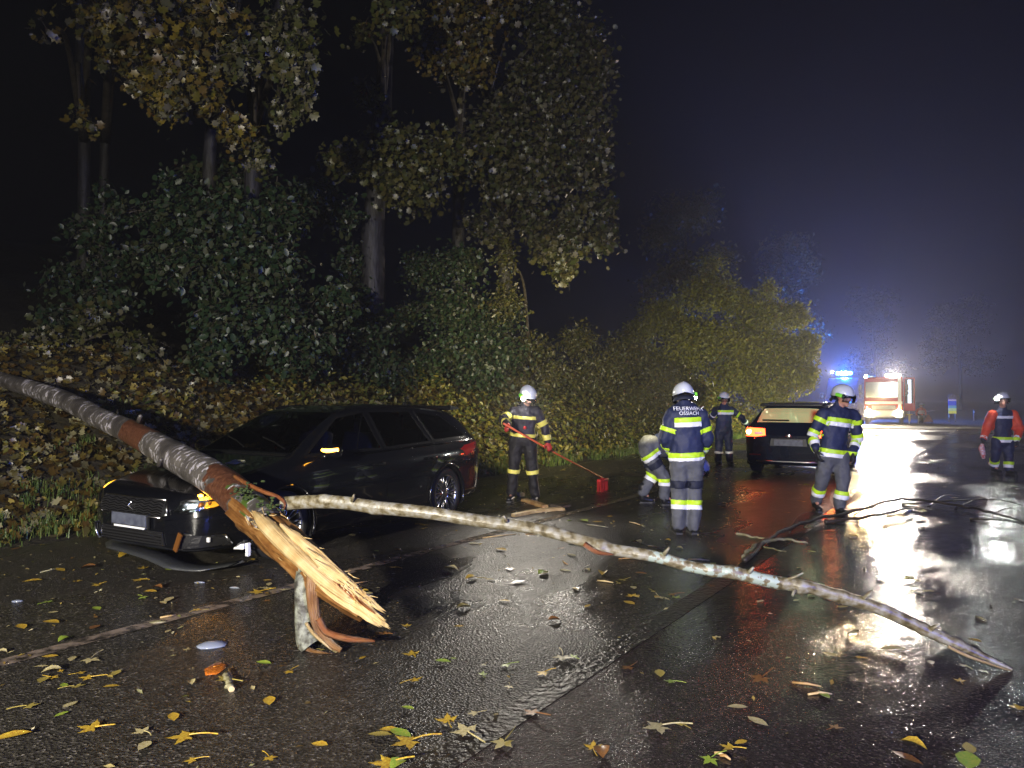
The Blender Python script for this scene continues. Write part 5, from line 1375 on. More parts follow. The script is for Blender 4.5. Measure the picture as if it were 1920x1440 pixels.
for sgn in (1, -1):
    di = Vector((-.80, -sgn * .60, 0)); ux = Vector((.60 * -sgn, .80, 0)) * 1.0
    oo = Vector((2.0, sgn * .66, 0)) - di * 2
    ux = Vector((0, 0, 1)).cross(di).normalized() * (-sgn)        # towards the outside
    poly = [(-.24, .555), (-.14, .645), (.08, .695), (.34, .715), (.36, .67), (.12, .58), (-.10, .54)]
    hl = patch1(poly, oo, ux, fz, di, m_trim, 'headlight', off=.002, depth=.006)
    patch1([(a * .93 + .004, (b_ - .63) * .84 + .63) for a, b_ in poly], oo, ux, fz, di, m_refl, 'reflector', off=.009, depth=.004, parent=hl)
    if sgn == 1:
        # broken lens: lit indicator chamber, torn trim across it
        patch1([(.04, .62), (.07, .685), (.24, .705), (.345, .70), (.35, .67), (.20, .62), (.10, .585), (.03, .585)], oo, ux, fz, di, m_ind_soft, 'indicator', off=.012, depth=.03, parent=hl)
        for k in range(7):
            a0 = Vector(oo) + ux * random.uniform(-.02, .22) + fz * random.uniform(.59, .69)
            p = hit1(a0, di)[0] - di * .05
            b = MB(); b.ball(p, (random.uniform(.012, .03), random.uniform(.012, .03), random.uniform(.01, .022)), n=8, m=6); b.build('bulb_chamber', m_ind_on if k in (1, 4) else m_orange_pl, hl, True)
        strip1([hit1(Vector(oo) + ux * -.15 + fz * .61, di)[0], hit1(Vector(oo) + ux * .20 + fz * .63, di)[0]], .02, m_chrome, 'lamp_trim', hl, th=.06)
    else:
        patch1([(.08, .56), (.10, .70), (.30, .735), (.34, .67), (.22, .54)], oo, ux, fz, di, glow('lit_indicator_lens', (1.0, 0.50, 0.02), 2.6, (0.7, 0.4, 0.03)), 'indicator', off=.012, depth=.04, parent=hl)
    if sgn == 1: patch1(poly, oo, ux, fz, di, m_lampglass, 'lamp_glass', off=.07, depth=.004, parent=hl)
    # side intake with silver frame
    vp = [(-.22, .23), (-.16, .36), (.18, .33), (.22, .25)]
    dk = patch1(vp, oo, ux, fz, di, m_black_pl, 'side_intake', off=.006, depth=.004)
    fr = MB(); q = [hit1(Vector(oo) + ux * a + fz * c, di)[0] - di * .02 for a, c in vp + vp[:1]]
    for a, c in zip(q[:-1], q[1:]): fr.tube([a, a.lerp(c, .5) - di * .012, c], .012, n=6)
    fr.build('intake_frame', m_alloy, dk, True)
    if sgn == 1:
        b = MB(); p = hit1(Vector(oo) + ux * -.18 + fz * .30, di)[0] - di * .05; b.box(p, (.02, .05, .17), bevel=.006, rot=Quaternion((1, 0, 0), R(-25))); b.build('torn_reflector', pbr('bronze_reflector', (.30, .12, .03), .2, metal=.6), dk)
        b = MB(); p = hit1(Vector(oo) + ux * .06 + fz * .31, di)[0] - di * .03; b.box(p, (.02, .03, .04), bevel=.004); b.build('bracket', m_white, dk)
# torn lower lip hanging onto the road
lp = MB(); VV = []; FF = []
for k in range(31):
    t = k / 30; y = -.84 + 1.68 * t
    x0 = np.interp(y, [-.86, -.72, -.45, 0, .45, .72, .86], [1.86, 2.10, 2.24, 2.27, 2.24, 2.10, 1.86])
    sag = .06 + .10 * math.exp(-((t - .9) / .25) ** 2)
    for dx, dz in ((-.04, .035), (.05, .016), (.12, .004), (.05, .0), (-.06, .012)):
        VV.append((x0 + dx - .14 + .05 * t, y, max(.012, .195 - sag + dz)))
for k in range(30):
    for j in range(5): FF.append((k * 5 + j, (k + 1) * 5 + j, (k + 1) * 5 + (j + 1) % 5, k * 5 + (j + 1) % 5))
mk('hanging_bumper_lip', VV, FF, pbr('scraped_lip', (0.03, 0.032, 0.034), 0.35, bump=(30, .004)), car1, True)
b = MB(); b.box((1.75, .80, .20), (.08, .10, .05), bevel=.01, rot=Quaternion((0, 0, 1), .4)); b.box((1.72, .86, .17), (.04, .03, .12), bevel=.006); b.build('broken_bracket', m_white, car1)
# bonnet edge bent up, windscreen sticker, wipers
strip1([Vector((1.10, y, .97)) for y in (-.66, -.3, 0, .3, .66)], .03, m_trim, 'cowl', th=.01)
for y0, y1 in ((.55, .05), (-.05, -.5)):
    q = [hit1((1.02, y0, 3), (0, 0, -1))[0] + Vector((.0, 0, .02)), hit1((.93, (y0 + y1) / 2, 3), (0, 0, -1))[0] + Vector((0, 0, .02)), hit1((.86, y1, 3), (0, 0, -1))[0] + Vector((0, 0, .02))]
    b = MB(); b.tube(q, .008, n=5); b.build('wiper', m_trim, car1)
patch1([(1.30, .16), (1.42, .16), (1.42, .31), (1.30, .31)], Vector((0, 0, 3)), fx, fy, -fz, m_sticker, 'paper_slip', off=.004, depth=.003)
strip1([Vector((2.05, .56, .8)), Vector((1.85, .67, .83)), Vector((1.5, .715, .9)), Vector((1.1, .72, .97))], .01, m_trim, 'bonnet_gap', th=.002)
strip1([Vector((2.12, y, .75)) for y in (-.5, 0, .5)], .01, m_trim, 'bonnet_gap', th=.002)
# rear
def rear_end(root, patch, hit, strip_on, lit):
    ro = Vector((-4, 0, 0))
    for sgn in (1, -1):
        poly = [(sgn * .42, .80), (sgn * .44, .93), (sgn * .80, .95), (sgn * .88, .90), (sgn * .88, .78), (sgn * .60, .77)]
        if sgn < 0: poly = poly[::-1]
        tl = patch(poly, ro, fy, fz, fx, m_tail_on if lit and sgn else m_redlens, 'tail_lamp', off=.006, depth=.02)
        if lit:
            p = hit(ro + fy * sgn * .74 + fz * .86, fx)[0]
            b = MB(); b.ball(p + Vector((-.035, 0, 0)), (.02, .055, .045), n=12, m=8); b.build('bulb', m_tail_hot, tl, True)
        p = hit(ro + fy * sgn * .55 + fz * .84, fx)[0]
        b = MB(); b.box(p + Vector((-.03, 0, 0)), (.012, .14, .04)); b.build('reversing_lens', m_white, tl)
        b = MB(); p = hit(ro + fy * sgn * .62 + fz * .42, fx)[0]; b.box(p + Vector((-.012, 0, 0)), (.02, .22, .03), bevel=.004); b.build('rear_reflector', m_redlens, root)
    rc = patch([(-.34, .60), (-.32, .74), (.32, .74), (.34, .60)], ro, fy, fz, fx, m_black_pl, 'plate_recess', off=.003, depth=.004)
    p = hit(ro + fz * .665, fx)[0]
    b = MB(); b.box(p + Vector((-.018, 0, 0)), (.012, .52, .115), bevel=.003); b.build('number_plate', m_plate, rc)
    b = MB(); p = hit(ro + fz * .79, fx)[0]; b.lathe(p + Vector((-.005, 0, 0)), (-1, 0, 0), [(.045, 0), (.045, .012), (.03, .016)], n=20); b.build('emblem', m_chrome, root, True)
    strip_on([Vector((-2.1, y, 1.06)) for y in (0, .25, .5)], .018, m_trim, 'rear_wiper', th=.02)
    q = [hit((-4, y, .30), (1, 0, 0))[0] + Vector((-.01, 0, 0)) for y in (-.6, -.3, 0, .3, .6)]
    b = MB(); b.tube(q, .018, n=6); b.build('bumper_trim', m_alloy, root, True)
    b = MB()
    VV = []; FF = []
    for k in range(13):
        y = -.56 + 1.12 * k / 12
        VV += [(-1.84, y, 1.425), (-2.03, y * 1.02, 1.40), (-2.03, y * 1.02, 1.375), (-1.84, y, 1.36)]
    for k in range(12):
        for j in range(4): FF.append((k * 4 + j, (k + 1) * 4 + j, (k + 1) * 4 + (j + 1) % 4, k * 4 + (j + 1) % 4))
    mk('roof_spoiler', VV, FF + [(0, 1, 2, 3), (48, 49, 50, 51)], m_trim, root)
rear_end(car1, patch1, hit1, strip1, False)

th2 = R(30)
rc2 = Vector((5.33, 14.0, 0)); h2 = Vector((math.sin(th2), math.cos(th2), 0))
car2, hit2, patch2, strip2, side2, objs2, tree2, X2, cols2 = build_car('hatchback_car', 'dark blue estate car with lit red tail lights standing on the road', rc2 + h2 * 2.25, (h2.x, h2.y), m_navy, {}, {})
rear_end(car2, patch2, hit2, strip2, True)
m_steam = clear_glass('steamed_glass', (0.5, 0.5, 0.45))
_nt = m_steam.node_tree; _o = [n for n in _nt.nodes if n.type == 'OUTPUT_MATERIAL'][0]; _src = _o.inputs[0].links[0].from_socket
_t = _nt.nodes.new('ShaderNodeBsdfTranslucent'); _t.inputs[0].default_value = (.75, .78, .62, 1)
_m = _nt.nodes.new('ShaderNodeMixShader'); _m.inputs[0].default_value = 0.55
_nt.links.new(_src, _m.inputs[1]); _nt.links.new(_t.outputs[0], _m.inputs[2]); _nt.links.new(_m.outputs[0], _o.inputs[0])
for k_, o_ in objs2.items():
    if k_ and k_[0] == 'rear_screen': o_.data.materials[0] = m_steam
lt = [(-3.0 * h2 + rc2 + h2 * 2.25)]
# seen through the rear screen: lit cabin roof lining (pale)
b = MB(); b.box((-1.0, 0, 1.385), (1.5, .95, .02)); b.build('roof_lining', pbr('pale_lining', (0.45, 0.43, 0.36), 0.8), car2)

# ================================================================== PEOPLE
m_jacket = pbr('navy_turnout_cloth', (0.012, 0.018, 0.055), 0.62, bump=(160, 0.002), var=(5, (0.018, 0.026, 0.075)))
m_jacket_b = pbr('black_turnout_cloth', (0.014, 0.012, 0.020), 0.62, bump=(160, 0.002), var=(5, (0.022, 0.018, 0.030)))
m_grey = pbr('grey_turnout_trousers', (0.075, 0.080, 0.095), 0.7, bump=(150, 0.002), var=(6, (0.10, 0.105, 0.12)))
m_blackcloth = pbr('black_trousers', (0.006, 0.005, 0.005), 0.7, bump=(150, 0.002), var=(6, (0.010, 0.008, 0.008)))
m_red = pbr('red_coat', (0.75, 0.09, 0.03), 0.55, bump=(120, 0.002), var=(7, (0.58, 0.05, 0.02)))
m_lime = pbr('lime_reflective_tape', (0.55, 0.85, 0.03), 0.4)
m_silver = pbr('silver_reflective_tape', (0.86, 0.88, 0.92), 0.4)
m_yel = pbr('yellow_reflective_tape', (0.80, 0.72, 0.14), 0.4)
m_skin = pbr('skin', (0.48, 0.24, 0.17), 0.5)
m_helmet = pbr('white_helmet', (0.62, 0.66, 0.74), 0.25, coat=0.6)
m_neck = pbr('nape_cloth', (0.010, 0.013, 0.03), 0.7)
m_boot = pbr('black_boot', (0.012, 0.012, 0.013), 0.3, bump=(50, .003))
m_sole = pbr('boot_sole', (0.03, 0.03, 0.03), 0.6)
m_glove_r = pbr('red_glove', (0.42, 0.035, 0.025), 0.55, bump=(80, .002))
m_glove_b = pbr('dark_glove', (0.02, 0.02, 0.024), 0.55, bump=(80, .002))
m_visor = clear_glass('visor', (0.85, 0.87, 0.9))
m_limelamp = pbr('lime_lamp_case', (0.22, 0.75, 0.05), 0.35)
m_head_on = glow('lit_helmet_lamp', (1.0, 0.97, 0.88), 260, (1, 1, 1))
m_hair = pbr('hair', (0.03, 0.02, 0.012), 0.6, bump=(120, .004))
tex_fold = bpy.data.textures.new('cloth_folds', 'CLOUDS'); tex_fold.noise_scale = 0.085; tex_fold.noise_depth = 2

def soft(mb, voxel, folds=0.0, smooth=4):
    mods = [('REMESH', dict(mode='VOXEL', voxel_size=voxel)), ('SMOOTH', dict(factor=0.5, iterations=smooth))]
    if folds: mods.append(('DISPLACE', dict(texture=tex_fold, strength=folds, mid_level=0.5, texture_coords='LOCAL')))
    me = evaluated(mb.v, mb.f, mods)
    me.polygons.foreach_set('use_smooth', [True] * len(me.polygons))
    return me
def link_pieces(name, me, mat, parent):
    """every separate piece of a band as its own part"""
    bm = bmesh.new(); bm.from_mesh(me); bm.verts.ensure_lookup_table(); seen = set(); groups = []
    for v in bm.verts:
        if v.index in seen: continue
        st = [v]; g = set()
        while st:
            q = st.pop()
            if q.index in g: continue
            g.add(q.index); st += [e.other_vert(q) for e in q.link_edges if e.other_vert(q).index not in g]
        seen |= g; groups.append(g)
    groups = [g for g in groups if len(g) > 24]
    if len(groups) <= 1: bm.free(); return link(name, me, mat, parent)
    for g in groups:
        ix = {k: i for i, k in enumerate(sorted(g))}
        mk(name, [bm.verts[k].co.copy() for k in sorted(g)], [[ix[v.index] for v in f.verts] for f in bm.faces if f.verts[0].index in g], mat, parent, True)
    bm.free()
def band_mesh(src, p0, p1, rmax, off=0.007, trim=None):
    """ring cut from a garment between the planes at p0 and p1, set a little outside the cloth"""
    p0, p1 = Vector(p0), Vector(p1); d = (p1 - p0).normalized()
    bm = bmesh.new(); bm.from_mesh(src)
    far = [f for f in bm.faces if ((f.calc_center_median() - p0) - d * (f.calc_center_median() - p0).dot(d)).length > rmax or not (-.12 < (f.calc_center_median() - p0).dot(d) < (p1 - p0).length + .12)]
    bmesh.ops.delete(bm, geom=far, context='FACES')
    g = bm.verts[:] + bm.edges[:] + bm.faces[:]
    bmesh.ops.bisect_plane(bm, geom=g, plane_co=p0, plane_no=d, clear_inner=True)
    g = bm.verts[:] + bm.edges[:] + bm.faces[:]
    bmesh.ops.bisect_plane(bm, geom=g, plane_co=p1, plane_no=d, clear_outer=True)
    for co, no in (trim or []):
        g = bm.verts[:] + bm.edges[:] + bm.faces[:]
        bmesh.ops.bisect_plane(bm, geom=g, plane_co=co, plane_no=no, clear_outer=True)
    bm.normal_update()
    for v in bm.verts: v.co += v.normal * off
    if bm.faces: bmesh.ops.solidify(bm, geom=bm.faces[:], thickness=-0.004)
    me = bpy.data.meshes.new('band'); bm.to_mesh(me); bm.free()
    me.polygons.foreach_set('use_smooth', [True] * len(me.polygons))
    return me
def hand(mb, wrist, d, palm_n, side, curl=0.9, k=1.0, thick=1.0):
    """palm, four fingers of different lengths with bent joints, and a thumb off the side of the palm"""
    w = Vector(wrist); d = Vector(d).normalized(); n = Vector(palm_n); n = (n - d * n.dot(d)).normalized(); s = d.cross(n) * side
    mb.capsule(w, w + d * .075 * k, .030 * k * thick, .036 * k * thick, side=s, flat=.5, n=10)
    for i, (o, L) in enumerate(((.030, .070), (.010, .080), (-.010, .074), (-.029, .058))):
        b = w + d * (.088 - abs(i - 1.3) * .004) * k + s * o * k
        a = 0.25 * curl; c = b
        for j, fr in enumerate((.45, .32, .23)):
            dd = d * math.cos(a) + n * math.sin(a)
            e = c + dd * L * fr * k
            mb.capsule(c, e, (.0098 - .001 * j) * k * thick, (.0092 - .001 * j) * k * thick, n=8); c = e; a += curl * 0.85
    b = w + d * .025 * k + s * .030 * k
    e = b + (d * .55 + s * .75 + n * .25).normalized() * .036 * k; e2 = e + (d * .8 + s * .15 + n * (.35 + .4 * curl)).normalized() * .034 * k
    mb.capsule(b, e, .0125 * k * thick, .0115 * k * thick, n=8); mb.capsule(e, e2, .0115 * k * thick, .0095 * k * thick, n=8)
def head(mb, c, face, up=Vector((0, 0, 1)), k=1.0):
    f = Vector(face).normalized(); s = f.cross(up).normalized(); u = s.cross(f)
    M = Matrix((s, f, u)).transposed()
    def at(x, y, z): return Vector(c) + M @ Vector((x, y, z)) * k
    mb.ball(at(0, -.008, .03), (.076 * k, .095 * k, .092 * k), n=16, m=12, rot=M)
    mb.ball(at(0, .028, -.045), (.056 * k, .062 * k, .070 * k), n=14, m=10, rot=M)
    mb.capsule(at(0, .088, .012), at(0, .106, -.024), .010 * k, .016 * k)           # nose
    mb.ball(at(0, .086, -.058), (.024 * k, .012 * k, .007 * k), n=8, m=6, rot=M)    # lips
    mb.ball(at(0, .080, -.070), (.020 * k, .012 * k, .007 * k), n=8, m=6, rot=M)
    mb.ball(at(0, .074, -.100), (.024 * k, .020 * k, .016 * k), n=8, m=6, rot=M)    # chin
    for q in (-1, 1):
        mb.ball(at(q * .032, .082, .024), (.020 * k, .010 * k, .008 * k), n=8, m=6, rot=M)   # brow
        mb.ball(at(q * .078, .0, -.005), (.010 * k, .020 * k, .032 * k), n=8, m=6, rot=M)     # ear
        mb.ball(at(q * .040, .062, -.022), (.022 * k, .022 * k, .022 * k), n=8, m=6, rot=M)   # cheek
    return at, M
def eyes(at, M, root):
    for q in (-1, 1):
        e = MB(); e.ball(at(q * .031, .079, .008), (.013, .008, .007), n=10, m=7, rot=M); eo = e.build('eye', m_white, root, True)
        e = MB(); e.ball(at(q * .031, .0855, .008), (.005, .003, .005), n=8, m=6, rot=M); e.build('iris', m_hair, eo, True)

def person(label, base, J, face, jacket, trousers, opts):
    """J: joints in metres relative to base, as posed in the photo"""
    root = empty('person', base); tag(root, label, 'person', opts.get('group', 'firefighters at the scene'))
    J = {k: Vector(v) - Vector(base) for k, v in J.items()}
    acr = (J['shR'] - J['shL']).normalized()
    face = Vector(face).normalized()
    fwd = Vector((0, 0, 1)).cross(acr); fwd = fwd if fwd.dot(opts.get('chest', face)) > 0 else -fwd
    neck_b = J['neck']; pel = J['pelvis']; chest = J['chest']
    lean = opts.get('flat', 0.66)
    # body: one continuous figure
    b = MB()
    at, M = head(b, J['head'], face, opts.get('headup', Vector((0, 0, 1))))
    b.capsule(J['head'] - Vector((0, 0, .05)) - face * .01, neck_b, .052, .058)
    b.capsule(chest + (neck_b - chest) * .45, pel, .145, .13, side=acr, flat=.64)
    for s_ in 'LR':
        b.capsule(J['sh' + s_], J['el' + s_], .052, .042); b.capsule(J['el' + s_], J['wr' + s_], .041, .028)
        b.capsule(J['sh' + s_], neck_b - Vector((0, 0, .03)), .05, .05)
        b.capsule(J['hip' + s_], J['kn' + s_], .078, .056); b.capsule(J['kn' + s_], J['an' + s_], .054, .038)
        toe = Vector(J.get('toe' + s_, J['an' + s_] + fwd * .17)); toe.z = J['an' + s_].z - .06
        b.capsule(J['an' + s_] - Vector((0, 0, .02)), J['an' + s_].lerp(toe, .55), .032, .022, n=8)
        hd = opts['hands'][s_]
        hand(b, J['wr' + s_], hd[0], hd[1], 1 if s_ == 'R' else -1, hd[2])
    bo = link('body', soft(b, .0085, 0, 3), m_skin, root)
    eyes(at, M, root)
    hr = MB(); hr.ball(at(0, -.02, .045), (.082, .094, .088), n=16, m=10, rot=M); hr.build('hair', m_hair, root, True)
    # gloves
    for s_ in 'LR':
        g = MB(); hd = opts['hands'][s_]
        hand(g, J['wr' + s_], hd[0], hd[1], 1 if s_ == 'R' else -1, hd[2], 1.03, 1.16)
        d_ = (J['wr' + s_] - J['el' + s_]).normalized()
        g.capsule(J['wr' + s_] - d_ * .07, J['wr' + s_], .046, .036, n=10)
        link('glove', soft(g, .0065, 0, 2), opts.get('glove', m_glove_b), root)
    # jacket
    k = opts.get('bulk', 1.0)
    j = MB()
    hem = J.get('hem', pel - Vector((0, 0, .04)))
    j.capsule(chest + (neck_b - chest) * .35, chest + (pel - chest) * .5, .185 * k, .172 * k, side=acr, flat=lean, n=20)
    j.capsule(chest + (pel - chest) * .5, hem, .172 * k, .182 * k, side=acr, flat=lean + .04, n=20)
    j.capsule(neck_b - Vector((0, 0, .05)), neck_b + Vector((0, 0, .035)), .085 * k, .075 * k, n=14)
    for s_ in 'LR':
        j.capsule(J['sh' + s_], J['neck'] - Vector((0, 0, .06)), .078 * k, .08 * k, n=12)
        j.capsule(J['sh' + s_], J['el' + s_], .080 * k, .066 * k, n=14)
        d_ = (J['wr' + s_] - J['el' + s_]).normalized()
        j.capsule(J['el' + s_], J['wr' + s_] - d_ * .03, .066 * k, .054 * k, n=14)
    jm = soft(j, .016, .036, 4)
    ax_ = (hem - chest).normalized()
    if opts.get('bent'): ax_ = Vector((0, 0, -9))
    bm = bmesh.new(); bm.from_mesh(jm)                       # straight hem
    r_ = bmesh.ops.bisect_plane(bm, geom=bm.verts[:] + bm.edges[:] + [f_ for f_ in bm.faces if (f_.calc_center_median() - hem - acr * (f_.calc_center_median() - hem).dot(acr)).length < .26 and abs((f_.calc_center_median() - hem).dot(acr)) < .24], plane_co=hem + ax_ * .035, plane_no=ax_)
    low = [f_ for f_ in bm.faces if (f_.calc_center_median() - hem).dot(ax_) > .035 and abs((f_.calc_center_median() - hem).dot(acr)) < .20]
    bmesh.ops.delete(bm, geom=low, context='FACES'); bm.to_mesh(jm); bm.free()
    jo = link('jacket', jm, jacket, root)
    # trousers
    t = MB()
    t.capsule(J['hipL'] + Vector((0, 0, .03)), J['hipR'] + Vector((0, 0, .03)), .115, .115, n=14)
    if opts.get('bent'): t.capsule(pel, chest.lerp(pel, .45), .165, .165, side=acr, flat=.95, n=16)
    for s_ in 'LR':
        t.capsule(J['hip' + s_], J['kn' + s_], .108, .086, n=14)
        d_ = (J['an' + s_] - J['kn' + s_]).normalized()
        t.capsule(J['kn' + s_], J['an' + s_] - d_ * .01, .084, .076, n=14)
    tm = soft(t, .016, .040, 3)
    to = link('trousers', tm, trousers, root)
    if opts.get('sleeves'):                     # coat sleeves of another colour
        for s_ in 'LR':
            c_ = MB()
            c_.capsule(J['sh' + s_] - acr * (.02 if s_ == 'R' else -.02), J['el' + s_], .10 * k, .088 * k, n=14); c_.capsule(J['el' + s_], J['el' + s_].lerp(J['wr' + s_], .8), .086 * k, .066 * k, n=14)
            c_.capsule(J['sh' + s_], J['sh' + s_].lerp(J['hip' + s_], .45) + acr * (.05 if s_ == 'R' else -.05), .08, .06)
            link('coat_sleeve', soft(c_, .017, .022, 4), opts['sleeves'], root)
    # boots
    for s_ in 'LR':
        toe = Vector(J.get('toe' + s_, J['an' + s_] + fwd * .19)); an = J['an' + s_]
        dz = opts.get('sole', {}).get(s_, 0.0)
        toe.z = 0.045 + dz * 0.2; heel = an.copy(); heel.z = max(.05, an.z - .075)
        bt = MB(); dd = (toe - heel); dd.z = 0; dd = dd.normalized() if dd.length > 1e-3 else fwd
        bt.capsule(an + Vector((0, 0, .10)), heel + Vector((0, 0, .01)), .066, .055, n=12); bt.capsule(heel, toe, .052, .047, side=Vector((0, 0, 1)).cross(dd), flat=.85, n=12)
        bk = link('boot', soft(bt, .012, 0, 3), m_boot, root)
        so = MB(); c0, c1 = heel - dd * .05, toe + dd * .045; sd = Vector((0, 0, 1)).cross(dd)
        VV = []; 
        for z in (0.002, .024):
            for a, w_ in ((0, .036), (.2, .045), (.6, .042), (.8, .052), (1.0, .030)):
                c = c0.lerp(c1, a); zz = z + max(0, min(c.z - .045, .3)) * (1 if dz else 0)
                VV += [Vector((c.x, c.y, zz)) + sd * w_, Vector((c.x, c.y, zz)) - sd * w_]
        FF = []
        for q in range(4):
            for lay in (0, 10): FF.append((lay + 2 * q, lay + 2 * q + 1, lay + 2 * q + 3, lay + 2 * q + 2))
            FF.append((2 * q, 2 * q + 2, 12 + 2 * q, 10 + 2 * q)); FF.append((2 * q + 1, 11 + 2 * q, 13 + 2 * q, 2 * q + 3))
        FF += [(0, 10, 11, 1), (8, 9, 19, 18)]
        mk('sole', VV, FF, m_sole, bk)
    # bands
    def limb_band(src, a, c, t0, wid, mats, parent, rmax, nm='reflective_band'):
        a, c = Vector(a), Vector(c); d = (c - a).normalized(); q = a.lerp(c, t0)
        for i, mm in enumerate(mats):
            me = band_mesh(src, q + d * wid * i, q + d * wid * (i + 1), rmax)
            link_pieces(nm, me, mm, parent)
    for (t0, wid, mats) in opts.get('torso', []):
        a = neck_b; c = hem; d = (c - a).normalized(); q = a + d * ((c - a).length * t0)
        tr_ = [(J['shL'].lerp(J['elL'], .25) - acr * -.035, -acr), (J['shR'].lerp(J['elR'], .25) - acr * .035, acr)] if t0 < .75 else None
        for i, mm in enumerate(mats):
            link_pieces('reflective_band', band_mesh(jm, q + d * wid * i, q + d * wid * (i + 1), .34, trim=tr_), mm, jo)
    for s_ in 'LR':
        for (t0, wid, mats) in opts.get('arm', []): limb_band(jm, J['sh' + s_], J['el' + s_], t0, wid, mats, jo, .125)
        for (t0, wid, mats) in opts.get('fore', []): limb_band(jm, J['el' + s_], J['wr' + s_], t0, wid, mats, jo, .105)
        for (t0, wid, mats) in opts.get('thigh', []): limb_band(tm, J['hip' + s_], J['kn' + s_], t0, wid, mats, to, .16)
        for (t0, wid, mats) in opts.get('shin', []): limb_band(tm, J['kn' + s_], J['an' + s_], t0, wid, mats, to, .13)
    # helmet
    h = MB(); n_, m_ = 26, 12
    VV = []; FF = []
    for i in range(m_ + 1):
        ph = (math.pi * .5) * i / m_
        for q in range(n_):
            t_ = 2 * math.pi * q / n_
            r = math.cos(ph); crest = 1 + .05 * math.exp(-(math.sin(t_ - math.pi / 2) * 0 + math.cos(t_)) ** 2 * 14) * math.cos(ph * .5)
            back = .028 * max(0, -math.sin(t_))
            x, y, z = .118 * r * math.cos(t_), (.138 + back) * r * math.sin(t_), .02 + .128 * math.sin(ph) * crest
            if i == 0: z -= .045 * max(0, -math.sin(t_)) + .03 * abs(math.cos(t_)) - .0
            VV.append(at(x, y - .012, z + .015))
    for i in range(m_):
        for q in range(n_): FF.append((i * n_ + q, i * n_ + (q + 1) % n_, (i + 1) * n_ + (q + 1) % n_, (i + 1) * n_ + q))
    ho = mk('helmet', VV, FF, opts.get('helmet', m_helmet), root, True)
    md = ho.modifiers.new('shell', 'SOLIDIFY'); md.thickness = .008
    # rim, crest, visor, lamp, nape cloth
    rm = MB(); rm.tube([VV[q] for q in list(range(n_)) + [0]], .007, n=6, cap=False); rm.build('helmet_rim', m_trim, ho, True)
    vs_ = MB(); V2 = []; F2 = []
    for q in range(13):
        t_ = R(25 + 130 * q / 12)
        V2 += [at(.128 * math.cos(t_), .150 * math.sin(t_), .045), at(.130 * math.cos(t_), .162 * math.sin(t_), -.005), at(.124 * math.cos(t_), .150 * math.sin(t_), -.045)]
    for q in range(12):
        for w_ in (0, 1): F2.append((q * 3 + w_, q * 3 + w_ + 1, q * 3 + w_ + 4, q * 3 + w_ + 3))
    vo = mk('visor', V2, F2, m_visor, ho, True); md = vo.modifiers.new('t', 'SOLIDIFY'); md.thickness = .003
    lx = opts.get('lamp_side', -1)
    lb = MB(); lb.box(at(lx * .138, .03, .03), (.045, .10, .045), bevel=.012, rot=M.to_quaternion()); lc = lb.build('helmet_lamp', m_limelamp, ho, True)
    lf = MB(); lf.lathe(at(lx * .138, .080, .03), M @ Vector((0, 1, 0)), [(.024, 0), (.034, .012), (.032, .026), (.018, .036)], n=16); lf.build('lamp_lens', m_head_on if opts.get('lamp_on') else m_lampglass, lc, True)
    nc = MB(); V3 = []; F3 = []
    for i in range(3):
        for q in range(15):
            t_ = R(200 + 140 * q / 14) if True else 0
            r = .112 + .012 * i; dz = -.03 - .028 * i
            V3.append(at(r * math.cos(t_), (r + .02) * math.sin(t_) - .012, dz))
    for i in range(2):
        for q in range(14): F3.append((i * 15 + q, i * 15 + q + 1, (i + 1) * 15 + q + 1, (i + 1) * 15 + q))
    no = mk('nape_cloth', V3, F3, m_neck, ho, True); md = no.modifiers.new('t', 'SOLIDIFY'); md.thickness = .008
    return root, jo, to, at, M, J
def posed(d, pix):
    """joints from photo points: (px, py, depth offset)"""
    return {k: P(v[0], v[1], d + (v[2] if len(v) > 2 else 0)) for k, v in pix.items()}
LS = [m_lime, m_silver]
dn = Vector((0, 0, -1))
# --- firefighter seen from behind
bA = G(1287, 1001)
JA = posed(bA.y, dict(head=(1281, 744, .03), neck=(1283, 764), chest=(1285, 795), pelvis=(1287, 850), hem=(1287, 857), shL=(1259, 779), shR=(1313, 779), elL=(1246, 822, .02), elR=(1327, 822, .02), wrL=(1262, 850, .20), wrR=(1312, 850, .20), hipL=(1274, 868), hipR=(1302, 868), knL=(1273, 922, .02), knR=(1302, 922, .02), anL=(1272, 985, -.02), anR=(1301, 987, -.02)))
rA, jA, tA, atA, MA, JJ = person('firefighter seen from behind with lettering on the back of his navy jacket', bA, JA, (0.05, 1, -.35), m_jacket, m_grey,
    dict(hands=dict(L=((.3, 1, -.2), (1, 0, 0), 1.0), R=((-.3, 1, -.2), (-1, 0, 0), 1.0)), torso=[(.20, .052, LS), (.90, .055, LS)], arm=[(.50, .05, [m_lime])], fore=[(.30, .05, [m_lime, m_silver])], shin=[(.24, .052, LS)], thigh=[(.58, .085, [m_neck])], chest=Vector((0, 1, 0)), bulk=1.06, lamp_side=1, lamp_on=True, sole={}))
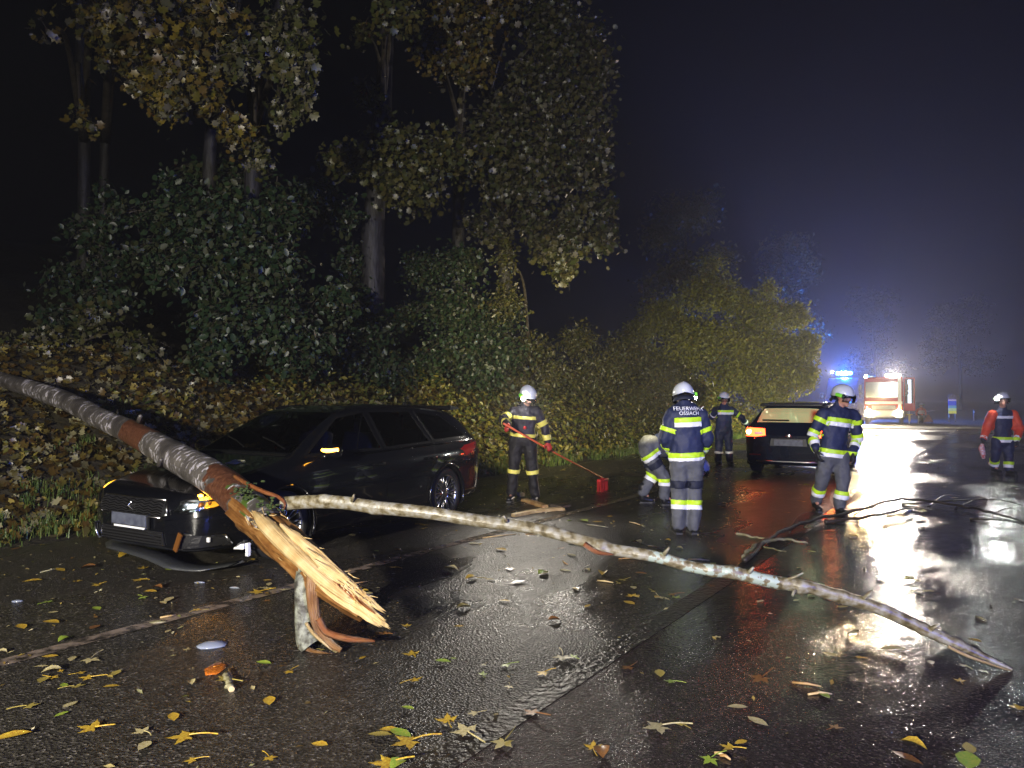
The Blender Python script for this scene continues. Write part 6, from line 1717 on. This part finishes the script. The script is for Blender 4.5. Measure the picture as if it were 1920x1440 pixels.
def lettering(text, size, c, parent, src):
    cu = bpy.data.curves.new('t', 'FONT'); cu.body = text; cu.align_x = 'CENTER'; cu.size = size; cu.extrude = 0.0; cu.offset = size * .008; cu.resolution_u = 3; cu.space_character = 1.0
    o = bpy.data.objects.new('t', cu); COL.objects.link(o)
    me = bpy.data.meshes.new_from_object(o.evaluated_get(bpy.context.evaluated_depsgraph_get()))
    bpy.data.objects.remove(o); bpy.data.curves.remove(cu)
    bv = BVHTree.FromPolygons([v.co for v in src.vertices], [tuple(p.vertices) for p in src.polygons])
    for v in me.vertices:
        q = Vector((c.x + v.co.x, c.y - 1.0, c.z + v.co.y))
        r = bv.ray_cast(q, Vector((0, 1, 0)))
        v.co = (r[0] + Vector((0, -.007, 0))) if r[0] else Vector((q.x, c.y - .15, q.z))
    bm = bmesh.new(); bm.from_mesh(me); bmesh.ops.triangulate(bm, faces=bm.faces[:])
    r = bmesh.ops.extrude_face_region(bm, geom=bm.faces[:])
    for q in r['geom']:
        if isinstance(q, bmesh.types.BMVert): q.co.y -= .003
    bm.to_mesh(me); bm.free(); me.materials.clear()
    return link('lettering', me, m_silver, parent)
lettering('FEUERWEHR', .059, P(1288, 769, bA.y) - bA, jA, jA.data)
lettering('OSSIACH', .056, P(1288, 777.5, bA.y) - bA, jA, jA.data)
# --- firefighter sweeping
bS = G(980, 939)
JS = posed(bS.y, dict(head=(990, 744, -.10), neck=(984, 764, -.03), chest=(982, 790), pelvis=(980, 820), hem=(980, 819), shL=(1006, 772, -.03), shR=(964, 772, .03), elL=(1022, 803, .0), elR=(943, 787, -.18), wrL=(1027, 829, -.02), wrR=(952, 797, -.52), hipL=(993, 829), hipR=(968, 829), knL=(998, 882, -.03), knR=(963, 880, -.03), anL=(1003, 928), anR=(959, 925)))
hp0, hp1 = P(944, 794, bS.y - .66), P(1130, 900, 11.9)
hd_ = (hp1 - hp0).normalized()
rS, jS, tS, atS, MS, JJS = person('firefighter in dark gear with red gloves sweeping the road with a broom', bS, JS, (.45, -.75, -.55), m_jacket_b, m_blackcloth,
    dict(hands=dict(L=((.25, -.35, -.75), (-.2, .4, 0.3), 1.25), R=((-.2, -.5, -.3), (.6, 0, -.2), 1.25)), torso=[(.28, .045, [m_yel]), (.87, .05, [m_yel])], arm=[(.55, .075, [m_yel])], fore=[(.50, .075, [m_yel])], shin=[(-.02, .06, [m_yel])], chest=Vector((.2, -1, 0)), glove=m_glove_r, lamp_side=1, lamp_on=True, bulk=1.02))
b = MB(); b.ball(P(984, 802, bS.y - .16) - bS, (.025, .012, .025), n=10, m=7); b.build('jacket_badge', pbr('red_badge', (.6, .03, .03), .4), jS, True)
bro = empty('broom', hp1 * 1.0); bro.location.z = 0; tag(bro, 'red broom with a long orange handle held by the sweeping firefighter', 'broom')
b = MB(); b.tube([hp0 - bro.location, (hp0 + hp1) / 2 - bro.location, hp1 - bro.location + Vector((0, 0, .03))], .014, n=10); b.build('handle', pbr('orange_handle', (.65, .13, .05), .4), bro, True)
b = MB(); rz_ = Quaternion((0, 0, 1), R(60)); b.box(hp1 - bro.location + Vector((0, 0, .0)), (.34, .07, .05), rot=rz_, bevel=.015); b.tube([hp1 - bro.location, hp1 - bro.location + Vector((-.03, 0, .06))], [.03, .02], n=8)
b.build('broom_head', pbr('red_broom_block', (.5, .02, .02), .45), bro, True)
b = MB()
for i in range(15):
    for k in range(4):
        q = hp1 - bro.location + rz_ @ Vector((-.155 + .31 * i / 14, -.025 + .05 * k / 3, -.02)); zb_ = -q.z + .003
        b.tube([q, q + Vector((random.gauss(0, .012), random.gauss(0, .012), zb_))], [.008, .005], n=4)
o = b.build('bristles', pbr('red_bristles', (.42, .02, .02), .6), bro); o['kind'] = 'stuff'
# --- firefighter bending down behind
bB = G(1228, 947)
JB = posed(bB.y, dict(head=(1312, 880, .35), neck=(1298, 862, .3), chest=(1268, 838, .22), pelvis=(1218, 836, .05), hem=(1240, 838, .10), shL=(1286, 850, .12), shR=(1286, 850, .48), elL=(1280, 893, .12), elR=(1288, 893, .45), wrL=(1272, 925, .05), wrR=(1292, 922, .4), hipL=(1213, 848, -.04), hipR=(1213, 846, .20), knL=(1246, 896, -.06), knR=(1226, 890, .18), anL=(1246, 931, -.05), anR=(1205, 925, .18), toeL=(1263, 940, -.05), toeR=(1222, 934, .18)))
person('firefighter bent down behind the one with lettering on his back', bB, JB, (1, .1, -.7), m_jacket, m_grey,
    dict(hands=dict(L=((.2, 0, -1), (1, 0, 0), .6), R=((.2, 0, -1), (1, 0, 0), .6)), torso=[(.80, .05, LS)], arm=[(.45, .05, LS)], thigh=[(.05, .05, LS), (.38, .09, [m_neck])], shin=[(.02, .05, LS)], chest=Vector((.4, 0, -1)), flat=.95, headup=Vector((.6, 0, .8)), bent=True, bulk=1.12))
# --- firefighter by the second car
bC = G(1357, 871)
JC = posed(bC.y, dict(head=(1358, 748, -.05), neck=(1357, 762), chest=(1357, 780), pelvis=(1357, 806), hem=(1357, 806), shL=(1372, 769), shR=(1342, 769), elL=(1391, 783, -.05), elR=(1334, 782, -.10), wrL=(1402, 800, .1), wrR=(1341, 772, -.36), hipL=(1365, 812), hipR=(1349, 812), knL=(1367, 838, -.02), knR=(1348, 838, -.03), anL=(1368, 864), anR=(1346, 864)))
person('firefighter facing us beside the rear of the dark blue car', bC, JC, (.15, -1, -.2), m_jacket, m_jacket,
    dict(hands=dict(L=((.3, .1, -1), (-1, 0, 0), .6), R=((.1, -.5, .7), (1, 0, 0), .9)), torso=[(.16, .05, LS)], arm=[(.55, .05, [m_lime])], fore=[(.4, .05, [m_silver])], shin=[(.3, .05, [m_silver])], chest=Vector((0, -1, 0)), lamp_side=1, bulk=1.05))
# --- firefighter walking past the second car
bD = G(1556, 963)
JD = posed(bD.y, dict(head=(1582, 744, -.08), neck=(1573, 766, -.02), chest=(1567, 795), pelvis=(1562, 850), hem=(1561, 852), shL=(1601, 778, .04), shR=(1544, 776, -.04), elL=(1608, 822, .10), elR=(1524, 815, -.02), wrL=(1598, 850, -.06), wrR=(1530, 845, -.18), hipL=(1577, 862), hipR=(1550, 862), knL=(1580, 906, -.06), knR=(1540, 904, .06), anL=(1574, 950, -.03), anR=(1530, 938, .20), toeL=(1584, 958, -.20), toeR=(1536, 948, .06)))
person('firefighter in navy jacket stepping past the dark blue car', bD, JD, (.45, -.8, -.25), m_jacket, m_grey,
    dict(hands=dict(L=((-.1, -.3, -1), (-1, 0, 0), .7), R=((.1, -.4, -1), (1, 0, 0), .7)), torso=[(.20, .055, LS), (.88, .055, LS)], arm=[(.20, .06, [m_lime]), (.78, .05, LS)], fore=[(.30, .05, LS)], shin=[(.30, .055, LS)], chest=Vector((.2, -1, 0)), bulk=1.02, lamp_side=1))
# --- firefighter in the red coat
bE = G(1880, 889)
JE = posed(bE.y, dict(head=(1880, 750, -.05), neck=(1880, 768), chest=(1880, 790), pelvis=(1880, 826), hem=(1880, 826), shL=(1901, 777), shR=(1859, 777), elL=(1912, 803, -.03), elR=(1850, 803, .0), wrL=(1906, 826, -.15), wrR=(1843, 826, -.10), hipL=(1890, 832), hipR=(1869, 832), knL=(1891, 858, -.03), knR=(1866, 856, .06), anL=(1891, 880, -.05), anR=(1863, 874, .18)))
person('firefighter with a lit helmet lamp and open red coat at the right', bE, JE, (-.25, -1, -.05), m_jacket, m_jacket,
    dict(hands=dict(L=((-.1, -.3, -1), (-1, 0, 0), .7), R=((0, -.2, -1), (1, 0, 0), 1.0)), torso=[(.20, .055, [m_silver]), (.88, .055, LS)], fore=[(.7, .04, [m_silver])], shin=[(.35, .06, LS)], chest=Vector((0, -1, 0)), sleeves=m_red, lamp_on=True, lamp_side=1, bulk=.98))
b = MB(); q = P(1842, 832, bE.y - .12)
b.tube([q + Vector((.0, 0, .0)), q + Vector((-.02, 0, -.08)), q + Vector((.01, 0, -.20)), q + Vector((.02, 0, -.30))], [.03, .055, .05, .03], n=10)
o = b.build('rolled_barrier_tape', pbr('red_white_tape', (.62, .10, .10), .5, var=(30, (.75, .70, .78))), None, True)
o.location = (0, 0, 0); tag(o, 'red and white roll hanging from the hand of the red coated firefighter', 'tape roll')

# ================================================================== EMERGENCY VEHICLES AND SIGNS FURTHER ALONG
m_fire = pbr('fire_engine_red', (0.50, 0.02, 0.012), 0.3, coat=0.8)
m_stripe = pbr('white_livery', (0.80, 0.80, 0.78), 0.35)
m_dkglass = pbr('dark_windscreen', (0.01, 0.012, 0.016), 0.08, spec=0.8)
m_blue_on = glow('lit_blue_beacon', (0.03, 0.22, 1.0), 120, (0.05, 0.1, 0.6))
m_blue_hot = glow('lit_blue_beacon_core', (0.25, 0.65, 1.0), 260, (0.1, 0.3, 0.8))
m_blue_off = pbr('blue_beacon_lens', (0.02, 0.12, 0.62), 0.15, coat=1.0)
m_white_on = glow('lit_work_lamp', (1.0, 0.82, 0.55), 150, (1, 1, 1))
m_hl_on = glow('lit_headlamp', (1.0, 0.78, 0.42), 500, (1, 1, 1))
m_cabin = glow('lit_cabin_panel', (0.75, 0.85, 1.0), 1.6, (0.7, 0.75, 0.8))
m_amber_on = glow('lit_amber_lamp', (1.0, 0.35, 0.02), 14, (0.6, 0.2, 0.02))

def placed(root, local):
    M_ = Matrix.Translation(root.location) @ root.rotation_euler.to_matrix().to_4x4() @ Matrix.Diagonal((*root.scale, 1.0))
    return M_ @ Vector(local)
# fire engine facing the photographer (local x forward)
pt = G(1657, 797)
tk = empty('fire_engine', pt, math.atan2(-pt.y, -pt.x) - R(1)); tk.scale = (.86, .86, .98); tag(tk, 'red and white fire engine with blazing headlamp far along the road', 'fire engine')
b = MB(); b.box((-.95, 0, 1.75), (1.9, 2.3, 2.05), bevel=.10); cabo = b.build('cab', m_fire, tk, True)
b = MB(); b.box((-4.2, 0, 1.80), (4.4, 2.28, 2.1), bevel=.05); b.build('equipment_body', m_fire, tk)
b = MB(); b.box((-3.2, 0, .62), (6.4, 1.1, .22)); b.build('chassis', m_black_pl, tk)
b = MB(); b.box((.008, -.05, 2.05), (.03, 2.05, .92), bevel=.012); b.build('windscreen', m_dkglass, cabo)
b = MB(); b.box((.02, 0, 1.30), (.05, 2.2, .16), bevel=.01); b.build('white_band', m_stripe, cabo)
b = MB(); b.box((.03, .95, 1.75), (.05, .20, 1.9), bevel=.01); b.build('white_pillar', m_stripe, cabo)
b = MB(); b.box((.06, 0, .66), (.22, 2.3, .42), bevel=.05); bp_ = b.build('bumper', m_stripe, tk)
b = MB(); b.box((.02, 0, 1.02), (.04, 1.5, .26), bevel=.01); gr_ = b.build('grille', m_black_pl, tk)
for k in range(4):
    b = MB(); b.box((.045, 0, .93 + .06 * k), (.02, 1.4, .018)); b.build('grille_bar', m_stripe, gr_)
for y in (-.88, .88):
    b = MB(); b.lathe((.16, y, .70), (1, 0, 0), [(.15, 0), (.15, .02), (.12, .03)], n=20); hh = b.build('headlamp', m_chrome, tk, True)
    b = MB(); b.lathe((.19, y, .70), (1, 0, 0), [(.20, 0), (.17, .05), (.08, .08)], n=18); b.build('lens', m_hl_on if y < 0 else m_white_on, hh, True)
    b = MB(); b.box((.15, y * 1.12, .98), (.04, .10, .16), bevel=.01); b.build('indicator', m_amber_on if y > 0 else m_orange_pl, tk)
    # mirrors
    b = MB(); s_ = 1 if y > 0 else -1
    b.tube([(-.05, s_ * 1.15, 2.45), (.18, s_ * 1.36, 2.4), (.18, s_ * 1.36, 1.75), (-.05, s_ * 1.15, 1.65)], .018, n=6); b.box((.19, s_ * 1.37, 2.18), (.06, .20, .36), bevel=.02); b.box((.19, s_ * 1.37, 1.86), (.06, .20, .18), bevel=.02)
    b.build('mirror', m_black_pl, tk, True)
    for x in (-.9, -4.6):
        b = MB(); wc = Vector((x, s_ * 1.03, .47)); b.lathe(wc, (0, s_, 0), [(.27, -.13), (.45, -.13), (.47, -.08), (.47, .08), (.45, .12), (.27, .13)], n=26, closed=True); wo = b.build('wheel', m_tyre, tk, True)
        b = MB(); b.lathe(wc, (0, s_, 0), [(.27, .02), (.27, .10), (.12, .04), (.08, .12)], n=20); b.build('rim', m_alloy, wo, True)
        b = MB(); q = [Vector((x + .56 * math.cos(t), s_ * 1.18, .47 + .56 * math.sin(t))) for t in np.linspace(0, math.pi, 14)]; b.tube(q, .035, n=6); b.build('wheel_arch', m_stripe, tk, True)
b = MB(); b.box((-.5, -.75, 2.86), (.36, .62, .16), bevel=.04); b.build('blue_beacon', m_blue_off, tk, True)
b = MB(); b.lathe((-.28, -1.05, 2.84), (1, 0, 0), [(.09, 0), (.07, .04)], n=14); b.build('search_lamp', m_white_on, tk, True)
wl = MB(); wl.box((-.6, .55, 2.80), (.14, .95, .06)); wlo = wl.build('work_lamp_bar', m_black_pl, tk)
for k in range(4):
    b = MB(); b.box((-.52, .20 + .24 * k, 2.90), (.08, .17, .13), bevel=.015); b.build('work_lamp', m_white_on, wlo, True)
# crew door standing open on the right of the picture
dr = MB(); dq = Quaternion((0, 0, 1), R(14))
dr.box((-.35, 1.50, 2.72), (.06, .64, .09), rot=dq); dr.box((-.35, 1.50, 1.05), (.06, .64, .45), rot=dq); dr.box((-.35 - .07, 1.23, 1.8), (.06, .09, 1.9), rot=dq); dr.box((-.35 + .07, 1.79, 1.8), (.06, .09, 1.9), rot=dq)
do = dr.build('open_door', m_fire, tk)
b = MB(); b.box((-.35, 1.50, 1.98), (.03, .48, 1.40), rot=dq); b.build('door_window', m_dkglass, do)
b = MB(); b.box((-.30, 1.52, 1.95), (.03, .20, 1.35), rot=dq); b.build('lit_panel', m_cabin, do)
b = MB(); b.box((-.4, 1.50, .62), (.3, .35, .05)); b.box((-.4, 1.50, .42), (.26, .12, .38)); b.build('step', pbr('yellow_step', (.7, .55, .08), .4), do)
lamp('fire_engine_headlamp', 'SPOT', placed(tk, (.30, -.88, .72)), 4500, (1.0, 0.70, 0.30), 0.13, (3, 12, .5), 80, 1.0)
lamp('fire_engine_work_lamps', 'SPOT', placed(tk, (-.30, .6, 2.95)), 6500, (1.0, 0.88, 0.76), 0.2, (5, 10, 6.0), 150, 0.9)

# tall van with the blue warning light
pv = G(1574, 787)
vn = empty('rescue_van', pv, math.atan2(-RU.y, -RU.x)); vn.scale = (1.18, 1.18, 1.18); tag(vn, 'dark rescue van under a blazing blue light bar behind the walking firefighter', 'van')
Vn = []; prof = [(0, .35), (.06, .75), (.02, 1.05), (-.55, 1.22), (-1.05, 2.15), (-1.35, 2.55), (-5.2, 2.60), (-5.25, .35)]
for y in (-.95, .95):
    for x, z in prof: Vn.append((x, y * (.90 if z > 2 else 1.0), z))
n_ = len(prof)
Fn = [tuple(range(n_))[::-1], tuple(range(n_, 2 * n_))] + [(i, (i + 1) % n_, (i + 1) % n_ + n_, i + n_) for i in range(n_)]
vb = mk('van_body', Vn, Fn, m_navy, vn); md = vb.modifiers.new('b', 'BEVEL'); md.width = .05; md.segments = 3
mk('windscreen', [(-.56, -.84, 1.26), (-.56, .84, 1.26), (-1.0, .78, 2.1), (-1.0, -.78, 2.1), (-.58, -.84, 1.29), (-.58, .84, 1.29), (-1.02, .78, 2.13), (-1.02, -.78, 2.13)], [(0, 1, 2, 3), (4, 7, 6, 5), (0, 4, 5, 1), (1, 5, 6, 2), (2, 6, 7, 3), (3, 7, 4, 0)], m_dkglass, vn)
for s_ in (-1, 1):
    b = MB(); b.box((-.03, s_ * .72, .92), (.10, .28, .20), bevel=.04); hh = b.build('headlamp', m_lampglass, vn, True)
    b = MB(); b.ball((-.06, s_ * .72, .92), (.04, .09, .07)); b.build('reflector', m_refl, hh, True)
    b = MB(); b.box((-.75, s_ * 1.12, 1.45), (.10, .22, .34), bevel=.03); b.build('mirror', m_black_pl, vn, True)
    for x in (-.95, -4.3):
        b = MB(); wc = Vector((x, s_ * .86, .34)); b.lathe(wc, (0, s_, 0), [(.2, -.1), (.33, -.1), (.34, -.06), (.34, .06), (.33, .1), (.2, .1)], n=24, closed=True); wo = b.build('wheel', m_tyre, vn, True)
        b = MB(); b.lathe(wc, (0, s_, 0), [(.2, 0), (.2, .08), (.06, .05)], n=18); b.build('rim', m_alloy, wo, True)
b = MB(); b.box((.05, 0, .45), (.16, 1.86, .26), bevel=.04); b.build('bumper', m_black_pl, vn, True)
b = MB(); b.box((-1.7, 0, 2.70), (.34, .95, .10), bevel=.03); lbo = b.build('light_bar', m_black_pl, vn, True)
for y, mt in ((-.345, m_blue_on), (-.115, m_blue_hot), (.115, m_blue_hot), (.345, m_blue_on)):
    b = MB(); b.box((-1.66, y, 2.86), (.30, .20, .20), bevel=.06); b.build('beacon', mt, lbo, True)
b = MB(); b.lathe((-1.32, -.62, 2.93), (1, -.2, 0), [(.08, 0), (.06, .04)], n=14); b.build('added_roof_glow', m_white_on, vn, True)  # added glowing disc to go with the bush fill light
lamp('blue_light_bar_glow', 'POINT', placed(vn, (-1.3, 0, 3.05)), 13000, (0.02, 0.16, 1.0), 0.22)
lamp('added_bush_fill', 'SPOT', placed(vn, (-1.2, -.62, 2.95)), 4000, (1.0, 0.82, 0.30), 0.10, (12.5, 34, 2.0), 42, 0.8)  # added fill light, brightens the bush at the bend
# helmet lamps that are lit
pl_ = atS(.138, .115, .03) + bS
lamp('helmet_lamp_light', 'SPOT', pl_, 330, (1.0, 0.92, 0.80), 0.03, pl_ + Vector((.10, -.95, -.32)) * 4, 100, 0.8)
pe = P(1869, 748, bE.y - .22)
lamp('helmet_lamp_light', 'SPOT', pe, 60, (0.95, 1.0, 0.95), 0.04, (-.5, 0, .9), 110, 0.8)
# head lights of the second car shine ahead onto the bush at the bend
for s_ in (1, -1):
    q = Matrix.Translation(car2.location) @ car2.rotation_euler.to_matrix().to_4x4() @ Vector((2.36, s_ * .62, .66))
    lamp('car_headlight', 'SPOT', q, 9000, (1.0, 0.90, 0.42), 0.06, (11.6, 34, 2.2), 46, 1.0)
    b = MB(); b.ball((2.20, s_ * .62, .66), (.05, .12, .06), n=12, m=8); b.build('headlight', m_white_on, car2, True)
# helmet lamp of the lettered firefighter shines onto the bank
pa_ = atA(.138, .13, .03) + bA
lamp('helmet_lamp_light', 'SPOT', pa_, 6000, (1.0, 0.86, 0.45), 0.03, (0.9, 18.5, 2.3), 46, 0.7)
# cabin light of the second car
q = Matrix.Translation(car2.location) @ car2.rotation_euler.to_matrix().to_4x4() @ Vector((-.30, -.1, 1.28))
lamp('cabin_light', 'POINT', q, 150, (0.80, 1.0, 0.62), 0.06)
q = Matrix.Translation(car1.location) @ car1.rotation_euler.to_matrix().to_4x4() @ Vector((2.10, .80, .70))
lamp('indicator_glow', 'POINT', q, 5, (1.0, 0.42, 0.04), 0.05)

# signs, posts and the far helper
m_signback = pbr('sign_back_metal', (0.32, 0.24, 0.20), 0.45, metal=0.4)
m_post = pbr('galvanised_post', (0.30, 0.29, 0.28), 0.45, metal=0.5)
pg = G(1693, 796)
sg = empty('warning_sign', pg); tag(sg, 'back of a triangular road sign with an extra plate on a post', 'road sign')
b = MB(); b.tube([(0, .03, 0), (0, .03, 1.28)], .03, n=8); b.build('post', m_post, sg, True)
def prism(poly, th):
    n = len(poly); V = [(x, 0, z) for x, z in poly] + [(x, th, z) for x, z in poly]
    return V, [tuple(range(n)), tuple(range(2 * n - 1, n - 1, -1))] + [(i, i + n, (i + 1) % n + n, (i + 1) % n) for i in range(n)]
V_, F_ = prism([(-.26, .66), (.26, .66), (.26, .70), (.03, 1.20), (-.03, 1.20), (-.26, .70)], .02); mk('triangle_plate', V_, F_, m_signback, sg)
V_, F_ = prism([(-.26, .46), (.26, .46), (.26, .63), (-.26, .63)], .02); mk('extra_plate', V_, F_, m_signback, sg)
for i, (px, py, h, lb) in enumerate(((1705, 796, 1.05, 'slim white marker post right of the triangular road sign'), (1826, 790, .75, 'pale marker post left of the red coated firefighter'), (1722, 796, .55, 'low reflector post below the far helper'))):
    q = G(px, py); r_ = empty('marker_post', q); tag(r_, lb, 'post', 'roadside marker posts')
    b = MB(); b.tube([(0, 0, 0), (0, 0, h * .97), (0, .01, h)], [.05, .045, .03], n=8, flat=.6); b.build('post_body', m_stripe if i == 0 else m_post, r_, True)
    b = MB(); b.box((0, -.04, h * .82), (.05, .015, .10)); b.build('reflector', m_silver, r_)
pf = G(1741, 796)
fs = empty('folding_warning_sign', pf); tag(fs, 'low folding triangular warning sign standing on the verge', 'road sign')
V_, F_ = prism([(-.27, .14), (.27, .14), (.27, .18), (.02, .60), (-.02, .60), (-.27, .18)], .02); mk('triangle_plate', V_, F_, pbr('dull_red_sign', (.35, .12, .08), .5), fs)
b = MB()
for a, c in (((-.2, .02, .15), (-.28, .2, 0)), ((.2, .02, .15), (.28, .2, 0)), ((0, .02, .5), (0, .4, 0)), ((-.2, .0, .15), (-.24, -.15, 0)), ((.2, 0, .15), (.24, -.15, 0))): b.tube([a, c], .014, n=6)
b.build('stand', m_black_pl, fs)
# notice board; panel glow stands in for headlights falling on it
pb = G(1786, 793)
nb = empty('notice_board', pb, R(-10)); tag(nb, 'tall blue and yellow notice board with added panel glow on a post beyond the road', 'notice board')
b = MB(); b.tube([(-.18, .05, 0), (-.18, .05, .6)], .035, n=8); b.tube([(.18, .05, 0), (.18, .05, .6)], .035, n=8); b.build('post', m_post, nb, True)
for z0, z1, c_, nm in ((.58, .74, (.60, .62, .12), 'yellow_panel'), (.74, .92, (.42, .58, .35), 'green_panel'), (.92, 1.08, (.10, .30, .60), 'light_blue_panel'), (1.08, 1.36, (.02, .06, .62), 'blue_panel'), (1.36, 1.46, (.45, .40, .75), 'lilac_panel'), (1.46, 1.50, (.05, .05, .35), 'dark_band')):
    b = MB(); b.box((0, 0, (z0 + z1) / 2), (.44, .06, z1 - z0 - .004)); b.build(nm, glow('board_' + nm, c_, 0.55, c_), nb)  # emission in place of light reflected by the panels
V_, F_ = prism([(-.21, 1.51), (.21, 1.51), (.23, 1.70), (.10, 1.74), (0, 1.82), (-.12, 1.78), (-.24, 1.66)], .05); mk('top_panel', V_, F_, pbr('board_top', (.42, .38, .55), .4, var=(12, (.2, .18, .3))), nb)
b = MB(); b.box((-.19, -.03, .40), (.05, .02, .12)); b.build('reflector', m_silver, nb)
# far helper in reflective jacket
bF = G(1727, 795)
JF = posed(bF.y, dict(head=(1727, 760, -.03), neck=(1727, 765.5), chest=(1727, 770), pelvis=(1727, 778), hem=(1727, 778.5), shL=(1733, 768), shR=(1721, 768), elL=(1736, 774), elR=(1718, 774), wrL=(1735, 779, -.1), wrR=(1719, 779, -.1), hipL=(1730, 779.5), hipR=(1724, 779.5), knL=(1730, 786), knR=(1724, 786), anL=(1730, 792.5), anR=(1724, 792.5)))
person('far helper in an orange jacket with white reflective stripes', bF, JF, (-.2, -1, 0), pbr('orange_jacket', (.55, .10, .04), .5), m_blackcloth,
    dict(hands=dict(L=((0, -.2, -1), (-1, 0, 0), .7), R=((0, -.2, -1), (1, 0, 0), .7)), torso=[(.35, .06, [m_silver]), (.6, .06, [m_silver])], chest=Vector((0, -1, 0)), bulk=.9))

# ------------------------------------------------------------------ misty air
def haze_box(x0, x1, y0, y1, z0, z1, dens):
    V = [(x, y, z) for z in (z0, z1) for y in (y0, y1) for x in (x0, x1)]
    o = mk('haze', V, [(0, 2, 3, 1), (4, 5, 7, 6), (0, 1, 5, 4), (1, 3, 7, 5), (3, 2, 6, 7), (2, 0, 4, 6)], None)
    m = bpy.data.materials.new('mist'); m.use_nodes = True; nt = m.node_tree
    for n in list(nt.nodes): nt.nodes.remove(n)
    out = nt.nodes.new('ShaderNodeOutputMaterial'); v = nt.nodes.new('ShaderNodeVolumePrincipled')
    v.inputs['Color'].default_value = (0.82, 0.84, 0.92, 1); v.inputs['Density'].default_value = dens; v.inputs['Anisotropy'].default_value = 0.55
    nt.links.new(v.outputs[0], out.inputs['Volume'])
    o.data.materials.append(m)
    return tag(o, 'thin wet mist hanging in the night air', kind='stuff')
haze_box(-355, 355, -65, 425, -1.1, 24, 0.0019)
